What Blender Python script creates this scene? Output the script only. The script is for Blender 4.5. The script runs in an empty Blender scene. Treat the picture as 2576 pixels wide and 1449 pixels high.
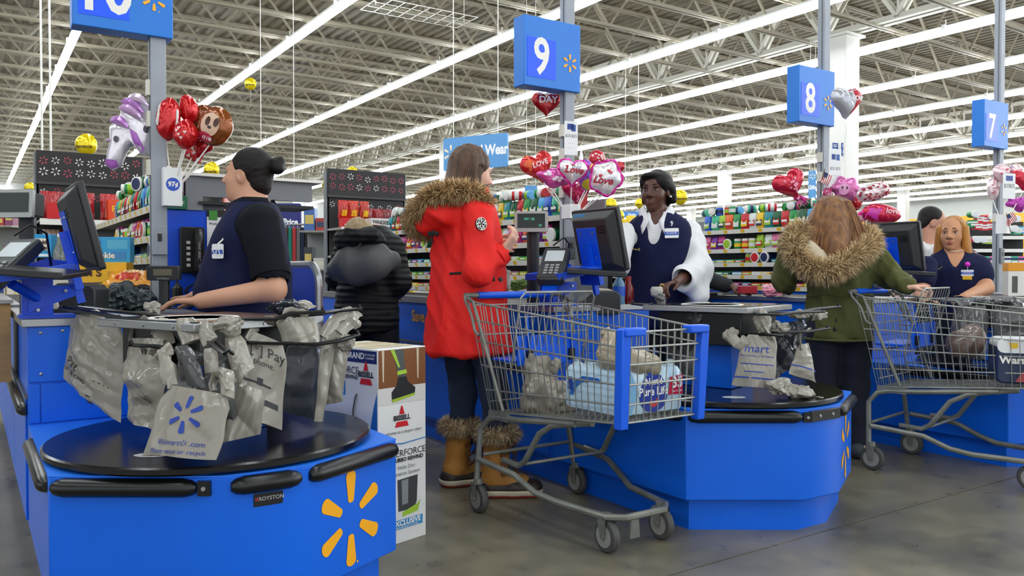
import bpy, math, random
import numpy as np
from mathutils import Vector, Matrix
rnd = random.Random(11)
PI = math.pi
SC = bpy.context.scene
COL = SC.collection
# ---------------------------------------------------------------- camera, world, exposure
YAW, TILT, FPX, CH = math.radians(33.7), math.radians(1.1), 2050.0, 1.06
_sa, _ca = math.sin(YAW), math.cos(YAW)
FWD = Vector((_sa*math.cos(TILT), _ca*math.cos(TILT), -math.sin(TILT)))
RGT = Vector((_ca, -_sa, 0))
UPV = RGT.cross(FWD)
EYE = Vector((0, 0, CH))
camd = bpy.data.cameras.new('camera'); cam = bpy.data.objects.new('camera', camd); COL.objects.link(cam)
camd.sensor_width = 36; camd.lens = 36*FPX/2576; camd.clip_end = 300; camd.clip_start = .05
cam.matrix_world = Matrix((( RGT.x, UPV.x, -FWD.x, 0), (RGT.y, UPV.y, -FWD.y, 0), (RGT.z, UPV.z, -FWD.z, CH), (0, 0, 0, 1)))
SC.camera = cam
w = bpy.data.worlds.new('store_air'); SC.world = w; w.use_nodes = True
w.node_tree.nodes['Background'].inputs[0].default_value = (.93, .96, 1, 1)
w.node_tree.nodes['Background'].inputs[1].default_value = .85
vs = SC.view_settings
SC.display_settings.display_device = 'sRGB'
vs.view_transform = 'Standard'; vs.look = 'None'; vs.gamma = 1; vs.use_curve_mapping = False
vs.exposure = 0.85
LIGHT_POWER = 14.0
SC.cycles.max_bounces = 6; SC.cycles.diffuse_bounces = 3; SC.cycles.glossy_bounces = 3; SC.cycles.transmission_bounces = 5; SC.cycles.transparent_max_bounces = 8
SC.cycles.sample_clamp_indirect = 6; SC.cycles.caustics_reflective = False; SC.cycles.caustics_refractive = False

def at(px, py, Z):
    """world point seen at photo pixel px,py at depth Z along the view axis"""
    return EYE + Z*(FWD + RGT*((px-1288)/FPX) + UPV*((724.5-py)/FPX))
def fl(px, Z):
    p = at(px, 700, Z); return Vector((p.x, p.y, 0))
# ---------------------------------------------------------------- materials
def lin(c):
    if isinstance(c, str):
        c = c.lstrip('#'); c = [int(c[i:i+2], 16)/255 for i in (0, 2, 4)]
        c = [x/12.92 if x <= .04045 else ((x+.055)/1.055)**2.4 for x in c]
    return (c[0], c[1], c[2], 1)
_M = {}
def mat(name, col='#808080', rough=.5, metal=0, spec=.5, var=None, bump=None, emit=0, coat=0, trans=0, alpha=1, col2=None, stretch=None, sheen=0, ior=1.45, wave=None):
    if name in _M: return _M[name]
    m = bpy.data.materials.new(name); m.use_nodes = True; nt = m.node_tree; b = nt.nodes['Principled BSDF']
    c = lin(col); b.inputs['Base Color'].default_value = c
    b.inputs['Roughness'].default_value = rough; b.inputs['Metallic'].default_value = metal
    b.inputs['Specular IOR Level'].default_value = spec; b.inputs['IOR'].default_value = ior
    b.inputs['Coat Weight'].default_value = coat; b.inputs['Transmission Weight'].default_value = trans
    b.inputs['Alpha'].default_value = alpha; b.inputs['Sheen Weight'].default_value = sheen
    if emit:
        b.inputs['Emission Color'].default_value = c; b.inputs['Emission Strength'].default_value = emit
    vec = None
    if var or bump or wave:
        tc = nt.nodes.new('ShaderNodeTexCoord'); vec = tc.outputs['Object']
        if stretch:
            mp = nt.nodes.new('ShaderNodeMapping'); mp.inputs['Scale'].default_value = stretch
            nt.links.new(vec, mp.inputs[0]); vec = mp.outputs[0]
    if var:
        n = nt.nodes.new('ShaderNodeTexNoise'); n.inputs['Scale'].default_value = var[0]; n.inputs['Detail'].default_value = 5
        nt.links.new(vec, n.inputs['Vector'])
        r = nt.nodes.new('ShaderNodeValToRGB'); d = lin(col2) if col2 else tuple(x*(1-var[1]) for x in c[:3])+(1,)
        r.color_ramp.elements[0].color = d; r.color_ramp.elements[1].color = c
        r.color_ramp.elements[0].position = .35; r.color_ramp.elements[1].position = .62
        nt.links.new(n.outputs['Fac'], r.inputs[0]); nt.links.new(r.outputs[0], b.inputs['Base Color'])
    if wave:
        n = nt.nodes.new('ShaderNodeTexWave'); n.inputs['Scale'].default_value = wave[0]; n.inputs['Distortion'].default_value = wave[2]; n.bands_direction = wave[3] if len(wave) > 3 else 'Z'
        nt.links.new(vec, n.inputs['Vector'])
        bp = nt.nodes.new('ShaderNodeBump'); bp.inputs['Strength'].default_value = wave[1]; bp.inputs['Distance'].default_value = .01
        nt.links.new(n.outputs['Fac'], bp.inputs['Height']); nt.links.new(bp.outputs[0], b.inputs['Normal'])
    elif bump:
        n = nt.nodes.new('ShaderNodeTexNoise'); n.inputs['Scale'].default_value = bump[0]; n.inputs['Detail'].default_value = 6
        nt.links.new(vec, n.inputs['Vector'])
        bp = nt.nodes.new('ShaderNodeBump'); bp.inputs['Strength'].default_value = bump[1]; bp.inputs['Distance'].default_value = .01
        nt.links.new(n.outputs['Fac'], bp.inputs['Height']); nt.links.new(bp.outputs[0], b.inputs['Normal'])
    _M[name] = m; return m
def paint(hexcol, rough=.45, **k): return mat('paint_'+hexcol.lstrip('#')+('%02d' % int(rough*100)), hexcol, rough, **k)

# ---------------------------------------------------------------- mesh builder
def xf(loc=(0, 0, 0), rz=0, rx=0, ry=0, s=1):
    return Matrix.Translation(loc) @ Matrix.Rotation(rz, 4, 'Z') @ Matrix.Rotation(ry, 4, 'Y') @ Matrix.Rotation(rx, 4, 'X') @ Matrix.Scale(s, 4)
class MB:
    def __init__(s): s.v = []; s.f = []; s.m = []; s.mi = 0; s.M = None
    def add(s, vs, fs):
        o = len(s.v)
        if s.M is not None: vs = [s.M @ Vector(p) for p in vs]
        s.v += [tuple(p) for p in vs]; s.f += [tuple(i+o for i in q) for q in fs]; s.m += [s.mi]*len(fs); return s
    def box(s, lo, hi):
        a, b = lo, hi
        vs = [(x, y, z) for z in (a[2], b[2]) for y in (a[1], b[1]) for x in (a[0], b[0])]
        return s.add(vs, [(0, 2, 3, 1), (4, 5, 7, 6), (0, 1, 5, 4), (2, 6, 7, 3), (0, 4, 6, 2), (1, 3, 7, 5)])
    def cb(s, c, d): return s.box([c[i]-d[i]/2 for i in range(3)], [c[i]+d[i]/2 for i in range(3)])
    def tbox(s, c, d, M): # transformed centred box
        o = s.M; s.M = (o @ M) if o is not None else M; s.cb(c, d); s.M = o; return s
    def prism(s, poly, z0, z1, ax='z'):
        n = len(poly)
        def q(p, h): return {'z': (p[0], p[1], h), 'y': (p[0], h, p[1]), 'x': (h, p[0], p[1])}[ax]
        vs = [q(p, z0) for p in poly]+[q(p, z1) for p in poly]
        fs = [(i, (i+1) % n, n+(i+1) % n, n+i) for i in range(n)]+[tuple(range(n-1, -1, -1)), tuple(range(n, 2*n))]
        if ax == 'y': fs = [f[::-1] for f in fs]
        return s.add(vs, fs)
    def cyl(s, a, b, r0, r1=None, n=10, cap=True):
        a = Vector(a); b = Vector(b); r1 = r0 if r1 is None else r1
        d = (b-a).normalized(); x = d.orthogonal().normalized(); y = d.cross(x)
        vs = []
        for p, r in ((a, r0), (b, r1)):
            for i in range(n):
                t = 2*PI*i/n; vs.append(p+x*(r*math.cos(t))+y*(r*math.sin(t)))
        fs = [(i, (i+1) % n, n+(i+1) % n, n+i) for i in range(n)]
        if cap: fs += [tuple(range(n-1, -1, -1)), tuple(range(n, 2*n))]
        return s.add(vs, fs)
    def tube(s, pts, r, n=6, closed=False, radii=None, flat=1):
        P = [Vector(p) for p in pts]; N = len(P); vs = []; x = None
        for i in range(N):
            a = P[(i-1) % N] if (closed or i) else P[0]; b = P[(i+1) % N] if (closed or i < N-1) else P[-1]
            d = (b-a).normalized()
            x = d.orthogonal().normalized() if x is None else (x-d*x.dot(d)).normalized()
            y = d.cross(x); rr = radii[i] if radii else r
            for j in range(n):
                t = 2*PI*j/n; vs.append(P[i]+x*(rr*math.cos(t))+y*(rr*flat*math.sin(t)))
        fs = []
        for i in range(N if closed else N-1):
            for j in range(n): fs.append((i*n+j, i*n+(j+1) % n, ((i+1) % N)*n+(j+1) % n, ((i+1) % N)*n+j))
        if not closed: fs += [tuple(range(n-1, -1, -1)), tuple(range((N-1)*n, N*n))]
        return s.add(vs, fs)
    def lathe(s, prof, n=16):
        vs = []; fs = []; K = len(prof)
        for r, z in prof:
            for j in range(n): t = 2*PI*j/n; vs.append((r*math.cos(t), r*math.sin(t), z))
        for i in range(K-1):
            for j in range(n): fs.append((i*n+j, i*n+(j+1) % n, (i+1)*n+(j+1) % n, (i+1)*n+j))
        fs += [tuple(range(n-1, -1, -1)), tuple(range((K-1)*n, K*n))]
        return s.add(vs, fs)
    def ell(s, c, r, n=12, m=8):
        c = Vector(c); vs = [c+Vector((0, 0, -r[2]))]; fs = []
        for i in range(1, m):
            p = -PI/2+PI*i/m
            for j in range(n): t = 2*PI*j/n; vs.append(c+Vector((r[0]*math.cos(p)*math.cos(t), r[1]*math.cos(p)*math.sin(t), r[2]*math.sin(p))))
        vs.append(c+Vector((0, 0, r[2]))); L = len(vs)-1
        for j in range(n): fs.append((0, 1+(j+1) % n, 1+j)); fs.append((L, L-n+j, L-n+(j+1) % n))
        for i in range(m-2):
            for j in range(n): a = 1+i*n; fs.append((a+j, a+(j+1) % n, a+n+(j+1) % n, a+n+j))
        return s.add(vs, fs)
    def grid(s, fn, nu, nv, cu=False):
        vs = [fn(i/nu, j/nv) for j in range(nv+1) for i in range(nu if cu else nu+1)]; w_ = nu if cu else nu+1; fs = []
        for j in range(nv):
            for i in range(nu): a = i; b = (i+1) % w_; fs.append((j*w_+a, j*w_+b, (j+1)*w_+b, (j+1)*w_+a))
        return s.add(vs, fs)
def rrect(w_, h, r, n=4, cx=0, cy=0):
    out = []
    for k, (sx, sy) in enumerate(((1, 1), (-1, 1), (-1, -1), (1, -1))):
        for i in range(n+1):
            t = PI/2*(k+i/n); out.append((cx+sx*(w_/2-r)+r*math.cos(t), cy+sy*(h/2-r)+r*math.sin(t)))
    return out
# ---------------------------------------------------------------- objects
def tag(o, label=None, cat=None, group=None, kind=None):
    if label: o['label'] = label
    if cat: o['category'] = cat
    if group: o['group'] = group
    if kind: o['kind'] = kind
    return o
def thing(name, label, cat, loc=(0, 0, 0), rz=0, group=None):
    o = bpy.data.objects.new(name, None); COL.objects.link(o); o.empty_display_size = .1
    o.location = loc; o.rotation_euler = (0, 0, rz); return tag(o, label, cat, group)
def mesh_of(mb, name, mats, ang=38):
    me = bpy.data.meshes.new(name)
    if isinstance(mb, MB): V, F, MI = mb.v, mb.f, mb.m
    else: V, F = mb[0], mb[1]; MI = None
    if isinstance(V, np.ndarray): 
        me.vertices.add(len(V)); me.vertices.foreach_set('co', V.astype('f4').ravel())
        nf = len(F); me.loops.add(nf*4); me.polygons.add(nf)
        me.loops.foreach_set('vertex_index', F.astype('i4').ravel()); me.polygons.foreach_set('loop_start', np.arange(0, nf*4, 4, dtype='i4'))
        me.update(calc_edges=True)
    else: me.from_pydata(V, [], F)
    for m in (mats if isinstance(mats, (list, tuple)) else [mats]): me.materials.append(m)
    if MI and any(MI): me.polygons.foreach_set('material_index', MI)
    me.polygons.foreach_set('use_smooth', [True]*len(me.polygons))
    me.update(); 
    if ang < 180: me.set_sharp_from_angle(angle=math.radians(ang))
    return me
def part(name, mb, mats, parent=None, world=False, bevel=0, ang=38, label=None, kind=None, loc=None):
    me = mb if isinstance(mb, bpy.types.Mesh) else mesh_of(mb, name, mats, ang)
    o = bpy.data.objects.new(name, me); COL.objects.link(o)
    if parent is not None:
        o.parent = parent
        if world:
            r = parent
            M = Matrix.Identity(4)
            while r is not None: M = (Matrix.Translation(r.location) @ r.rotation_euler.to_matrix().to_4x4()) @ M; r = r.parent
            me.transform(M.inverted())
    if loc is not None: o.location = loc
    if bevel:
        b = o.modifiers.new('bevel', 'BEVEL'); b.width = bevel; b.segments = 2; b.limit_method = 'ANGLE'; b.angle_limit = math.radians(45)
    if label: o['label'] = label
    if kind: o['kind'] = kind
    return o
def dup(root, loc, rz=None, label=None, group=None):
    r = root.copy(); COL.objects.link(r); r.location = loc
    if rz is not None: r.rotation_euler = (0, 0, rz)
    if label: r['label'] = label
    if group: r['group'] = group
    for ch in root.children:
        c = ch.copy(); COL.objects.link(c); c.parent = r
        for g in ch.children:
            d = g.copy(); COL.objects.link(d); d.parent = c
    return r
_T = {}
def text2d(s, size=1, shear=0, spacing=1, bold=0):
    """flat lettering from the built-in font: (verts2d, faces), centred"""
    k = (s, shear, spacing, bold)
    if k not in _T:
        c = bpy.data.curves.new('lettering', 'FONT'); c.body = s; c.size = 1; c.align_x = 'CENTER'; c.align_y = 'CENTER'; c.shear = shear; c.space_character = spacing; c.resolution_u = 3; c.offset = bold
        o = bpy.data.objects.new('lettering', c); COL.objects.link(o)
        dg = bpy.context.evaluated_depsgraph_get(); me = o.evaluated_get(dg).to_mesh()
        _T[k] = ([(v.co.x, v.co.y) for v in me.vertices], [tuple(p.vertices) for p in me.polygons])
        o.evaluated_get(dg).to_mesh_clear(); bpy.data.objects.remove(o); bpy.data.curves.remove(c)
    V, F = _T[k]; return [(x*size, y*size) for x, y in V], F
def put_text(mb, s, size, fn, shear=0, sx=1, bold=0):
    """letters placed by fn(x, y) -> 3D point"""
    V, F = text2d(s, size, shear, 1, bold/size)
    mb.add([fn(x*sx, y) for x, y in V], F)
    return mb
def spark_polys(rad, inner=.33, w0=.085, w1=.15, n=6):
    """six tapered rounded petals as 2D polygons"""
    out = []
    for k in range(6):
        a = PI/2+k*PI/3; d = (math.cos(a), math.sin(a)); p = (-d[1], d[0])
        pts = []
        for i in range(n+1):
            t = PI*i/n; pts.append((inner+w0*.6-.6*w0*math.sin(t), w0*math.cos(t)))
        for i in range(n+1):
            t = PI*i/n; pts.append((1-w1*.75+.75*w1*math.sin(t), -w1*math.cos(t)))
        out.append([((d[0]*u+p[0]*v)*rad, (d[1]*u+p[1]*v)*rad) for u, v in pts])
    return out
def put_spark(mb, rad, fn, **k):
    for pl in spark_polys(rad, **k):
        c = (sum(p[0] for p in pl)/len(pl), sum(p[1] for p in pl)/len(pl))
        mb.add([fn(*p) for p in pl], [tuple(range(len(pl)))])
    return mb
def disc(mb, r, fn, n=20, ry=None):
    ry = ry or r
    return mb.add([fn(r*math.cos(2*PI*i/n), ry*math.sin(2*PI*i/n)) for i in range(n)], [tuple(range(n))])
def quad(mb, x0, y0, x1, y1, fn): return mb.add([fn(x0, y0), fn(x1, y0), fn(x1, y1), fn(x0, y1)], [(0, 1, 2, 3)])
def face_fn(o, ux, uy):
    o = Vector(o); ux = Vector(ux); uy = Vector(uy); return lambda x, y: o+ux*x+uy*y
NUM = 'first second third fourth fifth sixth seventh eighth ninth tenth eleventh twelfth thirteenth fourteenth fifteenth sixteenth seventeenth eighteenth nineteenth twentieth'.split()+['twenty-'+q for q in 'first second third fourth fifth sixth seventh eighth ninth'.split()]
# ---------------------------------------------------------------- smooth-union solids on a grid, meshed by surface nets
class SDF:
    def __init__(s, lo, hi, h):
        s.h = h; s.lo = np.array(lo, 'f4'); n = np.ceil((np.array(hi)-np.array(lo))/h).astype(int)+1
        s.d = np.full(n, .5, 'f4'); s.ax = [(lo[i]+h*np.arange(n[i])).astype('f4') for i in range(3)]
    def blk(s, lo, hi):
        sl = []
        for i in range(3):
            a = max(0, int((lo[i]-s.lo[i])/s.h)); b = min(s.d.shape[i], int((hi[i]-s.lo[i])/s.h)+2)
            if b <= a: return None, None
            sl.append(slice(a, b))
        sl = tuple(sl)
        return sl, (s.ax[0][sl[0]][:, None, None], s.ax[1][sl[1]][None, :, None], s.ax[2][sl[2]][None, None, :])
    def mix(s, sl, d, k, op):
        c = s.d[sl]
        if op == 'u':
            if k > 0:
                h = np.clip(.5+.5*(c-d)/k, 0, 1); s.d[sl] = c*(1-h)+d*h-k*h*(1-h)
            else: s.d[sl] = np.minimum(c, d)
        elif op == 's':
            h = np.clip(.5-.5*(c+d)/max(k, 1e-6), 0, 1); s.d[sl] = c*(1-h)-d*h+k*h*(1-h)
        return s
    def cone(s, a, b, ra, rb=None, k=.02, op='u', flat=None):
        a = np.array(a, 'f4'); b = np.array(b, 'f4'); rb = ra if rb is None else rb
        R_ = max(ra, rb)+k*2+.03
        sl, X = s.blk(np.minimum(a, b)-R_, np.maximum(a, b)+R_)
        if sl is None: return s
        p = [X[i]-a[i] for i in range(3)]; ab = b-a
        t = np.clip((p[0]*ab[0]+p[1]*ab[1]+p[2]*ab[2])/max(float(ab@ab), 1e-9), 0, 1)
        q = [p[i]-t*ab[i] for i in range(3)]
        if flat is not None:
            fx, fk = flat; fx = np.array(fx, 'f4'); fx = fx/np.linalg.norm(fx)
            dt = q[0]*fx[0]+q[1]*fx[1]+q[2]*fx[2]; q = [q[i]+(fk-1)*dt*fx[i] for i in range(3)]
        d = np.sqrt(q[0]**2+q[1]**2+q[2]**2)-(ra+t*(rb-ra))
        if flat is not None and flat[1] > 1: d = d/ (1+(flat[1]-1)*.5)
        return s.mix(sl, d, k, op)
    def ell(s, c, r, B=None, k=.02, op='u'):
        c = np.array(c, 'f4'); R_ = max(r)+k*2+.03
        sl, X = s.blk(c-R_, c+R_)
        if sl is None: return s
        p = [X[i]-c[i] for i in range(3)]
        if B is not None: p = [p[0]*B[j][0]+p[1]*B[j][1]+p[2]*B[j][2] for j in range(3)]
        k0 = np.sqrt((p[0]/r[0])**2+(p[1]/r[1])**2+(p[2]/r[2])**2)
        k1 = np.sqrt((p[0]/r[0]**2)**2+(p[1]/r[1]**2)**2+(p[2]/r[2]**2)**2)+1e-6
        return s.mix(sl, k0*(k0-1)/k1, k, op)
    def chain(s, pts, rs, k=.02, flat=None):
        for i in range(len(pts)-1): s.cone(pts[i], pts[i+1], rs[i], rs[i+1], k, 'u', flat)
        return s
    def cut(s, o, n, k=.004):
        """remove everything on the side n points to"""
        n = Vector(n).normalized(); X = [s.ax[0][:, None, None], s.ax[1][None, :, None], s.ax[2][None, None, :]]
        d = -((X[0]-o[0])*n[0]+(X[1]-o[1])*n[1]+(X[2]-o[2])*n[2])
        sl = (slice(None),)*3
        return s.mix(sl, d, k, 's')
    def warp(s, fn):
        s.d += fn(s.ax[0][:, None, None], s.ax[1][None, :, None], s.ax[2][None, None, :]).astype('f4'); return s
    def mesh(s):
        d = s.d; h = s.h; ins = d < 0
        c = ins[:-1, :-1, :-1].astype('i1')
        c = c+ins[1:, :-1, :-1]+ins[:-1, 1:, :-1]+ins[:-1, :-1, 1:]+ins[1:, 1:, :-1]+ins[1:, :-1, 1:]+ins[:-1, 1:, 1:]+ins[1:, 1:, 1:]
        act = (c > 0) & (c < 8); I = np.argwhere(act); N = len(I)
        idx = np.full(act.shape, -1, 'i4'); idx[act] = np.arange(N)
        cor = np.array([(x, y, z) for x in (0, 1) for y in (0, 1) for z in (0, 1)])
        val = np.stack([d[I[:, 0]+q[0], I[:, 1]+q[1], I[:, 2]+q[2]] for q in cor], 1)
        acc = np.zeros((N, 3)); cnt = np.zeros(N)
        for i in range(8):
            for j in range(i+1, 8):
                if abs(cor[i]-cor[j]).sum() != 1: continue
                a, b = val[:, i], val[:, j]; m = (a < 0) != (b < 0); t = np.where(m, a/np.where(m, a-b, 1), 0)
                acc[m] += cor[i]+t[m, None]*(cor[j]-cor[i]); cnt[m] += 1
        V = s.lo+h*(I+acc/cnt[:, None])
        F = []
        for ax in range(3):
            u, v = (ax+1) % 3, (ax+2) % 3
            A = [slice(None)]*3; B = [slice(None)]*3; A[ax] = slice(0, -1); B[ax] = slice(1, None)
            for q in (u, v): A[q] = slice(1, -1); B[q] = slice(1, -1)
            a, b = ins[tuple(A)], ins[tuple(B)]
            E = np.argwhere(a != b)
            if not len(E): continue
            sg = a[tuple(E.T)]; E = E.copy(); E[:, u] += 1; E[:, v] += 1
            def cell(du, dv):
                e = E.copy(); e[:, u] += du; e[:, v] += dv; return idx[tuple(e.T)]
            Q = np.stack([cell(-1, -1), cell(0, -1), cell(0, 0), cell(-1, 0)], 1)
            Q[~sg] = Q[~sg][:, ::-1]; F.append(Q)
        F = np.concatenate(F); F = F[(F >= 0).all(1)]
        return V, F
# ================================================================ the setting
CONC = mat('polished_concrete', '#8d8878', .28, spec=.5)
nt = CONC.node_tree; b = nt.nodes['Principled BSDF']
tc = nt.nodes.new('ShaderNodeTexCoord')
n1 = nt.nodes.new('ShaderNodeTexNoise'); n1.inputs['Scale'].default_value = .9; n1.inputs['Detail'].default_value = 8; n1.inputs['Roughness'].default_value = .65
n2 = nt.nodes.new('ShaderNodeTexNoise'); n2.inputs['Scale'].default_value = 9; n2.inputs['Detail'].default_value = 8
r1 = nt.nodes.new('ShaderNodeValToRGB'); r1.color_ramp.elements[0].position = .36; r1.color_ramp.elements[1].position = .66
r1.color_ramp.elements[0].color = lin('#55534a'); r1.color_ramp.elements[1].color = lin('#8a826c')
mx = nt.nodes.new('ShaderNodeMix'); mx.data_type = 'RGBA'; mx.blend_type = 'MULTIPLY'; mx.inputs[0].default_value = .5
r2 = nt.nodes.new('ShaderNodeValToRGB'); r2.color_ramp.elements[0].position = .3; r2.color_ramp.elements[1].position = .6
r2.color_ramp.elements[0].color = (.55, .55, .55, 1)
for n in (n1, n2): nt.links.new(tc.outputs['Object'], n.inputs['Vector'])
nt.links.new(n1.outputs['Fac'], r1.inputs[0]); nt.links.new(n2.outputs['Fac'], r2.inputs[0])
nt.links.new(r1.outputs[0], mx.inputs[6]); nt.links.new(r2.outputs[0], mx.inputs[7]); nt.links.new(mx.outputs[2], b.inputs['Base Color'])
mr = nt.nodes.new('ShaderNodeMapRange'); mr.inputs[3].default_value = .2; mr.inputs[4].default_value = .42
nt.links.new(n2.outputs['Fac'], mr.inputs[0]); nt.links.new(mr.outputs[0], b.inputs['Roughness'])
floor = bpy.data.objects.new('floor', None); COL.objects.link(floor); floor['kind'] = 'structure'
# slabs between the sawn joints are pieces of the floor
xs = [-14, -8.3, -3.9, .45, 4.85, 9.2, 13.6, 18, 30, 44, 62]; ys = [-8, -2.6, 2.05, 6.7, 11.3, 16, 30, 44, 60]
J = .004
for i in range(len(xs)-1):
    for j in range(len(ys)-1):
        part('floor_slab', MB().box((xs[i]+J, ys[j]+J, -.1), (xs[i+1]-J, ys[j+1]-J, 0)), CONC, floor)
part('floor_bed', MB().box((-14, -8, -.14), (62, 60, -.012)), mat('joint_filler', '#3d3b36', .8), floor)

STEEL_W = mat('white_steel_paint', '#99917f', .55)
DECK = mat('roof_deck', '#6f6653', .5, var=(.9, .35))
ceil = bpy.data.objects.new('ceiling', None); COL.objects.link(ceil); ceil['kind'] = 'structure'
mb = MB(); X0, X1, Y0, Y1, ZD = -14, 62, -24, 60, 6.62
prof = []
x = X0
while x < X1:
    prof += [(x, ZD), (x+.085, ZD), (x+.115, ZD+.045), (x+.20, ZD+.045)]; x += .23
mb.add([(p[0], Y0, p[1]) for p in prof]+[(p[0], Y1, p[1]) for p in prof], [(i, i+1, len(prof)+i+1, len(prof)+i) for i in range(len(prof)-1)])
part('roof_deck', mb, DECK, ceil)
part('roof_slab', MB().box((X0, Y0, ZD+.06), (X1, Y1, ZD+.2)), DECK, ceil)
# open-web joists, all alike, running across the light rows
ZB = 5.64
mb = MB()
for s_ in (-1, 1):
    mb.box((X0, s_*.045-.02, ZB), (X1, s_*.045+.02, ZB+.05)); mb.box((X0, s_*.045-.02, ZD-.06), (X1, s_*.045+.02, ZD-.01))
x = X0; up = 1
while x < X1-.75:
    z0, z1 = (ZB+.02, ZD-.03) if up else (ZD-.03, ZB+.02)
    mb.cyl((x, 0, z0), (x+.75, 0, z1), .028, n=4, cap=False)
    x += .75; up = 1-up
jm = mesh_of(mb, 'roof_joist', STEEL_W)
y = 7.6
while y < 58:
    part('roof_joist', jm, None, ceil, loc=(0, y, 0)); y += 1.38
# joist girders along the light rows, on the columns
mb = MB(); ZG = 5.66
for s_ in (-1, 1):
    mb.box((s_*.1-.06, Y0, ZG), (s_*.1+.06, Y1, ZG+.025)); mb.box((s_*.05-.012, Y0, ZG), (s_*.05+.012, Y1, ZG+.13))
    mb.box((s_*.1-.06, Y0, ZD-.1), (s_*.1+.06, Y1, ZD-.02))
y = Y0
while y < Y1-1:
    for dy in (-.55, .55):
        mb.M = None; a = Vector((0, y, ZG+.08)); c = Vector((0, y+dy, ZD-.08))
        for s_ in (-1, 1): mb.cyl(a+Vector((s_*.07, 0, 0)), c+Vector((s_*.07, 0, 0)), .05, n=4, cap=False)
    mb.cyl((0, y, ZG+.08), (0, y, ZD-.08), .035, n=4, cap=False)
    y += 1.55
gm = mesh_of(mb, 'roof_girder', mat('girder_white', '#d2cec2', .5))
for gx in (14.2, 28.5, 42.8, 56): part('roof_girder', gm, None, ceil, loc=(gx, 0, 0))
COLW = mat('column_white', '#dad9d4', .45)
for gx in (14.2, 28.5, 42.8):
    for gy in (9.7, 25.4, 41.2):
        c = thing('support_column', None, None, (gx, gy, 0)); c['kind'] = 'structure'
        part('column_shaft', MB().prism(rrect(.46, .46, .03), 0, ZG-.02), COLW, c)
        part('column_cap', MB().box((-.3, -.3, ZG-.06), (.3, .3, ZG-.015)), COLW, c)
        part('column_base', MB().box((-.29, -.29, 0), (.29, .29, .9)), mat('column_guard', '#8a8d90', .5), c)
# thin sprinkler pipe, conduit drops
mb = MB()
for gx, gy in ((17.5, 30),): mb.cyl((gx, -6, 6.3), (gx, 58, 6.3), .03, n=6)
part('sprinkler_pipe', mb, mat('pipe_red', '#b5332b', .5), ceil)
def wall(name, lo, hi, m):
    o = part(name, MB().box(lo, hi), m); o['kind'] = 'structure'; return o
WHITEW = mat('wall_paint_white', '#b9bbb6', .6, var=(.5, .06)); YEL = mat('wall_paint_yellow', '#e0a928', .55, var=(.6, .1))
wall('wall_back', (-14, 50, 0), (62, 50.2, ZD+.1), WHITEW)
wr = wall('wall_right', (50, -8, 4.45), (50.2, 50, ZD+.1), WHITEW)
o = part('yellow_band', MB().box((49.97, -8, 0), (50.2, 50, 4.45)), YEL, wr)
wall('wall_left', (-14.2, 10, 0), (-14, 50, ZD+.1), WHITEW)
# ---------------------------------------------------------------- fluorescent strip rows
TUBE = mat('lit_tube', '#f4fbff', .4, emit=LIGHT_POWER)
HOUS = mat('strip_housing', '#f1f1ee', .35)
LZ = 5.46; rows = [-4.9, -1.6, 1.68, 5.15, 8.39]+[11.62+3.24*i for i in range(12)]
hm = MB().prism([(-.045, .03), (.045, .03), (.03, .09), (-.03, .09)], 0, 70, 'y'); hm = mesh_of(hm, 'housing', HOUS)
tm = MB()
tm.prism([(.078*math.cos(2*PI*i/10), .058*math.sin(2*PI*i/10)-.02) for i in range(10)], 0, 70, 'y'); tm = mesh_of(tm, 'lit_tube', TUBE)  # tube drawn wider than real, its glow put into the shape
hk = MB()
for i in range(29):
    hk.cyl((0, 1.2+2.44*i, .09), (0, 1.2+2.44*i, ZB-LZ+.02), .012, n=5); hk.box((-.075, 1.18+2.44*i, .02), (.075, 1.24+2.44*i, .1))
hk = mesh_of(hk, 'hanger', HOUS)
for i, rx in enumerate(rows):
    t = thing('strip_light', 'long white fluorescent strip row, %s row counted from the storefront side under the roof joists' % NUM[i], 'ceiling light', (rx, -20, LZ), 0, 'fluorescent strip rows')
    part('housing', hm, None, t); part('lit_tube', tm, None, t); part('hanger', hk, None, t, kind='stuff')
# ================================================================ checkout lanes
BLUE = mat('counter_blue', '#0064e2', .36, var=(3, .06), bump=(260, .04))
BLUE2 = mat('counter_blue_top', '#2478f0', .42, bump=(300, .05))
BLUEM = mat('bracket_blue', '#0a4ed8', .34)
BLK = mat('black_laminate', '#0b0b0d', .2, bump=(120, .03))
RUB = mat('bumper_black', '#0c0d0e', .3)
STEEL = mat('brushed_steel', '#a9abad', .34, metal=.85, var=(4, .15))
DKST = mat('dark_steel', '#5f6366', .42, metal=.6)
YELL = mat('logo_yellow', '#f6ad1a', .4)
CHAR = mat('charcoal_plastic', '#2b2d2f', .45, bump=(300, .03))
BLKP = mat('black_plastic', '#121314', .38)
WHT = paint('#eceae4', .5); BEIGE = paint('#cfc9b8', .5); SCREEN = mat('dark_screen', '#16211f', .12)
LDX, LDY = 2.235, -.19
def lane_o(k): return (.686+LDX*k, 2.265+LDY*k, 0)
WHO = ['near the dark haired cashier with a bun', 'beside the grey cart and white sleeved cashier', 'behind the green parka shopper', 'at the seventh lane beyond the blonde cashier']
P4 = [(-.512, .269), (-.111, 0), (.111, -.004), (.49, .193)]
DH = .507
def inset(pl, d):
    return [(-.512+d, .269+d*.6), (-.111+d*.3, d), (.111-d*.3, d-.004), (.49-d, .193+d*.6)]
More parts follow.
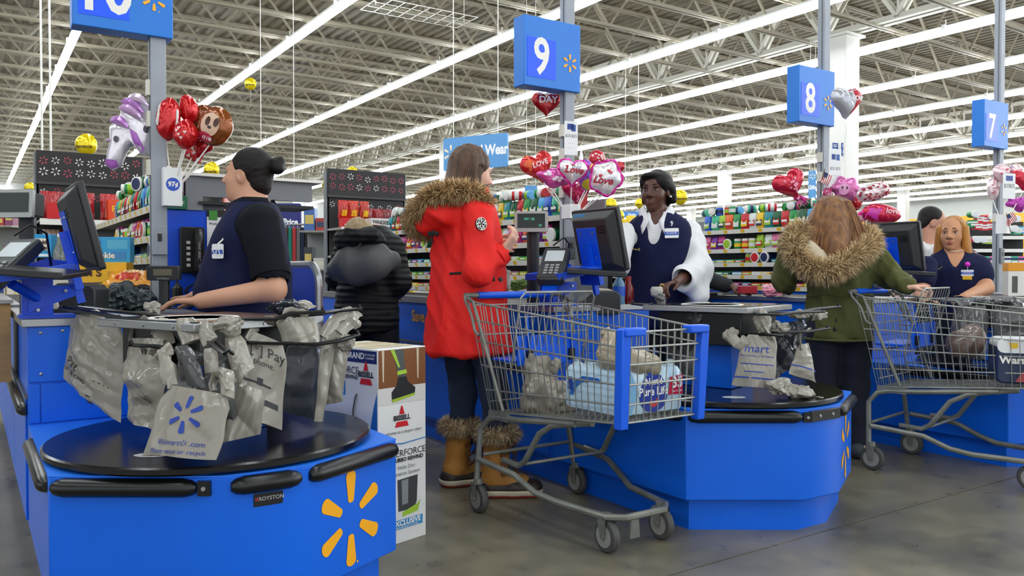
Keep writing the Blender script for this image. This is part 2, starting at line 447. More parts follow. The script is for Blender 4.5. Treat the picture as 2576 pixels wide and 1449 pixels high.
def half_round(a, b, r=.026, z=.0, out=(0, -1)):
    """half-round bumper bar between plan points a and b, bulging to out"""
    a = Vector((a[0], a[1], z)); b = Vector((b[0], b[1], z)); d = (b-a).normalized(); o = Vector((out[0], out[1], 0)).normalized(); u = Vector((0, 0, 1))
    mb = MB(); vs = []; fs = []; n = 8; S = [0, .012, .03, 1]; L = (b-a).length
    st = [(0, .45), (.012, .8), (.035, 1), (L-.035, 1), (L-.012, .8), (L, .45)]
    for s_, k in st:
        for i in range(n+1):
            t = -PI/2+PI*i/n; vs.append(a+d*s_+o*(r*1.15*k*math.cos(t))+u*(r*k*math.sin(t)))
    for j in range(len(st)-1):
        for i in range(n): q = j*(n+1)+i; fs.append((q, q+n+1, q+n+2, q+1))
        fs.append((j*(n+1)+n, (j+1)*(n+1)+n, (j+1)*(n+1), j*(n+1)))
    fs += [tuple(range(n+1)), tuple(range((len(st)-1)*(n+1)+n, (len(st)-1)*(n+1)-1, -1))]
    return mb.add(vs, fs)
def unit(a, b): d = Vector((b[0]-a[0], b[1]-a[1])); d.normalize(); return d
def counter(k):
    t = thing('checkout_counter', 'blue checkout counter with round black turntable, '+WHO[k], 'counter', lane_o(k), 0, 'blue checkout counters in a row')
    part('bagging_base', MB().prism(P4+[(.49, 1.16), (-.512, 1.16)], .135, DH-.004), BLUE, t, bevel=.004)
    part('deck_top', MB().prism(P4+[(.49, 1.16), (-.512, 1.16)], DH-.004, DH), BLUE2, t)
    part('kick_base', MB().prism(inset(P4, .05)+[(.44, 1.16), (-.46, 1.16)], 0, .134), BLUE, t)
    # turntable
    mb = MB(); mb.M = xf((-.016, .495, DH)); mb.lathe([(.3, 0), (.3, .004), (.492, .004), (.5, .01), (.5, .024), (.494, .029)], 64); d = part('turntable', mb, BLK, t)
    mb = MB(); disc(mb, .05, face_fn((-.255, .245, DH+.0296), (.83, -.55, 0), (.55, .83, 0)), 24, .028); st = part('oval_sticker', mb, paint('#c9ced0', .4), d, label='white oval sticker')
    mb = MB(); put_text(mb, 'LANE', .022, face_fn((-.255, .245, DH+.0302), (.83, -.55, 0), (.55, .83, 0))); part('lettering', mb, paint('#3a3f66', .5), d)
    # tall cabinet and belt bed behind it
    part('cabinet', MB().box((-.512, 1.16, .135), (.12, 4.9, .885)), BLUE, t, bevel=.003)
    part('cabinet_base', MB().box((-.46, 1.16, 0), (.08, 4.85, .134)), BLUE, t)
    for i, (x0, x1, z0, z1) in enumerate(((-.508, .116, .66, .862), (-.470, .116, DH+.004, .652), (-.508, -.474, DH+.004, .652))):
        part('front_panel', MB().box((x0, 1.152, z0), (x1, 1.16, z1)), BLUE, t, bevel=.002)
    for i in range(4):
        part('side_panel', MB().box((-.519, 1.2+.92*i, .15), (-.512, 2.1+.92*i, .6)), BLUE, t, bevel=.002)
    part('side_trim', MB().box((-.522, 1.16, .6), (-.512, 4.9, .615)), DKST, t)
    mb = MB()
    for x, z in ((-.47, .84), (-.40, .845), (-.33, .845), (-.24, .69), (-.47, .69)): mb.M = xf((x, 1.15, z), rx=PI/2); mb.lathe([(.006, 0), (.0055, .003), (.002, .0045)], 8)
    part('bolt', mb, STEEL, t, kind='stuff')
    part('steel_top', MB().box((-.53, 1.14, .862), (.14, 2.3, .892)), STEEL, t, bevel=.003)
    part('belt', MB().box((-.47, 2.32, .885), (.08, 4.8, .897)), mat('belt_black', '#1d1e1f', .6), t)
    part('belt_trim', MB().box((-.53, 2.3, .865), (-.475, 4.9, .905)), STEEL, t)
    # bumpers
    z = DH-.032
    def nrm(a, b): d = unit(a, b); return (d.y, -d.x)
    segs = [(0, 1, .02, .84 if k != 1 else .97), (1, 2, .06, .94), (2, 3, .03, .99)]
    for (i, j, f0, f1) in segs:
        a, b = Vector(P4[i]), Vector(P4[j])
        if k == 1 and i == 1: 
            o = part('bumper_rail', MB().prism([(x, y) for x, y in (a+(b-a)*.1, a+(b-a)*.95, a+(b-a)*.95+Vector((0, -.012)), a+(b-a)*.1+Vector((0, -.012)))], z-.022, z+.022), RUB, t, bevel=.002)
            mb = MB()
            for f in (.35, .72): mb.M = xf(tuple((a+(b-a)*f+Vector((0, -.012))))+(z,), rx=PI/2); mb.lathe([(.007, 0), (.006, .004)], 8)
            part('bolt', mb, STEEL, o); continue
        o = part('bumper', half_round(a+(b-a)*f0, a+(b-a)*f1, z=z, out=nrm(a, b)), RUB, t)
        if i == 0:
            q = a+(b-a)*(f1+.045); n_ = Vector(nrm(a, b)); e = part('bumper_end', MB().tbox((0, -.006, 0), (.035, .012, .04), xf((q.x, q.y, z), math.atan2(b.y-a.y, b.x-a.x))), RUB, o)
            mb = MB(); mb.M = xf((q.x, q.y, z), math.atan2(b.y-a.y, b.x-a.x)) @ xf((0, -.012, 0), rx=PI/2); mb.lathe([(.007, 0), (.006, .004)], 8); part('bolt', mb, STEEL, o)
    part('bumper', half_round((-.512, .95), (-.512, .29), z=z, out=(-1, 0)), RUB, t)
    part('bumper', half_round((-.519, 2.4), (-.519, 1.17), z=.56, out=(-1, 0)), RUB, t)
    part('bumper', half_round((-.519, 3.9), (-.519, 2.55), z=.56, out=(-1, 0)), RUB, t)
    # emblem on the chamfered face
    a, b = Vector(P4[2]), Vector(P4[3]); d = (b-a).normalized(); n_ = Vector((d.y, -d.x)); c = a+(b-a)*.46+n_*.0018
    mb = MB(); fn = face_fn((c.x, c.y, .303), (d.x, d.y, 0), (0, 0, 1)); put_spark(mb, .148, fn, inner=.33, w0=.09, w1=.155); disc(mb, .004, lambda x, y: fn(x+.03, y-.142), 8)
    part('spark_emblem', mb, YELL, t, label='yellow six petal emblem')
    a, b = Vector(P4[1]), Vector(P4[2]); d = (b-a).normalized(); n_ = Vector((d.y, -d.x)); c = a+(b-a)*.52+n_*.003
    if k == 0:
        fn = face_fn((c.x, c.y, .44-.012), (d.x, d.y, 0), (0, 0, 1)); mb = MB(); mb.prism([(x+c.x, y+.428) for x, y in rrect(.082, .036, .003, 2)], c.y+.0012, c.y+.003, 'y')
        p = part('maker_plate', mb, BLKP, t)
        mb = MB(); put_text(mb, 'ROYSTON', .0155, face_fn((c.x+.008, c.y+.0006, .43), (1, 0, 0), (0, 0, 1))); part('lettering', mb, paint('#c8c8c8', .4), p)
        mb = MB(); quad(mb, -.037, -.004, -.026, .005, face_fn((c.x, c.y+.0006, .43), (1, 0, 0), (0, 0, 1))); part('red_mark', mb, paint('#8d2a2e', .5), p)
    return t
for k in range(4): counter(k)
# ---------------------------------------------------------------- bag carousels: post, black box, steel edged top and arms
def carousel(k, rot, arms):
    o = lane_o(k); c = Vector((o[0]-.005, o[1]+.56, 0)); z0 = DH+.03
    t = thing('bag_carousel', ['square steel topped bag stand with hanging grey bags on the nearest turntable', 'square steel topped bag stand on the turntable behind the loaded cart', 'square steel topped bag stand under the blonde cashier'][k], 'bag stand', (c.x, c.y, z0), rot, 'bag stands on the turntables')
    SQ = .86
    def sq(r):
        r *= SQ; return [(r*math.cos(PI/2*i), r*math.sin(PI/2*i)) for i in range(4)]
    part('post', MB().prism(sq(.2), 0, .27), BLUE, t, bevel=.004)
    part('black_box', MB().prism(sq(.33), .2, .345), BLKP, t, bevel=.004)
    part('top_plate', MB().prism(sq(.42), .347, .372), STEEL, t, bevel=.003)
    part('glass_pad', MB().prism(sq(.39), .3722, .3755), mat('smoked_glass', '#33373c', .06), t)
    r = MB(); r.M = xf((.06, -.05, .3757)); r.lathe([(.14, 0), (.14, .002), (.125, .002), (.125, 0)], 32); part('white_ring', r, WHT, t)
    mb = MB()
    for i in range(4):
        for f in (.2, .5, .8):
            a = Vector(sq(.42)[i]); b = Vector(sq(.42)[(i+1) % 4]); p = a+(b-a)*f; n_ = (a+b).normalized(); mb.M = xf((p.x, p.y, .36), math.atan2(n_.y, n_.x)+PI/2) @ xf(rx=PI/2); mb.lathe([(.006, -.002), (.005, .003)], 8)
    part('bolt', mb, STEEL, t, kind='stuff')
    for pts in arms:
        P = [at(*p) for p in pts]
        side = (P[-1]-P[0]).cross(Vector((0, 0, 1))).normalized()*.011
        m1 = MB(); m1.tube([q+side for q in P]+[P[-1]+Vector((0, 0, .012))]+[q-side for q in P[::-1]], .0055, 6); part('bag_arm', m1, RUB, t, world=True)
    return t
carousel(0, math.radians(-112), [
    [(425, 812, 2.55), (300, 800, 2.68), (255, 790, 2.75), (157, 776, 2.95)], [(430, 800, 2.72), (360, 790, 2.78), (290, 783, 2.9), (205, 772, 3.05)],
    [(560, 802, 2.5), (690, 803, 2.58), (735, 788, 2.64), (812, 784, 2.72)], [(700, 800, 2.62), (800, 790, 2.74), (850, 782, 2.82), (905, 777, 2.95)],
    [(620, 862, 2.52), (800, 866, 2.66), (850, 858, 2.72), (900, 843, 2.8)], [(450, 880, 2.5), (380, 870, 2.4), (330, 868, 2.36)], [(520, 850, 2.42), (560, 880, 2.28), (575, 890, 2.2)]])
carousel(1, math.radians(-118), [
    [(1830, 792, 3.6), (1740, 786, 3.72), (1690, 776, 3.8), (1592, 764, 4.05)], [(1800, 784, 3.75), (1720, 776, 3.9), (1640, 768, 4.1)],
    [(1925, 787, 3.55), (2010, 786, 3.62), (2050, 778, 3.7), (2110, 772, 3.8)], [(1900, 790, 3.5), (1960, 792, 3.44), (2000, 786, 3.5), (2070, 784, 3.6)],
    [(1950, 836, 3.5), (2030, 834, 3.6), (2082, 826, 3.7)], [(1880, 842, 3.55), (1940, 842, 3.45), (1975, 846, 3.4)]])
carousel(2, math.radians(-120), [
    [(2470, 758, 4.9), (2410, 752, 5.1)], [(2500, 756, 4.8), (2590, 752, 4.85)]])
# ---------------------------------------------------------------- lane number signs on poles
SIGNB = mat('sign_blue', '#1f78d6', .42); NUMB = mat('number_panel_blue', '#0048f0', .35, emit=.25); PAPER = mat('white_card', '#e9ebec', .6)
POLEM = mat('pole_grey', '#9ba1aa', .5, var=(6, .1))
def lane_sign(k):
    x0, y0 = .38+LDX*k, 3.95-.15*k
    n = ['10', '9', '8', '7'][k]
    z0 = 2.12; W_, H_, D_ = .405, .395, .105
    t = thing('lane_sign', 'blue box sign reading %s on a grey pole %s' % (['ten', 'nine', 'eight', 'seven'][k], ['over the dark haired cashier', 'over the cashier in white sleeves', 'with a silver balloon against it', 'over the blonde cashier'][k]), 'sign', (x0+.345, y0+.05, 0), 0, 'lane number signs')
    part('pole', MB().box((-.033, -.03, 0), (.033, .03, 4.4)), POLEM, t, bevel=.003)
    mb = MB()
    for s_ in (-1, 1): mb.box((s_*.0335-.002, -.012, .3), (s_*.0335+.002, -.004, 4.4))
    part('pole_groove', mb, DKST, t)
    L = -.345
    b = part('sign_box', MB().box((L, -.05, z0), (L+W_, -.05+D_, z0+H_)), SIGNB, t, bevel=.004)
    fn = face_fn((L+.02, -.0515, z0), (1, 0, 0), (0, 0, 1))
    p = part('number_panel', MB().box((L+.022, -.0525, z0+.05), (L+.222, -.0505, z0+.275)), NUMB, t)
    mb = MB(); put_text(mb, n, .29, face_fn((L+.122, -.0532, z0+.163), (1, 0, 0), (0, 0, 1)), sx=.8, bold=.006); part('number', mb, WHT, p)
    mb = MB(); put_spark(mb, .052, face_fn((L+.325, -.0532, z0+.163), (1, 0, 0), (0, 0, 1)), inner=.36, w0=.09, w1=.15); disc(mb, .003, face_fn((L+.345, -.0532, z0+.11), (1, 0, 0), (0, 0, 1)), 8)
    part('spark_emblem', mb, YELL, t)
    for i, z in enumerate((1.86, 1.72, 1.5)): part('cable_clip', MB().box((-.047, -.02, z), (-.033, .02, z+.07)), paint('#d8d5c8', .5), t)
    o = part('outlet_box', MB().box((-.036, -.045, 1.14), (.03, -.03, 1.27)), DKST if k else POLEM, t, bevel=.002)
    part('socket', MB().box((-.012, -.047, 1.20), (.006, -.045, 1.235)), BLKP, o)
    return t
for k in range(4): lane_sign(k)
# ---------------------------------------------------------------- register equipment
def oriented(p, nx, ny, tilt=0):
    """frame at p whose local -Y looks along (nx, ny), leaning back by tilt"""
    return Matrix.Translation(p) @ Matrix.Rotation(math.atan2(nx, -ny), 4, 'Z') @ Matrix.Rotation(-tilt, 4, 'X')
LN = ['at the sign reading ten', 'before the white sleeved cashier', 'by the blonde cashier']
def register(k):
    o = Vector(lane_o(k)); W3 = lambda u, v, z: Vector((o.x+u, o.y+v, z))
    # stand
    base = W3(-.475, 1.23, .892)
    t = thing('register_stand', 'blue steel register stand bolted '+LN[k], 'stand', base, 0, 'blue register stands')
    part('stand_post', MB().box((-.05, -.04, 0), (.05, .04, .19)), BLUEM, t, bevel=.003)
    part('foot_plate', MB().box((-.06, -.07, 0), (.12, .07, .012)), BLUEM, t)
    part('lower_arm', MB().prism([(-.03, .02), (.12, .08), (.12, .12), (-.03, .12)], -.05, -.04, 'y'), BLUEM, t)
    part('upper_arm', MB().prism([(-.09, .14), (.1, .14), (.1, .21), (.03, .22), (-.07, .18)], -.03, -.018, 'y'), BLUEM, t, bevel=.002)
    part('tray_bracket', MB().prism([(-.15, .13), (.1, .17), (.1, .2), (-.15, .16)], -.26, .02, 'y'), BLUEM, t)
    mb = MB()
    for x, z in ((0, .03), (.09, .1), (.08, .18), (.0, .17)): mb.M = xf((x, -.052, z), rx=PI/2); mb.lathe([(.007, -.004), (.006, .003)], 8)
    part('bolt', mb, STEEL, t, kind='stuff')
    # monitor: screen looks to the cashier (+x), back to the shopper
    M = oriented(W3(-.36, 1.02, 1.215), -.999, -.02, math.radians(-13))
    t = thing('register_monitor', 'charcoal register monitor on a blue bracket '+LN[k], 'monitor', W3(-.36, 1.02, 1.06), 0, 'register monitors')
    mb = MB(); mb.M = M; mb.prism(rrect(.34, .31, .012, 3), .012, .035, 'y'); part('screen_frame', mb, CHAR, t, world=True, bevel=.004)
    mb = MB(); mb.M = M; mb.add([(-.16, .012, -.145), (.16, .012, -.145), (.16, .012, .145), (-.16, .012, .145), (-.125, -.03, -.11), (.125, -.03, -.11), (.125, -.03, .11), (-.125, -.03, .11)], [(0, 1, 5, 4), (1, 2, 6, 5), (2, 3, 7, 6), (3, 0, 4, 7), (4, 5, 6, 7), (3, 2, 1, 0)]); part('back_shell', mb, CHAR, t, world=True, bevel=.006)
    mb = MB(); mb.M = M
    for i in range(3): mb.box((.06, -.0335, .07-.014*i), (.11, -.0318, .076-.014*i))
    mb.box((-.1, -.0335, -.085), (-.02, -.0318, -.082)); part('vent', mb, BLKP, t, world=True, kind='stuff')
    mb = MB(); mb.M = M; mb.box((-.1, -.034, -.15), (.045, -.031, .07)); mb.box((-.1, -.062, -.21), (.045, -.034, -.12)); part('back_bracket', mb, BLUEM, t, world=True, bevel=.002)
    mb = MB(); mb.M = M; mb.box((-.02, -.06, -.26), (.0, -.035, .0)); part('hinge_arm', mb, BLUEM, t, world=True)
    mb = MB(); mb.M = M
    for x, z in ((-.07, .045), (.02, .045), (-.07, -.08), (.02, -.08)): mb.M = M @ xf((x, -.034, z), rx=PI/2); mb.lathe([(.006, -.003), (.005, .003)], 8)
    part('screw', mb, STEEL, t, world=True, kind='stuff')
    mb = MB(); mb.M = M; quad(mb, -.155, -.12, .155, .12, lambda x, y: (x, .0358, y)); part('screen', mb, SCREEN, t, world=True)
    mb = MB(); mb.M = M; quad(mb, -.13, .1, -.04, .125, lambda x, y: (x, -.0155, y) if False else (x, -.012, y+.012)); 
    if k == 1:
        l = part('blue_tag', mb, paint('#4a9de0', .4), t, world=True)
    # keyboard tray
    t = thing('keyboard_tray', 'thin black keyboard tray tilted under the monitor '+LN[k], 'tray', W3(-.49, .86, 1.05), math.radians(-40))
    part('tray_board', MB().tbox((0, 0, .01), (.27, .15, .016), xf(rx=math.radians(6), ry=math.radians(4))), BLKP, t, bevel=.003)
    part('tray_lip', MB().tbox((0, -.076, .016), (.27, .012, .022), xf(rx=math.radians(6), ry=math.radians(4))), CHAR, t, bevel=.003)
    # card terminal
    M = oriented(W3(-.575, 1.08, 1.09), -.75, -.66, math.radians(52))
    t = thing('card_terminal', 'black card payment terminal tilted on a blue arm '+LN[k], 'card reader', W3(-.575, 1.08, 1.0), 0, 'card payment terminals')
    mb = MB(); mb.M = M; mb.prism(rrect(.13, .25, .018, 3), -.02, .022, 'y'); part('terminal_body', mb, CHAR, t, world=True, bevel=.006)
    mb = MB(); mb.M = M; mb.prism(rrect(.112, .225, .01, 2), -.022, -.018, 'y'); part('terminal_face', mb, BLKP, t, world=True)
    mb = MB(); mb.M = M; mb.box((-.045, -.0235, .01), (.045, -.021, .095)); part('terminal_screen', mb, mat('lit_grey_screen', '#b9c3c6', .25), t, world=True)
    mb = MB(); mb.M = M
    for i in range(4):
        for j in range(3): mb.box((-.035+.026*j, -.026, -.03-.02*i), (-.017+.026*j, -.021, -.018-.02*i))
    part('keypad', mb, paint('#8b8e90', .5), t, world=True, kind='stuff')
    mb = MB(); mb.M = M; mb.box((-.035, .022, -.16), (.035, .04, .1)); mb.M = None; a = W3(-.56, 1.1, 1.02); mb.cyl(a, W3(-.47, 1.2, .96), .018, n=8); part('terminal_arm', mb, BLUEM, t, world=True)
    mb = MB(); mb.tube([W3(-.55, 1.12, 1.19), W3(-.5, 1.1, 1.23), W3(-.45, 1.12, 1.2), W3(-.43, 1.2, 1.08)], .0045, 6); part('cord', mb, BLKP, t, world=True)
    # pole display
    M = oriented(W3(-.53, 1.33, 1.315), -.62, -.78, math.radians(4))
    t = thing('pole_display', 'grey price display on a dark post '+LN[k], 'display', W3(-.50, 1.36, .892), 0, 'price displays on posts')
    part('post', MB().prism(rrect(.05, .05, .008, 2), 0, .4), CHAR, t)
    mb = MB(); mb.M = M; mb.prism(rrect(.17, .105, .008, 2), -.035, -.02, 'y'); part('display_frame', mb, paint('#a6a8a6', .4), t, world=True)
    mb = MB(); mb.M = M; mb.box((-.075, -.02, -.045), (.075, .05, .045)); part('display_body', mb, CHAR, t, world=True, bevel=.006)
    mb = MB(); mb.M = M; mb.box((-.07, -.0365, -.033), (.07, -.0345, .04)); part('display_screen', mb, SCREEN, t, world=True)
    if k == 1:
        mb = MB(); put_text(mb, '3071 (0)', .016, lambda x, y: M @ Vector((x-.01, -.037, y+.012))); put_text(mb, 'LB', .016, lambda x, y: M @ Vector((x+.045, -.037, y-.02))); part('lettering', mb, mat('lit_green_digits', '#3fae8c', .4, emit=.6), t, world=True)
    return t
for k in range(3): register(k)
# ================================================================ shopping carts
CHROME = mat('cart_steel', '#9b9d96', .4, metal=.5, var=(8, .25)); FRAME = mat('cart_frame_grey', '#85877f', .42, metal=.35, var=(12, .3)); CBLUE = mat('cart_blue_plastic', '#0b5ce4', .35); TYRE = mat('wheel_rubber', '#4a4a48', .6); HUB = mat('wheel_hub', '#8d8d88', .5)
def cart(label, loc, rz):
    """local frame: +Y to the front of the cart, origin on the floor under the rear axle"""
    t = thing('shopping_cart', label, 'cart', loc, rz, 'shopping carts')
    RW, FW = .275, .14; LEN = .71
    def P(f, s, z): return Vector((s, f, z))
    # basket corners: rear / front, top / bottom
    RT, RB, FT, FB = (-.1, .265, .93), (.0, .215, .44), (.87, .2, .845), (.85, .195, .515)
    def side(s_):
        def S(u, v): # u rear->front, v bottom->top
            a = Vector((RB[0]*(1-u)+FB[0]*u, RB[1]*(1-u)+FB[1]*u, RB[2]*(1-u)+FB[2]*u)); b_ = Vector((RT[0]*(1-u)+FT[0]*u, RT[1]*(1-u)+FT[1]*u, RT[2]*(1-u)+FT[2]*u))
            q = a*(1-v)+b_*v; return Vector((s_*q.y, q.x, q.z))
        mb = MB()
        for i in range(25):
            u = i/24; mb.tube([S(u, 0), S(u, 1)], .0021, 4)
        part('basket_side_wire', mb, CHROME, t, kind='stuff')
        for v in (0, .2, .42, .64, .83, 1):
            part('basket_rail', MB().tube([S(0, v), S(.5, v), S(1, v)], .0045 if v in (0, 1) else .0034, 6), CHROME, t)
        return S
    SL = side(-1); SR = side(1)
    mb = MB()
    for i in range(1, 11):
        u = i/11; mb.tube([SL(1, 0).lerp(SR(1, 0), u), SL(1, 1).lerp(SR(1, 1), u)], .0021, 4)
    part('basket_front_wire', mb, CHROME, t, kind='stuff')
    for v in (0, .2, .42, .64, .83, 1): part('basket_rail', MB().tube([SL(1, v), SR(1, v)], .004, 6), CHROME, t)
    mb = MB()
    for i in range(13): mb.tube([SL(0, 0).lerp(SR(0, 0), i/12), SL(1, 0).lerp(SR(1, 0), i/12)], .0021, 4)
    for i in range(26): mb.tube([SL(i/25, 0), SR(i/25, 0)], .0021, 4)
    part('basket_floor_wire', mb, CHROME, t, kind='stuff')
    mb = MB() # rear gate
    for i in range(15): mb.tube([SL(.0, .0).lerp(SR(0, 0), i/14)+Vector((0, .01, 0)), SL(.02, .97).lerp(SR(.02, .97), i/14)+Vector((0, .03, 0))], .0021, 4)
    part('rear_gate_wire', mb, CHROME, t, kind='stuff')
    for v in (.1, .4, .7, .97): part('gate_rail', MB().tube([SL(.02*v, v)+Vector((0, .02, 0)), SR(.02*v, v)+Vector((0, .02, 0))], .0035, 6), CHROME, t)
    # folding child seat
    cs = part('child_seat', MB().box((-.2, .13, .70), (.2, .145, .91)), CBLUE, t) if False else None
    mb = MB(); A = lambda s_, z: Vector((s_, .12+.1*(z-.6)/.36, z))
    mb.tube([A(-.19, .62), A(-.2, .95), A(-.18, .975), A(.18, .975), A(.2, .95), A(.19, .62)], .005, 6); part('seat_back_frame', mb, CHROME, t)
    mb = MB()
    for i in range(1, 10): mb.tube([A(-.19+.038*i, .62), A(-.19+.038*i, .972)], .0024, 4)
    for z in (.66, .73, .80, .87, .92): mb.tube([A(-.195, z), A(.195, z)], .0024, 4)
    part('seat_back_wire', mb, CHROME, t, kind='stuff')
    part('seat_panel', MB().tbox((0, .04, .67), (.36, .17, .012), Matrix.Identity(4)), CBLUE, t, bevel=.003)
    part('seat_flap', MB().tbox((0, .155, .72), (.35, .008, .13), Matrix.Identity(4)), CBLUE, t, bevel=.003)
    for s_ in (-.11, .12):
        st = part('seat_strap', MB().tube([(s_, .15, .88), (s_+.005, .165, .8), (s_-.008, .16, .72)], .012, 6, flat=.35), CBLUE, t); part('buckle', MB().box((s_-.018, .15, .67), (s_+.012, .172, .72)), BLKP, st)
    # handle
    part('handle_bar', MB().cyl((-.27, -.13, .955), (.27, -.13, .955), .0125, n=10), FRAME, t)
    part('handle_grip', MB().cyl((-.2, -.13, .955), (.2, -.13, .955), .0165, n=12), CBLUE, t)
    for s_ in (-1, 1):
        part('handle_side', MB().tube([(s_*.27, -.13, .955), (s_*.272, -.12, .93), (s_*.27, -.07, .87), (s_*.268, -.045, .80), (s_*.262, -.02, .78)], .007, 8), FRAME, t)
        part('side_upright', MB().tube([(s_*.27, -.105, .945), (s_*.268, -.06, .93), (s_*.225, .12, .46)], .0085, 8), FRAME, t)
        # chassis tubes
        part('chassis_tube', MB().tube([(s_*.19, .58, .472), (s_*.2, .4, .455), (s_*.215, .2, .434), (s_*.215, .06, .425), (s_*.222, .0, .41), (s_*.245, -.035, .36), (s_*RW, -.02, .13)], .0135, 8), FRAME, t)
        part('brace_tube', MB().tube([(s_*.17, .66, .485), (s_*.18, .56, .47), (s_*.2, .44, .445), (s_*.205, .36, .40), (s_*.215, .27, .27), (s_*.22, .23, .245), (s_*.225, .12, .25)], .013, 8), FRAME, t)
        part('rear_gusset', MB().box((s_*.218-.008, .0, .415), (s_*.218+.008, .15, .45)), FRAME, t)
    part('tray_rail', MB().tube([(-RW, -.01, .235), (-.255, .25, .215), (-.235, .37, .165), (-.2, .46, .145), (-FW-.015, .72, .14), (-.1, .77, .14), (.1, .77, .14), (FW+.015, .72, .14), (.2, .46, .145), (.235, .37, .165), (.255, .25, .215), (RW, -.01, .235)], .0135, 8), FRAME, t)
    part('rear_crossbar', MB().tube([(-.24, -.02, .25), (.24, -.02, .25)], .008, 6), FRAME, t); part('tray_crossbar', MB().tube([(-.215, .27, .26), (.215, .27, .26)], .007, 6), FRAME, t)
    part('tow_foot', MB().prism([(-.025, .03), (.025, .03), (.018, .12), (-.018, .12)], .70, .712, 'y'), FRAME, t)
    for f, s_, y_ in ((0, -RW, 0), (0, RW, 0), (1, -FW, LEN), (1, FW, LEN)):
        wz = .0635
        c = part('caster_fork', MB().add([(s_-.026, y_-.03, .13), (s_+.026, y_-.03, .13), (s_+.026, y_+.02, .13), (s_-.026, y_+.02, .13), (s_-.024, y_-.012, .055), (s_+.024, y_-.012, .055), (s_+.024, y_+.012, .055), (s_-.024, y_+.012, .055)], [(0, 1, 2, 3), (0, 4, 7, 3), (1, 5, 6, 2)]), FRAME, t)
        part('caster_stem', MB().cyl((s_, y_-.005, .125), (s_, y_-.005, .15), .02, n=8), FRAME, c)
        m = MB(); m.M = xf((s_, y_, wz), ry=PI/2); m.lathe([(.045, -.017), (.058, -.015), (.0635, -.008), (.0635, .008), (.058, .015), (.045, .017)], 22); part('wheel', m, TYRE, c)
        m = MB(); m.M = xf((s_, y_, wz), ry=PI/2); m.lathe([(.043, -.019), (.036, -.0185), (.014, -.019), (.014, .019), (.036, .0185), (.043, .019)], 18); part('wheel_hub', m, HUB, c)
        m = MB(); m.cyl((s_-.03, y_, wz), (s_+.03, y_, wz), .008, n=8); part('axle', m, FRAME, c)
    # blue corner guards
    for S, s_ in ((SL, -1), (SR, 1)):
        a, b_ = S(1, 0), S(1, 1)
        mb = MB()
        for i in range(1): mb.prism([(-.018, -.018), (.018, -.022), (.02, .018), (-.014, .02)], 0, 1)
        vs = []
        for q, z in ((a, -.02), (b_, .012)):
            for dx, dy in ((-.02, -.02), (.02, -.02), (.02, .018), (-.02, .018)): vs.append((q.x+dx, q.y+dy, q.z+z))
        g = part('corner_guard', MB().add(vs, [(0, 1, 5, 4), (1, 2, 6, 5), (2, 3, 7, 6), (3, 0, 4, 7), (0, 3, 2, 1), (4, 5, 6, 7)]), CBLUE, t, bevel=.004)
        part('guard_cap', MB().box((min(b_.x, b_.x-s_*.075)-.012, b_.y-.024, b_.z-.014), (max(b_.x, b_.x-s_*.075)+.012, b_.y+.026, b_.z+.016)), CBLUE, t, bevel=.006)
    return t
cart('grey wire shopping cart holding bags and bottled water beside the red coat shopper', (2.14, 3.06, 0), PI)
cart('grey wire shopping cart pushed by the green parka shopper', (4.30, 2.60, 0), PI+math.radians(10))
# ================================================================ people
def V2(p): return np.array([p[0], p[1], p[2]], 'f4')
class Frame:
    """head frame: x to the person's right, y forward, z up; s scales from a 0.23 m tall head"""
    def __init__(s, c, fwd, pitch=0, roll=0, sc=1.0):
        f = Vector((fwd[0], fwd[1], 0)).normalized(); r = Vector((f.y, -f.x, 0)); u = Vector((0, 0, 1))
        f2 = f*math.cos(pitch)+u*math.sin(pitch); u2 = u*math.cos(pitch)-f*math.sin(pitch)
        r3 = r*math.cos(roll)+u2*math.sin(roll); u3 = u2*math.cos(roll)-r*math.sin(roll)
        s.c, s.r, s.f, s.u, s.s = Vector(c), r3, f2, u3, sc; s.B = [tuple(r3), tuple(f2), tuple(u3)]
    def P(s, x, y, z): return s.c+(s.r*x+s.f*y+s.u*z)*s.s
    def M(s): return Matrix(((s.r.x, s.f.x, s.u.x, s.c.x), (s.r.y, s.f.y, s.u.y, s.c.y), (s.r.z, s.f.z, s.u.z, s.c.z), (0, 0, 0, 1))) @ Matrix.Scale(s.s, 4)
def sdf_head(S, H, neck_to, neck_r=.055, full=0):
    e = lambda x, y, z, r, k=.02, op='u': S.ell(H.P(x, y, z), [q*H.s for q in r], H.B, k*H.s, op)
    e(0, -.018, .032, (.074, .094, .088)); e(0, .03, -.02, (.06+full*.4, .06, .085), .03); e(0, .034, -.07, (.047+full, .043, .042), .03); e(0, .062, -.097, (.02, .02, .017), .02)
    for s_ in (-1, 1):
        e(s_*.036, .052, -.03, (.024+full*.3, .024, .026), .025); e(s_*.028, .077, .021, (.024, .012, .008), .012)
        e(s_*.031, .094, .001, (.019, .012, .011), .012, 's')
        e(s_*.075, -.008, -.008, (.010, .021, .032), .008); e(s_*.083, -.004, -.004, (.006, .011, .018), .006, 's')
        e(s_*.013, .096, -.034, (.0105, .011, .009), .008)
    S.cone(H.P(0, .084, .012), H.P(0, .108, -.03), .0075*H.s, .0125*H.s, .012*H.s)
    e(0, .086, -.061, (.023, .012, .006), .008); e(0, .085, -.072, (.02, .012, .0065), .008)
    e(0, .1, -.0665, (.024, .006, .0012), .003, 's')
    S.cone(H.P(0, -.02, -.06), neck_to, neck_r, neck_r*1.12, .03)
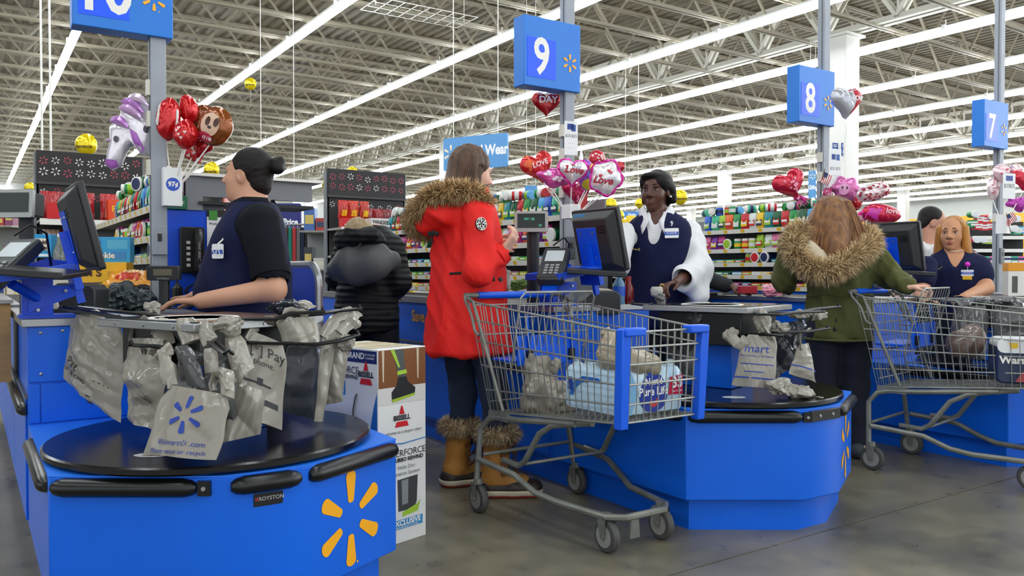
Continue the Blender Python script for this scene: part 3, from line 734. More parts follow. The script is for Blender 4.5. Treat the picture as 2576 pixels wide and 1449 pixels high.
def face_parts(t, H, lip='#8d4a44', brow='#2a1c14', iris='#2a1a10', sclera='#cfc6bd', brows=True):
    for s_ in (-1, 1):
        mb = MB(); mb.M = H.M(); mb.ell((s_*.031, .0765, .0), (.0138, .010, .0058), 12, 8); mb.mi = 1; mb.ell((s_*.031, .0815, .0), (.0062, .0062, .0060), 10, 6)
        part('eye', mb, [paint(sclera, .45), paint(iris, .3)], t, world=True, ang=180)
        if brows:
            mb = MB(); mb.M = H.M(); mb.tube([(s_*.014, .0885, .0265), (s_*.029, .0885, .0290), (s_*.046, .074, .0225)], .003, 6, radii=[.003, .0034, .0016]); part('eyebrow', mb, paint(brow, .7), t, world=True)
        mb = MB(); mb.M = H.M(); mb.tube([(s_*.0165, .0815, .003), (s_*.031, .0885, .0078), (s_*.046, .0755, .002)], .0018, 5); part('eyelash', mb, paint(brow, .7), t, world=True)
    mb = MB(); mb.M = H.M()
    mb.grid(lambda u, v: (lambda x, q: (x, .0985-.009*(x/.023)**2*1.25-abs(q-.5)*.006*(1 if q < .99 else 1), -.0665+(.0105*q if q > 0 else 0)*(1-(x/.026)**2)))(-.025+.05*u, v), 10, 4)
    mb.grid(lambda u, v: (lambda x, q: (x, .0978-.009*(x/.023)**2*1.25-abs(q-.5)*.006, -.0672-.0125*q*(1-(x/.0237)**2)))(-.023+.046*u, 1-v), 10, 4)
    part('lips', mb, paint(lip, .4), t, world=True, ang=180)
def sdf_hand(S, w, f, n, thumb, curl=.5, L=.175, spread=.12, tcurl=.5, k=.005, each=None):
    """palm and five separate fingers: w wrist, f towards the fingertips, n palm normal (fingers curl to it), thumb side +-1"""
    w = Vector(w); f = Vector(f).normalized(); n = Vector(n); n = (n-f*n.dot(f)).normalized(); t = f.cross(n)*thumb; q = L/.18
    spec = [(.027, .40), (.009, .445), (-.010, .41), (-.027, .33)]
    for i, (off, ln) in enumerate(spec):
        b = w+f*L*.5+t*off*q; S.cone(w+t*off*.55*q, b, .0135*q, .0115*q, .012*q)
        p = b; a = 0; d = (f+t*off*spread*14).normalized(); cu = each[i] if each else curl
        for j, fr in enumerate((.44, .32, .24)):
            a += cu*(.8, 1.0, .7)[j]; g = d*math.cos(a)+n*math.sin(a); e = p+g*ln*L*1.15*fr
            S.cone(p, e, (.0098, .0088, .0078)[j]*q, (.0088, .0078, .0066)[j]*q, k); p = e
    p = w+f*L*.12+t*.018*q
    m = p+(f*.55+t*.75+n*.25).normalized()*L*.24; S.cone(p, m, .0145*q, .0115*q, .012*q)
    m2 = m+(f*.85+t*.35*(1-tcurl)+n*.6*tcurl).normalized()*L*.18; S.cone(m, m2, .0105*q, .0095*q, k)
    m3 = m2+(f*.9-t*.2*tcurl+n*.7*tcurl).normalized()*L*.15; S.cone(m2, m3, .0092*q, .0072*q, k)
def sections(S, base, F2, secs, k=.0, op='u', zr=None, power=2.0, round_=.03):
    """a trunk of elliptic sections (z, side, fwd, half width, half depth), side and fwd along the figure's own axes"""
    F = np.array([F2[0], F2[1]], 'f4'); F /= np.linalg.norm(F); R_ = np.array([F[1], -F[0]]); se = np.array(secs, 'f4'); se = se[se[:, 0].argsort()]
    m = float(max(se[:, 3].max(), se[:, 4].max())+np.abs(se[:, 1:3]).max()+.06); z0, z1 = float(se[0, 0]), float(se[-1, 0])
    lo = (base[0]-m, base[1]-m, z0-.05); hi = (base[0]+m, base[1]+m, z1+.05)
    sl, X = S.blk(lo, hi)
    if sl is None: return S
    zz = X[2].ravel(); zs = np.linspace(z0, z1, 60); 
    def sm(c):
        y = np.interp(zs, se[:, 0], se[:, c]); yp = np.pad(y, 3, mode='edge'); y = sum(yp[i:i+len(y)] for i in range(7))/7; return np.interp(zz, zs, y)[None, None, :]
    x = (X[0]-base[0]); y = (X[1]-base[1])
    r = x*R_[0]+y*R_[1]-sm(1); f = x*F[0]+y*F[1]-sm(2); wd, dp = sm(3), sm(4)
    q = (np.abs(r/wd)**power+np.abs(f/dp)**power)**(1/power)
    d = (q-1)*np.minimum(wd, dp)
    zc = X[2]; e = np.maximum(z0-zc, zc-z1)
    if round_ > 0:
        a = np.maximum(d+round_, 0); b = np.maximum(e+round_, 0); d = np.minimum(np.maximum(d, e), 0)*0+np.where((a > 0) & (b > 0), np.sqrt(a*a+b*b)-round_, np.maximum(d, e))
    else: d = np.maximum(d, e)
    return S.mix(sl, d.astype('f4'), k, op)
def wrinkle(V, amp, sc, seed=0, ridged=True, stretch=(1, 1, 1)):
    """fold vertices in and out along their rough outward direction with ridged waves"""
    r = np.random.RandomState(seed); P = V*np.array(stretch); n = np.zeros(len(V))
    for i in range(7):
        d = r.normal(size=3); d /= np.linalg.norm(d); fq = sc*(1+.9*r.rand()*i/3); ph = r.rand()*6.28
        wob = .6*np.sin(P @ (np.roll(d, 1)*fq*.7)+ph*2)
        a = np.sin(P @ (d*fq)+ph+wob); n += ((1-2*np.abs(a)) if ridged else a)/(1+.5*i)
    return n*amp/2.5
def normals(V, F):
    a = V[F[:, 2]]-V[F[:, 0]]; b = V[F[:, 3]]-V[F[:, 1]]; c = np.cross(a, b); N = np.zeros_like(V)
    for i in range(4): np.add.at(N, F[:, i], c)
    return N/(np.linalg.norm(N, axis=1)[:, None]+1e-9)
def cloth(S, name, m, t, amp=.004, sc=28, seed=1, stretch=(1, 1, .6), **k):
    V, F = S.mesh()
    if amp: V = V+normals(V, F)*wrinkle(V, amp, sc, seed, True, stretch)[:, None]
    return part(name, (V, F), m, t, world=True, ang=180, **k)
def fur(name, path, rad, n, ln, cols, t, seed=3, rw=.003, droop=.3, keep=None):
    """a fur trim: brown core and thousands of thin tapered tufts"""
    r = random.Random(seed); P = [Vector(p) for p in path]; L = [0]
    for i in range(len(P)-1): L.append(L[-1]+(P[i+1]-P[i]).length)
    mb = MB(); mb.tube(P, rad*.8, 8)
    for _ in range(n):
        x = r.random()*L[-1]; i = max(j for j in range(len(P)-1) if L[j] <= x); q = P[i].lerp(P[i+1], (x-L[i])/(L[i+1]-L[i])); d = (P[i+1]-P[i]).normalized()
        o = Vector((r.gauss(0, 1), r.gauss(0, 1), r.gauss(0, 1))); o = (o-d*o.dot(d)).normalized(); q = q+o*rad*.7
        g = (o+d*r.gauss(0, .35)+Vector((0, 0, -droop*r.random()))).normalized(); l = ln*(.6+.7*r.random()); s_ = g.orthogonal().normalized()*rw*(.7+.6*r.random()); s2 = g.cross(s_); tip = q+g*l+Vector((0, 0, -l*.25*r.random()))
        mid = q+g*l*.55
        mb.mi = r.choice((0, 0, 1, 1, 2)); mb.add([q-s_, q+s_*.5+s2*.87, q+s_*.5-s2*.87, mid-s_*.8, mid+s_*.4+s2*.7, mid+s_*.4-s2*.7, tip], [(0, 1, 4, 3), (1, 2, 5, 4), (2, 0, 3, 5), (3, 4, 6), (4, 5, 6), (5, 3, 6)])
    return part(name, mb, [paint(c, .8) for c in cols], t, world=True, ang=180, kind='stuff')
def strands(name, paths, r, m, t, seed=5, n=5, **k):
    mb = MB()
    for p in paths: mb.tube(p, r, n, radii=[r*q for q in np.interp(np.linspace(0, 1, len(p)), [0, .15, .8, 1], [.5, 1, .8, .15])])
    return part(name, mb, m, t, world=True, ang=180, **k)
def legs(S, hips, knees, ankles, rs=(.085, .062, .045), k=.03):
    for h, kn, an in zip(hips, knees, ankles): S.chain([h, kn, an], rs, k)
def foot(S, ankle, d, L=.25, r=.042):
    d = Vector(d).normalized(); a = Vector(ankle); S.cone((a.x, a.y, .05), a, r, r*.9, .02)
    S.cone(a-d*.05+Vector((0, 0, .045-a.z)), a+d*(L-.09)+Vector((0, 0, .04-a.z)), r, r*.85, .02)
SKIN_T = mat('skin_tan', '#c9977c', .5, var=(14, .06), spec=.35); SKIN_D = mat('skin_deep', '#573528', .42, var=(14, .08), spec=.5); SKIN_P = mat('skin_pale', '#dcae98', .5, var=(14, .05), spec=.35)
NAVY = mat('navy_vest', '#10163c', .8, spec=.3, bump=(420, .12)); NAVYD = mat('navy_polo', '#0b0f18', .85, spec=.25, bump=(500, .12)); JEAN = mat('denim', '#1f2c44', .85, bump=(300, .2), var=(7, .3)); DARKP = mat('dark_trousers', '#15171c', .8)
HAIRB = mat('hair_dark', '#130d0b', .5, spec=.3, stretch=(60, 60, 6), bump=(8, .35)); WHITEC = mat('white_cotton', '#e2e3e6', .8, bump=(300, .08))
def body(S, base, F2, secs, neck, sh, arms, hip, kn, an, skin_sl=None):
    sections(S, base, F2, secs, 0)
    for a in arms: S.chain(a, (.052, .042, .028), .03)
    legs(S, hip, kn, an)
def LF(base, F2):
    f = Vector((F2[0], F2[1], 0)).normalized(); r = Vector((f.y, -f.x, 0)); b = Vector((base[0], base[1], 0))
    return lambda x, y, z: b+r*x+f*y+Vector((0, 0, z))
def bounds(pts, m=.14):
    P = np.array([tuple(p) for p in pts]); return P.min(0)-m, P.max(0)+m
# ---------------------------------------------------------------- cashier with the bun (lane ten)
def cashier_bun():
    b = fl(625, 3.68); F2 = tuple((-RGT+FWD*.05).xy); L = LF(b, F2)
    t = thing('person', 'cashier with dark hair in a bun, navy vest over dark polo, seen in profile', 'person', b)
    H = Frame(at(622, 441, 3.68), (-RGT+FWD*.16).xy, math.radians(4), 0, 1.0)
    hip = [L(-.1, 0, .86), L(.1, 0, .86)]; kn = [L(-.1, .02, .47), L(.1, .02, .47)]; an = [L(-.1, 0, .08), L(.1, 0, .08)]
    armL = [at(655, 562, 3.5), at(688, 728, 3.42), at(505, 757, 3.36)]; armR = [L(.2, .0, 1.28), L(.27, .05, 1.0), L(.12, .3, .945)]
    tors = [(.72, 0, 0, .19, .17), (.86, 0, .0, .21, .19), (.97, 0, .025, .215, .205), (1.12, 0, .005, .205, .175), (1.25, 0, -.015, .20, .135), (1.33, 0, -.03, .165, .10), (1.385, 0, -.035, .08, .075)]
    lo, hi = bounds([L(-.3, -.3, 0), L(.3, .42, 1.62), L(-.3, .42, 0), L(.3, -.3, 0), at(420, 760, 3.3), *armL], .06); lo[2] = 0
    S = SDF(lo, hi, .0062)
    sections(S, b, F2, [(z, r, f, w_-.012, d-.012) for z, r, f, w_, d in tors])
    legs(S, hip, kn, an, (.1, .07, .05)); 
    for a, q in zip(an, (-1, 1)): foot(S, a, (F2[0], F2[1], 0))
    S.chain(armL, (.07, .05, .033), .03); S.chain(armR, (.07, .048, .03), .03)
    sdf_head(S, H, L(0, -.02, 1.36), .066, .014)
    S.ell(H.P(0, .03, -.1), (.05, .05, .03), H.B, .03)
    sdf_hand(S, armL[2], (at(430, 757, 3.34)-armL[2]), Vector((0, 0, -1)), -1, .35, .175)
    sdf_hand(S, armR[2], Vector((F2[0], F2[1], -.1)), Vector((0, 0, -1)), 1, .4, .175)
    V, F = S.mesh(); part('body', (V, F), SKIN_T, t, world=True, ang=180)
    face_parts(t, H, '#9c5a50', '#1d1512')
    # hair
    S = SDF(*[np.array(q) for q in (H.c-Vector((.2, .2, .2)), H.c+Vector((.2, .2, .2)))], .0055)
    S.ell(H.P(0, -.026, .036), (.084, .099, .093), H.B); S.ell(H.P(0, -.065, -.03), (.066, .05, .07), H.B, .02)
    S.ell(H.P(0, .125, -.045), (.12, .105, .105), H.B, .01, 's'); 
    for s_ in (-1, 1): S.ell(H.P(s_*.085, .015, -.035), (.03, .045, .05), H.B, .01, 's')
    S.ell(H.P(0, -.142, .05), (.041, .036, .04), H.B, .005); S.ell(H.P(.0, -.152, .07), (.026, .024, .024), H.B, .004); S.ell(H.P(-.018, -.158, .036), (.024, .024, .022), H.B, .004)
    V, F = S.mesh(); V = V+normals(V, F)*wrinkle(V, .0014, 110, 4)[:, None]; part('hair', (V, F), HAIRB, t, world=True, ang=180)
    # dark polo with short sleeves and collar
    S = SDF(lo, hi, .008)
    sections(S, b, F2, [(z, r, f, w_, d) for z, r, f, w_, d in tors if z > 1.0][0:]); 
    def half(a, g): return a[1].lerp(a[0], g)
    S.chain([armL[0], half(armL, .2)], (.088, .078), .03); S.chain([armR[0], half(armR, .2)], (.085, .075), .03)
    S.cone(armL[1], armL[2], .07, .05, .0, 's'); 
    d = (armL[1]-armL[0]).normalized(); S.cut(armL[1]-d*.03, (d.x, d.y, d.z)) if False else None
    cloth(S, 'polo_shirt', NAVYD, t, .004, 30, 3)
    a, c = half(armL, .28), half(armL, .18); mb = MB(); mb.tube([a, c], .083, 18, radii=[.0835, .0825]); part('sleeve_hem', mb, NAVYD, t, world=True)
    # vest
    S = SDF(lo, hi, .008)
    sections(S, b, F2, [(z, r, f, w_+.008, d+.012) for z, r, f, w_, d in tors])
    for a, s_ in ((armL, -1), (armR, 1)): S.cone(a[0]+Vector((0, 0, .0)), a[0]+(L(s_*.3, 0, 1.2)-L(0, 0, 1.2)), .095, .14, .015, 's')
    S.cone(L(0, .1, 1.37), L(0, .2, 1.18), .075, .012, .01, 's'); S.ell(L(0, -.02, 1.42), (.1, .1, .06), None, .01, 's')
    cloth(S, 'vest', NAVY, t, .006, 22, 8)
    # collar
    mb = MB(); nk = L(0, -.018, 1.355)
    def col(u, v):
        a = -2.75+5.5*u+PI/2; rr = .096+.028*(1-v)+.012*abs(u-.5); p = L(rr*math.cos(a), -.012+rr*1.0*math.sin(a), 1.33+.062*v-.03*abs(math.sin(a/1)) *0-.035*max(0, math.sin(a)))
        return p
    mb.grid(col, 24, 4); o = part('collar', mb, NAVYD, t, world=True); s = o.modifiers.new('thick', 'SOLIDIFY'); s.thickness = .006
    # badge hanging on the chest: strap, then card
    p0 = at(572, 580, 3.50); p1 = at(548, 632, 3.46)
    M = oriented(p1, *(-(at(548, 632, 4)-at(548, 632, 3)).normalized()+Vector((-.5, .4, 0))).xy, 0)
    mb = MB(); mb.tube([p0, p0.lerp(p1, .5)+Vector((0, 0, .004)), p1+Vector((0, 0, .03))], .004, 6); bd = part('badge_clip', mb, WHT, t, world=True)
    mb = MB(); mb.M = M; mb.prism(rrect(.058, .062, .006, 2), -.002, .001, 'y'); part('badge', mb, paint('#f2f3f5', .35), t, world=True)
    mb = MB(); mb.M = M; quad(mb, -.027, -.012, .027, .006, lambda x, y: (x, -.0032, y)); part('badge_stripe', mb, paint('#2a55b8', .4), t, world=True)
    mb = MB(); put_text(mb, 'VI', .05, lambda x, y: M @ Vector((x, -.0038, y-.008)), shear=-.3); part('lettering', mb, WHT, t, world=True)
    S = SDF(lo, (hi[0], hi[1], 1.0), .012); sections(S, b, F2, [(z, r, f, w_, d) for z, r, f, w_, d in tors if z < .98]); legs(S, hip, kn, an, (.115, .085, .07)); S.cut((0, 0, .07), (0, 0, -1)); cloth(S, 'trousers', DARKP, t, 0)
    S = SDF(lo, (hi[0], hi[1], .2), .01)
    for a in an: foot(S, a, (F2[0], F2[1], 0), .27, .05)
    S.cut((0, 0, .004), (0, 0, -1)); cloth(S, 'shoe', BLKP, t, 0)
cashier_bun()

# ---------------------------------------------------------------- red coat shopper
RED = mat('red_coat', '#e0180f', .7, bump=(380, .1)); DENIM = mat('dark_denim', '#22304a', .85, var=(9, .35), bump=(320, .2), col2='#141c2c')
HAIRR = mat('hair_brown', '#5e402c', .42, stretch=(70, 70, 5), bump=(7, .4), var=(.5, .5))
def ring(path_fn, n): return [path_fn(i/n) for i in range(n+1)]
def red_coat():
    b = fl(1178, 3.95); F2 = (.985, .17); L = LF(b, F2)
    t = thing('person', 'shopper in a long red parka with fur hood and tan lace boots', 'person', b)
    H = Frame(at(1188, 432, 3.93), (RGT*.86+FWD*.5).xy, math.radians(-10), 0, .98)
    an = [at(1158, 1175, 4.06), at(1258, 1180, 3.86)]; an[0].z = an[1].z = .1
    kn = [at(1165, 985, 4.04), at(1243, 985, 3.86)]; hip = [L(-.09, 0, .84), L(.09, 0, .84)]
    sh = at(1205, 540, 3.78); el = at(1204, 683, 3.70); wr = at(1262, 634, 3.76)
    armR = [sh, el, wr]; armL = [L(-.19, 0, 1.33), L(-.22, .1, 1.08), L(-.02, .22, 1.19)]
    tors = [(.66, 0, -.005, .235, .215), (.75, 0, -.005, .222, .205), (.9, 0, 0, .205, .19), (1.05, 0, 0, .19, .175), (1.2, 0, 0, .19, .165), (1.32, 0, -.005, .185, .15), (1.4, 0, -.01, .14, .12), (1.46, 0, -.005, .085, .085)]
    lo, hi = bounds([L(-.3, -.3, 0), L(.3, .3, 1.66), L(-.3, .3, 0), L(.3, -.3, 0), at(1300, 620, 3.75)], .05); lo[2] = 0
    S = SDF(lo, hi, .0062)
    sections(S, b, F2, [(z, r, f, w_*.72, d*.62) for z, r, f, w_, d in tors]); legs(S, hip, kn, an, (.078, .056, .042), .03)
    for a, d in zip(an, ((1, -.25, 0), (.92, -.5, 0))): foot(S, a, d, .24, .036)
    S.chain(armR, (.045, .038, .026), .02); S.chain(armL, (.045, .038, .026), .02)
    sdf_head(S, H, L(0, -.01, 1.42), .05)
    sdf_hand(S, wr, at(1287, 606, 3.76)-wr, Vector((-.3, .55, .2)), -1, .75, .165, tcurl=.8)
    sdf_hand(S, armL[2], (at(1290, 612, 3.84)-armL[2]), Vector((.2, -.9, 0)), 1, .7, .165)
    V, F = S.mesh(); part('body', (V, F), SKIN_P, t, world=True, ang=180); face_parts(t, H, '#b5655c', '#4a3524', brows=False)
    # hair, straight to the collar
    S = SDF(*[np.array(q) for q in (H.c-Vector((.2, .2, .26)), H.c+Vector((.2, .2, .2)))], .0055)
    S.ell(H.P(0, -.022, .036), (.086, .103, .094), H.B); S.cone(H.P(0, -.05, .0), H.P(0, -.075, -.17), .078, .066, .02, 'u')
    for s_ in (-1, 1): S.cone(H.P(s_*.066, -.015, .03), H.P(s_*.07, -.02, -.165), .03, .022, .02)
    S.ell(H.P(0, .13, -.05), (.1, .105, .125), H.B, .01, 's'); S.ell(H.P(.095, .005, -.012), (.022, .024, .034), H.B, .006, 's')
    V, F = S.mesh(); V = V+normals(V, F)*wrinkle(V, .004, 120, 2, True, (1, 1, .12))[:, None]; part('hair', (V, F), HAIRR, t, world=True, ang=180)
    ps = []
    for i in range(46):
        a = -2.9+5.0*i/45; x, y = .083*math.sin(a), -.03-.082*math.cos(a+.0); j = rnd.random()
        ps.append([H.P(x*.75, y*.7-.01, .1), H.P(x*1.02, y*1.02, .05), H.P(x*1.04, y*1.05, -.05), H.P(x*1.02+.006*j, y*1.03, -.12-.05*j)])
    strands('hair_strand', ps, .006, HAIRR, t, kind='stuff')
    # coat
    S = SDF(lo, hi, .007)
    sections(S, b, F2, tors)
    S.chain([sh+Vector((0, 0, .0)), el, wr.lerp(el, .12)], (.082, .072, .056), .03); S.chain([armL[0], armL[1], armL[2].lerp(armL[1], .2)], (.08, .068, .056), .03)
    # hood lying on the back
    hc = at(1120, 540, 3.86); S.ell(hc, (.12, .12, .085), None, .03); S.ell(at(1085, 560, 3.9), (.085, .085, .07), None, .03); S.ell(at(1165, 510, 3.83), (.07, .07, .045), None, .03)
    S.cone(wr.lerp(el, .12), wr+(wr-el).normalized()*.08, .04, .045, .005, 's')
    S.ell(L(0, .015, 1.5), (.075, .075, .09), None, .01, 's')
    cloth(S, 'parka', RED, t, .013, 22, 6, (1, 1, .75))
    # standing collar at the throat
    mb = MB()
    def col(u, v): a = -.75+2.5*u; rr = .105-.012*v; return L(rr*math.cos(a)*1.02, .005+rr*math.sin(a), 1.375+.095*v+.012*u)
    mb.grid(col, 16, 4); o = part('collar', mb, [RED], t, world=True); s = o.modifiers.new('thick', 'SOLIDIFY'); s.thickness = .018
    mb = MB(); mb.tube([col(0, i/4) for i in range(5)]+[col(i/6, 1) for i in range(1, 7)], .006, 6); part('collar_edge', mb, paint('#15161a', .6), t, world=True)
    # cuff, pocket zip, toggle, tab, patch
    q = wr.lerp(el, .1); d = (wr-el).normalized(); part('cuff', MB().tube([q-d*.02, q+d*.012], .058, 18), RED, t, world=True)
    part('cuff_edge', MB().tube([q+d*.010, q+d*.018], .05, 16), paint('#15161a', .6), t, world=True)
    part('pocket_zip', MB().tube([at(1131, 689, 3.735), at(1160, 687, 3.73), at(1184, 684, 3.70)], .0065, 6), paint('#1d1214', .5), t, world=True)
    tg = part('hood_toggle', MB().tube([at(1078, 590, 3.76), at(1092, 586, 3.745), at(1102, 590, 3.74)], .012, 6), paint('#191516', .6), t, world=True)
    part('toggle_strap', MB().tube([at(1090, 588, 3.745), at(1086, 600, 3.74), at(1088, 612, 3.74)], .012, 6, flat=.4), paint('#191516', .6), tg, world=True)
    part('tab', MB().tube([at(1240, 690, 3.70), at(1243, 708, 3.70)], .011, 6, flat=.5), paint('#191516', .6), t, world=True)
    part('tab', MB().tube([at(1257, 640+58, 3.69), at(1262, 708, 3.69)], .016, 6, flat=.6), paint('#191516', .6), t, world=True)
    pc = at(1211, 563, 3.655); pn = (EYE-pc).normalized()+RGT*.45; pn.normalize(); M = oriented(pc, pn.x, pn.y, math.radians(8)); fn = lambda dy: (lambda x, y: M @ Vector((x, dy, y)))
    mb = MB(); mb.M = M; mb.prism([(.026*math.cos(2*PI*i/24), .03*math.sin(2*PI*i/24)) for i in range(24)], -.002, .012, 'y'); pt = part('sleeve_patch', mb, paint('#17181a', .6), t, world=True)
    mb = MB(); 
    for r0, r1 in ((.92, 1.0), (.6, .68)):
        n = 24
        for i in range(n):
            a0, a1 = 2*PI*i/n, 2*PI*(i+1)/n; f_ = fn(-.0026); mb.add([f_(.026*r*math.cos(a), .03*r*math.sin(a)) for r, a in ((r0, a0), (r1, a0), (r1, a1), (r0, a1))], [(0, 1, 2, 3)])
    for i in range(12):
        if i % 3 == 2: continue
        a = 2*PI*i/12; f_ = fn(-.0026); quad(mb, -.003, -.0025, .003, .0025, lambda x, y: f_(.0208*math.cos(a)+x*math.sin(a)+y*math.cos(a), .0240*math.sin(a)-x*math.cos(a)+y*math.sin(a)))
    for i in range(5):
        a = 2*PI*i/5+.3; f_ = fn(-.0026); mb.add([f_(.003*math.cos(a), .003*math.sin(a)), f_(.013*math.cos(a-.3), .015*math.sin(a-.3)), f_(.015*math.cos(a), .017*math.sin(a)), f_(.013*math.cos(a+.25), .015*math.sin(a+.25))], [(0, 1, 2, 3)])
    part('patch_print', mb, WHT, pt, world=True, label='round white emblem print')
    fur('fur_trim', [at(*p) for p in ((1222, 520, 3.80), (1210, 498, 3.79), (1178, 482, 3.77), (1140, 480, 3.76), (1100, 488, 3.78), (1068, 508, 3.82), (1046, 535, 3.87), (1042, 562, 3.93), (1056, 580, 3.99), (1085, 560, 4.08), (1120, 530, 4.12))], .036, 9500, .046, ('#cdaa78', '#8d6b46', '#ead2a6'), t, 4, .0019)
    # jeans
    S = SDF(lo, (hi[0], hi[1], .95), .007); legs(S, hip, kn, an, (.096, .068, .056), .03); S.cut((0, 0, .2), (0, 0, -1)); S.cut((0, 0, .9), (0, 0, 1)); cloth(S, 'jeans', DENIM, t, .005, 40, 5)
    # boots
    TAN = mat('boot_tan', '#b07a35', .6, var=(16, .2), bump=(200, .08)); RUBB = paint('#2b201b', .45); CREAM = paint('#cfc4ad', .6); REDL = paint('#8f2c22', .6)
    for a, d, top in zip(an, (Vector((1, -.25, 0)).normalized(), Vector((.85, -.62, 0)).normalized()), ((1158, 1075, 4.05), (1252, 1080, 3.86))):
        tp = at(*top); tp.z = .30
        S = SDF((a.x-.25, a.y-.25, 0), (a.x+.3, a.y+.25, .4), .005)
        g = Vector((a.x, a.y, 0))
        S.cone(tp, g-d*.02+Vector((0, 0, .1)), .072, .058, .02); S.cone(g-d*.035+Vector((0, 0, .075)), g+d*.1+Vector((0, 0, .062)), .056, .046, .03); S.cut((0, 0, .06), (0, 0, -1)); S.cut((0, 0, .3), (0, 0, 1))
        bt = cloth(S, 'boot_upper', TAN, t, .003, 40, 7)
        def sole(z0, z1, k): 
            S = SDF((a.x-.25, a.y-.25, -.02), (a.x+.35, a.y+.25, .16), .005); s_ = Vector((0, 0, .04))
            S.cone(g-d*.045+s_, g+d*.06+s_, .056*k, .05*k, .02); S.cone(g+d*.06+s_, g+d*.155+s_, .05*k, .044*k, .02); S.cut((0, 0, z0), (0, 0, -1)); S.cut((0, 0, z1), (0, 0, 1)); return S
        cloth(sole(.037, .085, 1.08), 'rubber_shell', RUBB, bt, 0); cloth(sole(.012, .038, 1.14), 'midsole', CREAM, bt, 0); cloth(sole(.001, .013, 1.14), 'outsole', REDL, bt, 0)
        s0 = Vector((d.y, -d.x, 0)); e = (d*.72+s0*.7).normalized(); sd = Vector((e.y, -e.x, 0))
        mb = MB()
        for i in range(4):
            z = .12+.045*i
            for s_ in (-1, 1): mb.tube([g+e*(.064-.004*i)+sd*.048*s_+Vector((0, 0, z)), g+e*(.072-.004*i)+sd*.026*s_+Vector((0, 0, z+.004))], .013, 6, flat=.6)
        part('lace_tab', mb, paint('#6a3f1d', .6), bt, world=True, kind='stuff')
        mb = MB()
        for i in range(4):
            z = .12+.045*i; mb.tube([g+e*(.079-.004*i)+sd*.024+Vector((0, 0, z)), g+e*(.084-.004*i)+Vector((0, 0, z+.02)), g+e*(.079-.004*i)-sd*.024+Vector((0, 0, z+.045))], .0032, 5)
        z = .27; c0 = g+e*.07+Vector((0, 0, z)); mb.tube([c0, c0+e*.06+sd*.03+Vector((0, 0, .01)), c0+e*.07+sd*.03+Vector((0, 0, -.08)), c0+e*.05+sd*.02+Vector((0, 0, -.13))], .003, 5)
        part('lace', mb, paint('#33291f', .7), bt, world=True)
        rim = [tp+Vector((.07*math.cos(q), .07*math.sin(q), .0)) for q in np.linspace(0, 2*PI, 17)]
        fur('boot_fur', rim, .026, 3200, .04, ('#bda680', '#86705a', '#e2d2b2'), bt, 8, .0015, .5)
    hd = part('held_card', MB().tbox((0, 0, 0), (.012, .03, .045), Matrix.Translation(at(1283, 601, 3.77))), paint('#b9b6ab', .4), None)
    tag(hd, 'small grey coin purse held in the red coat shopper fingers', 'purse'); hd.name = 'coin_purse'
red_coat()
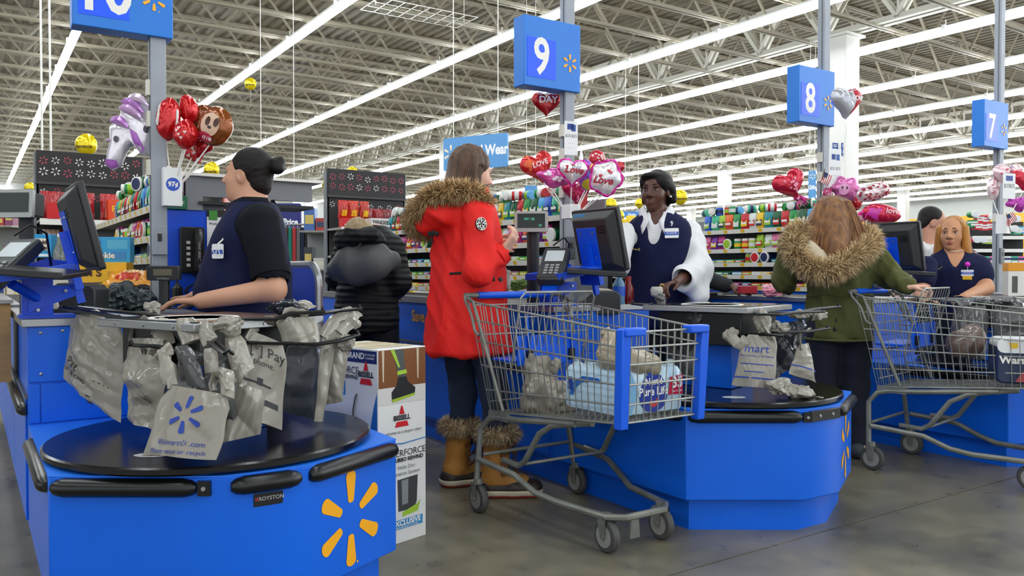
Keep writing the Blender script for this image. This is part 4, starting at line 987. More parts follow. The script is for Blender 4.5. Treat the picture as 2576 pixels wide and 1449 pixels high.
# ---------------------------------------------------------------- cashier in the white sleeves (lane nine)
def cashier_white():
    Z = 4.84; b = fl(1655, Z); F2 = tuple((-RGT*.36-FWD*.93).xy); L = LF(b, F2)
    t = thing('person', 'cashier in navy vest over a white shirt with wide sleeves, reaching for bags', 'person', b)
    H = Frame(at(1650, 482, Z), (-RGT*.52-FWD*.86).xy, math.radians(2), 0, 1.05)
    hip = [L(-.1, 0, .86), L(.1, 0, .86)]; kn = [L(-.1, .02, .47), L(.1, .02, .47)]; an = [L(-.1, 0, .08), L(.1, 0, .08)]
    armL = [at(1735, 583, 4.86), at(1757, 672, 4.74), at(1700, 712, 4.42)]; armR = [at(1570, 590, 4.76), at(1556, 668, 4.66), at(1520, 640, 4.5)]
    tors = [(.72, 0, 0, .16, .11), (.86, 0, 0, .185, .13), (1.0, 0, 0, .18, .125), (1.12, 0, 0, .175, .125), (1.25, 0, 0, .19, .13), (1.34, 0, 0, .185, .105), (1.39, 0, 0, .14, .085), (1.43, 0, -.01, .07, .065)]
    lo, hi = bounds([L(-.3, -.2, 0), L(.3, .2, 1.7), L(-.3, .2, 0), L(.3, -.2, 0), at(1650, 740, 4.3), *armL, *armR], .06); lo[2] = 0
    S = SDF(lo, hi, .0065)
    sections(S, b, F2, [(z, r, f, w_-.012, d-.012) for z, r, f, w_, d in tors]); legs(S, hip, kn, an, (.085, .06, .045))
    for a in an: foot(S, a, (F2[0], F2[1], 0))
    S.chain(armL, (.05, .04, .026), .02); S.chain(armR, (.05, .04, .028), .02)
    sdf_head(S, H, L(0, -.02, 1.42), .047, -.007)
    sdf_hand(S, armL[2], at(1655, 722, 4.32)-armL[2], Vector((0, 0, -1))+FWD*-.4, 1, .75, .185, tcurl=.7)
    sdf_hand(S, armR[2], (-RGT+FWD*.1), Vector((0, 0, -1)), 1, .4, .175)
    V, F = S.mesh(); part('body', (V, F), SKIN_D, t, world=True, ang=180); face_parts(t, H, '#6a3d3a', '#120c0a', sclera='#a59a93')
    rg = armL[2].lerp(at(1655, 722, 4.32), .78); part('ring', MB().tube(ring(lambda u: rg+RGT*.0115*math.cos(2*PI*u)+Vector((0, 0, .0115*math.sin(2*PI*u))), 12), .003, 6), mat('gold', '#d9b25f', .25, metal=.9), t, world=True)
    part('earring', MB().ell(H.P(-.088, -.002, -.032), (.007, .007, .007), 8, 6), paint('#f0efe9', .2), t, world=True)
    # hair: swept over the brow and gathered at the nape
    S = SDF(*[np.array(q) for q in (H.c-Vector((.24, .24, .24)), H.c+Vector((.24, .24, .24)))], .0055)
    S.ell(H.P(0, -.028, .038), (.09, .106, .097), H.B); S.ell(H.P(0, -.075, -.02), (.08, .06, .075), H.B, .02); S.ell(H.P(-.05, .0, .045), (.047, .078, .055), H.B, .02); S.cone(H.P(-.078, -.035, .01), H.P(-.08, -.05, -.045), .03, .026, .02); S.cone(H.P(.08, -.02, .01), H.P(.08, -.04, -.05), .02, .02, .02)
    S.ell(H.P(.012, .135, -.06), (.094, .105, .1), H.B, .012, 's')
    S.ell(H.P(-.087, .012, -.022), (.02, .024, .034), H.B, .006, 's'); S.ell(H.P(.014, .044, .083), (.06, .046, .024), H.B, .02); S.ell(H.P(.068, .016, .05), (.018, .05, .04), H.B, .016)
    V, F = S.mesh(); V = V+normals(V, F)*wrinkle(V, .0012, 120, 4)[:, None]; part('hair', (V, F), mat('hair_black', '#0f0a08', .55, spec=.3, stretch=(50, 50, 8), bump=(8, .3)), t, world=True, ang=180)
    # shirt: trunk, narrow upper sleeves, wide cuffs
    S = SDF(lo, hi, .007)
    sections(S, b, F2, [(z, r, f, w_, d) for z, r, f, w_, d in tors if z > .9])
    S.chain([armL[0], armL[1], armL[1].lerp(armL[2], .72)+Vector((0, 0, -.012))], (.072, .076, .07), .02)
    S.cone(armL[1], at(1762, 742, 4.64), .07, .055, .05); S.cone(armL[1].lerp(armL[2], .55), at(1752, 748, 4.58), .05, .04, .05)
    S.chain([armR[0], armR[1], armR[1].lerp(armR[2], .8)], (.07, .065, .075), .02)
    d = (armL[2]-armL[1]).normalized(); S.cone(armL[1].lerp(armL[2], .35), armL[2]+d*.12, .04, .062, .005, 's')
    S.cut(armL[1].lerp(armL[2], .74), d); S.cone(L(0, .08, 1.49), L(0, .17, 1.26), .085, .008, .006, 's'); S.ell(L(0, .0, 1.48), (.078, .078, .07), None, .006, 's')
    cloth(S, 'shirt', WHITEC, t, .009, 26, 3)
    for s_ in (-1, 1):
        mb = MB(); mb.grid(lambda u, v: L(s_*(.075-.045*u+.034*v), .02+.1*u+.014*v, 1.46-.1*u-.035*v-.045*u*v), 6, 3); o = part('collar', mb, WHITEC, t, world=True); m_ = o.modifiers.new('thick', 'SOLIDIFY'); m_.thickness = .006
    # vest
    S = SDF(lo, hi, .007)
    sections(S, b, F2, [(z, r, f, w_+.010, d+.014) for z, r, f, w_, d in tors])
    for a, s_ in ((armL, -1), (armR, 1)): S.cone(a[0]+Vector((0, 0, -.01)), a[0]+(L(s_*.3, 0, 1.2)-L(0, 0, 1.2)), .082, .13, .012, 's')
    S.cone(L(0, .09, 1.44), L(0, .2, 1.08), .07, .006, .006, 's'); S.ell(L(0, -.02, 1.47), (.09, .09, .08), None, .01, 's')
    cloth(S, 'vest', NAVY, t, .004, 20, 9)
    # badge and pin on the vest
    vf = lambda x, z, dd=0: L(x, .142+dd-.0*x-1.1*max(0, abs(x)-.08)**1.2*0-1.9*x*x, z)
    bx = -.105; fn = lambda dy: (lambda x, y: L(bx+(-x)*.95, .142-1.5*bx*bx+.008+dy+(-x)*.28, 1.285+y+.02*x))
    mb = MB(); f0, f1 = fn(.004), fn(-.004); pl = rrect(.078, .056, .004, 2); n = len(pl); mb.add([f0(*p) for p in pl]+[f1(*p) for p in pl], [tuple(range(n))]+[(i, (i+1) % n, n+(i+1) % n, n+i) for i in range(n)]); part('name_badge', mb, paint('#f4f5f6', .35), t, world=True)
    mb = MB(); quad(mb, -.039, -.012, .039, .008, fn(.005)); part('badge_stripe', mb, paint('#2b5fc4', .4), t, world=True)
    mb = MB(); put_text(mb, 'ROSINE', .017, fn(.006)); part('lettering', mb, WHT, t, world=True)
    mb = MB(); f_ = fn(.006); 
    for r_ in ((0, .045, .008), (0, .062, .013), (.004, .054, .009)): disc(mb, r_[2]*.6, lambda x, y: f_(x+r_[0], y+r_[1]), 10)
    part('pin', mb, paint('#cfd3d6', .3), t, world=True)
    f_ = lambda x, y: L(.105-x*.95, .142-.0165+.004-.28*(-x)*-1+.006, 1.195+y-.15*x)
    mb = MB(); put_spark(mb, .014, lambda x, y: f_(x+.03, y+.002)); put_text(mb, 'Walmart', .017, lambda x, y: f_(x-.014, y)); part('vest_print', mb, paint('#d8c36a', .5), t, world=True)
    S = SDF(lo, (hi[0], hi[1], 1.0), .012); sections(S, b, F2, [(z, r, f, w_, d) for z, r, f, w_, d in tors if z < 1.0]); legs(S, hip, kn, an, (.1, .075, .062)); S.cut((0, 0, .07), (0, 0, -1)); cloth(S, 'trousers', DARKP, t, 0)
    S = SDF(lo, (hi[0], hi[1], .2), .01)
    for a in an: foot(S, a, (F2[0], F2[1], 0), .26, .046)
    S.cut((0, 0, .004), (0, 0, -1)); cloth(S, 'shoe', BLKP, t, 0)
cashier_white()

# ---------------------------------------------------------------- green parka shopper
OLIVE = mat('olive_parka', '#53562a', .85, bump=(300, .12), var=(6, .18)); CREAMF = mat('cream_fleece', '#cdbfa6', .95, bump=(160, .4))
def green_parka():
    Z = 4.7; b = fl(2112, Z); F2 = tuple((RGT*.12+FWD).xy); L = LF(b, F2)
    t = thing('person', 'shopper seen from behind in an olive parka with fur hood, long auburn hair', 'person', b)
    H = Frame(at(2090, 556, 4.66), (RGT*.2+FWD).xy, math.radians(-22), 0, 1.03)
    an = [L(-.09, -.02, .08), at(2160, 1085, 4.68)]; an[1].z = .08; kn = [L(-.085, .03, .42), L(.095, .03, .42)]; hip = [L(-.085, 0, .74), L(.085, 0, .74)]
    armL = [at(1995, 620, 4.72), at(1972, 702, 4.78), at(1985, 722, 4.98)]; armR = [at(2188, 628, 4.68), at(2232, 690, 4.66), at(2285, 722, 4.45)]
    tors = [(.665, 0, 0, .185, .15), (.75, 0, 0, .19, .155), (.88, 0, 0, .185, .15), (1.0, 0, 0, .18, .145), (1.12, 0, 0, .195, .15), (1.2, 0, 0, .195, .14), (1.27, 0, .02, .13, .11), (1.31, 0, .03, .08, .08)]
    lo, hi = bounds([L(-.35, -.25, 0), L(.3, .25, 1.5), L(-.3, .25, 0), L(.3, -.25, 0), at(2350, 735, 4.4), *armL, *armR], .06); lo[2] = 0
    S = SDF(lo, hi, .0068)
    sections(S, b, F2, [(z, r, f, w_*.75, d*.7) for z, r, f, w_, d in tors]); legs(S, hip, kn, an, (.085, .06, .045))
    for a in an: foot(S, a, (F2[0], F2[1], 0))
    S.chain(armL, (.045, .038, .028), .02); S.chain(armR, (.045, .038, .026), .02)
    sdf_head(S, H, L(0, .02, 1.27), .05)
    sdf_hand(S, armR[2], Vector((.2, -.6, .02))+RGT*.6, Vector((0, 0, -1)), -1, .9, .165)
    sdf_hand(S, armL[2], FWD, Vector((0, 0, -1)), 1, .6, .165)
    V, F = S.mesh(); part('body', (V, F), SKIN_P, t, world=True, ang=180); face_parts(t, H)
    AUB = mat('hair_auburn', '#8f6238', .42, stretch=(60, 60, 5), bump=(7, .45), var=(.6, .45), col2='#5c3a22')
    S = SDF(*[np.array(q) for q in (H.c-Vector((.26, .26, .34)), H.c+Vector((.26, .26, .22)))], .006)
    S.ell(H.P(0, -.025, .035), (.092, .105, .097), H.B); a = at(2105, 630, 4.47)
    S.cone(H.P(0, -.06, 0), a, .095, .08, .03); S.cone(H.P(-.05, -.03, .02), at(2022, 612, 4.47), .065, .02, .03); S.cone(H.P(.05, -.03, .02), at(2165, 635, 4.47), .06, .04, .03); S.cone(a, at(2075, 668, 4.42), .05, .015, .03)
    S.ell(H.P(0, .14, -.05), (.1, .11, .12), H.B, .01, 's')
    V, F = S.mesh(); V = V+normals(V, F)*wrinkle(V, .007, 75, 2, True, (1, 1, .15))[:, None]; part('hair', (V, F), AUB, t, world=True, ang=180)
    ps = []
    for i in range(70):
        u = rnd.random(); x = -.085+.17*u; e = at(2005+185*u+rnd.gauss(0, 10), 622+50*math.sin(u*3.0)+rnd.gauss(0, 14), 4.42+.06*abs(u-.5)+rnd.random()*.02)
        ps.append([H.P(x*.5, -.06, .125), H.P(x, -.115, .06), H.P(x*1.25, -.125, -.03).lerp(e, .35), H.P(x*1.2, -.13, -.1).lerp(e, .7)+Vector((0, 0, .0)), e])
    strands('hair_strand', ps, .008, AUB, t, kind='stuff')
    S = SDF(lo, hi, .0075)
    sections(S, b, F2, tors)
    S.chain([armL[0], armL[1], armL[2].lerp(armL[1], .2)], (.085, .075, .058), .03); S.chain([armR[0], armR[1], armR[1].lerp(armR[2], .9)], (.085, .075, .055), .03)
    cloth(S, 'parka', OLIVE, t, .015, 24, 6, (1, 1, .8))
    part('waist_cord', MB().tube([L(.185*math.cos(q), .153*math.sin(q), .93+.008*math.sin(5*q)) for q in np.linspace(PI, 2*PI, 20)], .004, 5), OLIVE, t, world=True)
    part('hem_cord', MB().tube([L(.188*math.cos(q), .153*math.sin(q), .678) for q in np.linspace(0, 2*PI, 30)], .008, 5), OLIVE, t, world=True)
    S = SDF(*[np.array(q) for q in (at(2090, 620, 4.5)-Vector((.3, .3, .25)), at(2090, 620, 4.5)+Vector((.3, .3, .25)))], .007)
    S.ell(at(2085, 610, 4.62), (.15, .08, .09), None, .02); S.chain([at(2030, 598, 4.55), at(2036, 632, 4.5), at(2068, 656, 4.47), at(2110, 652, 4.48), at(2150, 620, 4.54)], (.04, .055, .05, .045, .04), .03)
    cloth(S, 'hood_lining', CREAMF, t, .008, 26, 3)
    fur('fur_trim', [at(*p) for p in ((2022, 575, 4.55), (1998, 592, 4.52), (1994, 625, 4.46), (2010, 655, 4.42), (2045, 676, 4.39), (2075, 686, 4.38), (2110, 672, 4.38), (2150, 645, 4.42), (2185, 618, 4.48), (2190, 602, 4.55), (2170, 585, 4.62))], .04, 9500, .058, ('#d2b584', '#96795a', '#ecd8ae'), t, 9, .0021)
    S = SDF(lo, (hi[0], hi[1], .95), .008); legs(S, hip, kn, an, (.108, .08, .068), .03); sections(S, b, F2, [(.66, 0, 0, .17, .14), (.85, 0, 0, .17, .14)], .02); S.cut((0, 0, .05), (0, 0, -1)); cloth(S, 'jeans', mat('navy_denim', '#171c2b', .85, bump=(300, .2)), t, .005, 36, 5)
    S = SDF(lo, (hi[0], hi[1], .2), .008)
    for a in an: foot(S, a, (F2[0]+.5, F2[1], 0), .27, .048)
    S.cut((0, 0, .004), (0, 0, -1)); cloth(S, 'shoe', paint('#3a4048', .6), t, 0)
green_parka()

# ---------------------------------------------------------------- shopper in the black quilted coat
BLKC = mat('quilted_black', '#131416', .6, wave=(9, .5, 1.2), spec=.3)
def black_coat():
    Z = 4.94; b = fl(925, Z); F2 = tuple((RGT*.3+FWD).xy); L = LF(b, F2)
    t = thing('person', 'shopper in a black quilted coat leaning away, grey bag on the back', 'person', b)
    H = Frame(at(903, 606, 4.84), (RGT*.4+FWD).xy, math.radians(-35), 0, 1.0)
    an = [L(-.1, 0, .08), L(.1, 0, .08)]; kn = [L(-.1, .04, .42), L(.1, .04, .42)]; hip = [L(-.1, -.02, .8), L(.1, -.02, .8)]
    armR = [at(985, 625, 4.95), at(1000, 710, 4.9), at(985, 745, 5.15)]; armL = [at(870, 640, 5.0), at(850, 700, 5.15), at(900, 720, 5.35)]
    tors = [(.70, 0, -.02, .20, .17), (.8, 0, -.02, .205, .18), (.9, 0, -.01, .195, .17), (1.02, 0, .0, .18, .15), (1.15, .01, .02, .195, .15), (1.24, .02, .05, .18, .14), (1.31, .01, .07, .12, .11), (1.35, 0, .09, .07, .07)]
    lo, hi = bounds([L(-.3, -.25, 0), L(.3, .35, 1.45), L(-.3, .35, 0), L(.3, -.25, 0), *armL, *armR], .1); lo[2] = 0
    S = SDF(lo, hi, .009)
    sections(S, b, F2, [(z, r, f, w_*.75, d*.7) for z, r, f, w_, d in tors]); legs(S, hip, kn, an, (.085, .06, .045))
    for a in an: foot(S, a, (F2[0], F2[1], 0))
    S.chain(armL, (.045, .038, .028), .02); S.chain(armR, (.045, .038, .028), .02); sdf_head(S, H, L(0, .08, 1.3), .05)
    sdf_hand(S, armR[2], FWD, Vector((0, 0, -1)), -1, .6, .165); sdf_hand(S, armL[2], FWD, Vector((0, 0, -1)), 1, .6, .165)
    V, F = S.mesh(); part('body', (V, F), SKIN_P, t, world=True, ang=180); face_parts(t, H)
    BLO = mat('hair_ash_blonde', '#9c8462', .5, stretch=(60, 60, 6), bump=(7, .4))
    S = SDF(*[np.array(q) for q in (H.c-Vector((.2, .2, .2)), H.c+Vector((.2, .2, .2)))], .007); S.ell(H.P(0, -.025, .035), (.09, .105, .097), H.B); S.ell(H.P(0, .13, -.05), (.1, .11, .12), H.B, .01, 's'); V, F = S.mesh(); V = V+normals(V, F)*wrinkle(V, .006, 80, 2, True, (1, 1, .3))[:, None]; part('hair', (V, F), BLO, t, world=True, ang=180)
    S = SDF(lo, hi, .008); sections(S, b, F2, tors); S.chain(armR[:2]+[armR[1].lerp(armR[2], .8)], (.085, .08, .06), .03); S.chain(armL, (.085, .075, .055), .03)
    S.cone(at(880, 612, 4.78), at(945, 606, 4.74), .07, .06, .03)
    V, F = S.mesh(); N = normals(V, F); V = V+N*(.005*np.abs(np.sin(V[:, 2]*62+V[:, 0]*6))-.003+wrinkle(V, .004, 30, 3))[:, None]; part('coat', (V, F), BLKC, t, world=True, ang=180)
    S = SDF(lo, hi, .007); S.cone(at(862, 602, 4.70), at(930, 590, 4.68), .06, .05, .02); S.ell(at(862, 615, 4.72), (.05, .05, .055), None, .03); cloth(S, 'hood', BLKC, t, .012, 30, 3)
    S = SDF(lo, (hi[0], hi[1], .9), .012); legs(S, hip, kn, an, (.105, .085, .075), .03); S.cut((0, 0, .05), (0, 0, -1)); cloth(S, 'trousers', DARKP, t, 0)
    S = SDF(lo, (hi[0], hi[1], .2), .012)
    for a in an: foot(S, a, (F2[0], F2[1], 0), .26, .048)
    S.cut((0, 0, .004), (0, 0, -1)); cloth(S, 'boot', BLKP, t, 0)
    # slouchy grey bag across the back: its own thing, carried by the shopper
    bg = thing('shoulder_bag', 'slouchy dark grey leather bag slung across the black quilted coat', 'bag', at(915, 660, 4.72))
    c = at(918, 660, 4.74); S = SDF(np.array(c)-.34, np.array(c)+.34, .008)
    S.chain([at(852, 680, 4.76), at(880, 668, 4.70), at(935, 668, 4.68), at(985, 655, 4.76)], (.065, .10, .095, .06), .05, ((FWD.x, FWD.y, 0), 1.5)); S.cone(at(895, 640, 4.72), at(950, 632, 4.72), .07, .06, .05, 'u', ((FWD.x, FWD.y, 0), 1.6))
    cloth(S, 'bag_body', mat('grey_leather', '#4c4e50', .5, bump=(60, .15)), bg, .012, 14, 4)
    part('bag_strap', MB().tube([at(902, 620, 4.66), at(915, 600, 4.66), at(930, 590, 4.70), at(945, 588, 4.78)], .008, 6), paint('#303234', .5), bg, world=True)
    part('snap', MB().tube([at(900, 622, 4.625), at(900, 622, 4.61)], .006, 10), paint('#303234', .5), bg, world=True)
black_coat()

# ---------------------------------------------------------------- blonde cashier (lane eight)
def cashier_blonde():
    Z = 5.78; b = fl(2404, Z); F2 = tuple((-RGT*.5-FWD*.86).xy); L = LF(b, F2)
    t = thing('person', 'cashier with straight ginger blonde hair in a navy polo', 'person', b)
    H = Frame(at(2396, 588, Z), (-RGT*.62-FWD*.78).xy, math.radians(3), 0, 1.06)
    an = [L(-.1, 0, .08), L(.1, 0, .08)]; kn = [L(-.1, .02, .42), L(.1, .02, .42)]; hip = [L(-.1, 0, .78), L(.1, 0, .78)]
    armL = [at(2463, 672, 5.72), at(2480, 725, 5.62), at(2425, 748, 5.4)]; armR = [at(2330, 672, 5.64), at(2318, 740, 5.55), at(2330, 760, 5.35)]
    tors = [(.65, 0, 0, .19, .14), (.8, 0, 0, .2, .15), (.95, 0, .01, .19, .15), (1.05, 0, .01, .19, .15), (1.12, 0, .01, .195, .14), (1.17, 0, 0, .18, .11), (1.21, 0, -.01, .13, .09), (1.25, 0, -.02, .06, .06)]
    lo, hi = bounds([L(-.3, -.2, 0), L(.3, .25, 1.5), L(-.3, .25, 0), L(.3, -.2, 0), at(2380, 755, 5.3), *armL, *armR], .06); lo[2] = 0
    S = SDF(lo, hi, .0075)
    sections(S, b, F2, [(z, r, f, w_-.012, d-.012) for z, r, f, w_, d in tors]); legs(S, hip, kn, an)
    for a in an: foot(S, a, (F2[0], F2[1], 0))
    S.chain(armL, (.058, .05, .03), .02); S.chain(armR, (.058, .05, .03), .02); sdf_head(S, H, L(0, -.02, 1.2), .052, -.003)
    sdf_hand(S, armL[2], -RGT*.7-FWD*.6, Vector((0, 0, -1)), 1, .5, .17); sdf_hand(S, armR[2], -FWD, Vector((0, 0, -1)), -1, .5, .17)
    V, F = S.mesh(); part('body', (V, F), mat('skin_warm', '#c48f6c', .5, var=(14, .06), spec=.35), t, world=True, ang=180); face_parts(t, H, '#a14f4c', '#4a3020')
    GIN = mat('hair_ginger', '#b5772b', .4, stretch=(60, 60, 6), bump=(7, .35), var=(.5, .4))
    S = SDF(*[np.array(q) for q in (H.c-Vector((.25, .25, .3)), H.c+Vector((.25, .25, .22)))], .0065)
    S.ell(H.P(0, -.028, .036), (.088, .105, .095), H.B); S.cone(H.P(0, -.055, 0), H.P(0, -.06, -.17), .085, .08, .02)
    for s_ in (-1, 1): S.cone(H.P(s_*.073, .015, .03), H.P(s_*(.10 if s_ < 0 else .085), .005, -.19), .03, .035, .02)
    S.ell(H.P(0.006, .128, -.05), (.08, .115, .112), H.B, .012, 's'); S.ell(H.P(0, .11, -.16), (.085, .13, .11), H.B, .012, 's')
    V, F = S.mesh(); V = V+normals(V, F)*wrinkle(V, .004, 110, 2, True, (1, 1, .12))[:, None]; part('hair', (V, F), GIN, t, world=True, ang=180)
    S = SDF(lo, hi, .008); sections(S, b, F2, [(z, r, f, w_, d) for z, r, f, w_, d in tors]); S.chain([armL[0], armL[0].lerp(armL[1], .42)], (.08, .082), .03); S.chain([armR[0], armR[0].lerp(armR[1], .5)], (.08, .078), .03)
    S.cone(L(0, .08, 1.24), L(0, .17, 1.08), .07, .006, .006, 's'); S.ell(L(0, -.0, 1.27), (.09, .09, .06), None, .01, 's')
    cloth(S, 'polo_shirt', mat('navy_polo_blue', '#12173a', .85, spec=.3, bump=(400, .1)), t, .007, 24, 9)
    fn = lambda dy: (lambda x, y: L(-.075-x*.95, .162+dy-.2*x*-1, 1.055+y))
    for nm, x0, y0, x1, y1, c, dy in (('name_badge', -.04, -.02, .04, .022, '#f2f3f5', .002), ('badge_stripe', -.04, -.008, .04, .008, '#2b5fc4', .004), ('badge_tag', -.03, -.045, .03, -.02, '#f0bb2c', .002)):
        mb = MB(); quad(mb, x0, y0, x1, y1, fn(dy)); part(nm, mb, paint(c, .4), t, world=True)
    mb = MB(); put_text(mb, 'SANDRA', .016, fn(.0055)); part('lettering', mb, WHT, t, world=True)
    part('pink_reel', MB().ell(L(-.075, .152, 1.115), (.018, .018, .018), 10, 6), paint('#d62ac0', .4), t, world=True)
    part('reel_cord', MB().tube([L(-.075, .158, 1.1), L(-.075, .158, 1.075)], .003, 5), STEEL, t, world=True)
    part('necklace', MB().tube([L(.055*math.cos(q), .035+.05*math.sin(q), 1.225-.018*math.sin(q)) for q in np.linspace(.1, 3.0, 12)], .003, 5), paint('#e8e2d4', .3), t, world=True)
    mb = MB(); f_ = lambda x, y: L(.11-x*.95, .142, 1.085+y); put_spark(mb, .013, lambda x, y: f_(x+.03, y+.004)); put_text(mb, 'Walmart', .016, lambda x, y: f_(x-.012, y)); part('shirt_print', mb, paint('#d8c36a', .5), t, world=True)
    S = SDF(lo, (hi[0], hi[1], .9), .014); sections(S, b, F2, [(z, r, f, w_, d) for z, r, f, w_, d in tors if z < .9]); legs(S, hip, kn, an, (.11, .08, .065)); S.cut((0, 0, .05), (0, 0, -1)); cloth(S, 'trousers', DARKP, t, 0)
cashier_blonde()

# ---------------------------------------------------------------- people farther off, mostly hidden
def far_person(label, px, py, Z, face, skin, hairc, coatc, pitch=0, arm=None, short=.2, hat=None, hscale=1.05, lean=0):
    b = fl(px, Z); F2 = Vector((face.x, face.y)).normalized(); L = LF(b, F2); hc = at(px, py, Z); ht = hc.z
    t = thing('person', label, 'person', b); H = Frame(hc, F2, pitch, 0, hscale); k = (ht-.1)/1.44; f = -lean
    an = [L(-.1, f, .08), L(.1, f, .08)]; kn = [L(-.1, f+.02, .44*k), L(.1, f+.02, .44*k)]; hip = [L(-.1, f, .84*k), L(.1, f, .84*k)]
    armL = [L(-.19, f*.3, 1.27*k), L(-.24, .04, 1.02*k), L(-.15, .24, .95*k)]; armR = [L(.19, f*.3, 1.27*k), L(.24, .04, 1.02*k), L(.15, .24, .95*k)]
    if arm: armR = [armR[0], arm[0], arm[1]]
    tors = [(.7*k, 0, f, .18, .14), (.9*k, 0, f*.7, .19, .15), (1.1*k, 0, f*.3, .2, .15), (1.26*k, 0, f*.1, .2, .13), (1.34*k, 0, 0, .12, .09), (1.38*k, 0, 0, .065, .065)]
    lo, hi = bounds([L(-.3, -.3, 0), L(.3, .3, ht+.1), L(-.3, .3, 0), L(.3, -.3, 0), *armL, *armR], .12); lo[2] = 0
    S = SDF(lo, hi, .0095); sections(S, b, F2, [(z, r, q, w_-.02, d-.02) for z, r, q, w_, d in tors]); legs(S, hip, kn, an)
    for a in an: foot(S, a, (F2[0], F2[1], 0))
    S.chain(armL, (.045, .038, .028), .02); S.chain(armR, (.045, .038, .028), .02); sdf_head(S, H, L(0, -.01, 1.36*k), .056)
    for a, s_ in ((armL, 1), (armR, -1)): sdf_hand(S, a[2], (a[2]-a[1]).normalized(), Vector((0, 0, -1)), s_, .35, .19, k=.004)
    V, F = S.mesh(); part('body', (V, F), skin, t, world=True, ang=180); face_parts(t, H)
    S = SDF(*[np.array(q) for q in (H.c-Vector((.22, .22, .22)), H.c+Vector((.22, .22, .22)))], .008); S.ell(H.P(0, -.03, .04), (.083, .098, .088), H.B); S.ell(H.P(0, -.06, -.02), (.07, .05, .07), H.B, .02)
    if hat: S.ell(H.P(0, -.01, .06), (.094, .108, .085), H.B, .01)
    S.ell(H.P(0, .13, -.05), (.1, .11, .115 if not hat else .1), H.B, .01, 's')
    for s_ in (-1, 1): S.ell(H.P(s_*.085, .01, -.03), (.03, .04, .045), H.B, .01, 's')
    V, F = S.mesh(); part('knit_hat' if hat else 'hair', (V, F), hat or hairc, t, world=True, ang=180)
    S = SDF(lo, hi, .0095); sections(S, b, F2, tors); S.chain([armL[0], armL[1], armL[1].lerp(armL[2], .85)], (.078, .068, .055), .03); S.chain([armR[0], armR[1], armR[1].lerp(armR[2], .8)], (.078, .068, .055), .03); S.cone(L(-.1, -.1+f*.2, 1.34*k), L(.1, -.1+f*.2, 1.34*k), .05, .05, .05)
    cloth(S, 'jacket', coatc, t, .008, 24, 4)
    S = SDF(lo, (hi[0], hi[1], 1), .014); legs(S, hip, kn, an, (.105, .08, .065)); S.cut((0, 0, .05), (0, 0, -1)); cloth(S, 'trousers', DARKP, t, 0)
    return t
far_person('man in a pale grey hoodie looking down behind the register monitor', 2345, 562, 6.6, RGT*.9-FWD*.2, mat('skin_ruddy', '#c08a74', .5), HAIRB, mat('hoodie_grey', '#d4d4d2', .9, bump=(200, .2)), -.45, lean=.06)
bt = SC.objects.get('person.005')
far_person('person in a grey knit hat mostly hidden behind the register monitor', 2203, 576, 7.3, RGT*-.3-FWD, SKIN_P, HAIRB, paint('#4a4d52', .8), 0, hat=mat('grey_knit', '#5a5a5a', .9, bump=(90, .5)))
far_person('shopper in a dark jacket reaching an arm past the cashier in white sleeves', 1690, 600, 6.1, RGT*.8-FWD*.5, SKIN_D, HAIRB, mat('dark_jacket', '#1f2326', .8, bump=(60, .2)), 0, arm=(at(1775, 700, 6.05), at(1842, 722, 5.9)))
far_person('shopper in black at the picture edge near a boxed item', 2632, 568, 6.0, -RGT*.8+FWD*.4, SKIN_P, HAIRB, mat('black_fleece', '#141414', .9), -.2)
# ================================================================ plastic bags, boxed vacuum, cart contents
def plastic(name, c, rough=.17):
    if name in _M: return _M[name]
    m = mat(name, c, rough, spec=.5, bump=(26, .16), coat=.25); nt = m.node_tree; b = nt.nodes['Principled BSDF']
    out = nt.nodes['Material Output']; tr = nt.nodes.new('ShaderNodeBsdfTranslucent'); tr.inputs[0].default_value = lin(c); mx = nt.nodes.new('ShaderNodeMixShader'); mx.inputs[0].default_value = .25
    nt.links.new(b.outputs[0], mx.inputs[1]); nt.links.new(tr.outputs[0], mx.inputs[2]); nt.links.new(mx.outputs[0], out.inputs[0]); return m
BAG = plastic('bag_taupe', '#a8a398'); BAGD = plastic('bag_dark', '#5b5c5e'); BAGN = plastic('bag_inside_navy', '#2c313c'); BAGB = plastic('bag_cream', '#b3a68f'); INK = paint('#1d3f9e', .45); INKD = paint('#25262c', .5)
def uvmap_bag(Q, thick, seed, amp):
    P = [np.array(at(*q)) for q in Q]; TL, TR, BR, BL = P
    n = np.cross(TR-TL, BL-TL); n /= np.linalg.norm(n); mid = (TL+TR+BR+BL)/4
    if np.dot(n, np.array(EYE)-mid) < 0: n = -n
    W_ = np.linalg.norm(TR-TL); up = (TL+TR-BL-BR)/2; up /= np.linalg.norm(up)
    r = np.random.RandomState(seed); ph = r.rand(4)*6
    def fn(s, v, side, off=0): # v 0 bottom .. 1 top
        s = np.asarray(s, 'f8'); v = np.asarray(v, 'f8')
        pinch = 1-.22*np.clip((v-.8)/.2, 0, 1)
        s2 = .5+(s-.5)*pinch+.012*np.sin(9*v+ph[0])
        b = (BL[None]*(1-s2)[:, None]+BR[None]*s2[:, None])*(1-v)[:, None]+(TL[None]*(1-s2)[:, None]+TR[None]*s2[:, None])*v[:, None]
        th = thick*np.sin(np.pi*np.clip(s, 0, 1))**.7*(.35+.65*np.sin(np.pi*np.clip(.12+.8*v, 0, 1)))
        dd = facet(b, amp*1.15, 6, seed, 3)+facet(b, amp*.5, 15, seed+7, 3)+facet(b, amp*.12, 40, seed+3, 3)
        hem = np.clip(np.minimum(np.minimum(s, 1-s)*6, 1), .25, 1)
        b = b+up[None]*(wrinkle(b, .006, 30, seed+11, False)*(v < .05))[:, None]
        return b+n[None]*(side*th+dd*hem+off)[:, None]
    return fn, W_, np.linalg.norm((TL+TR-BL-BR)/2)
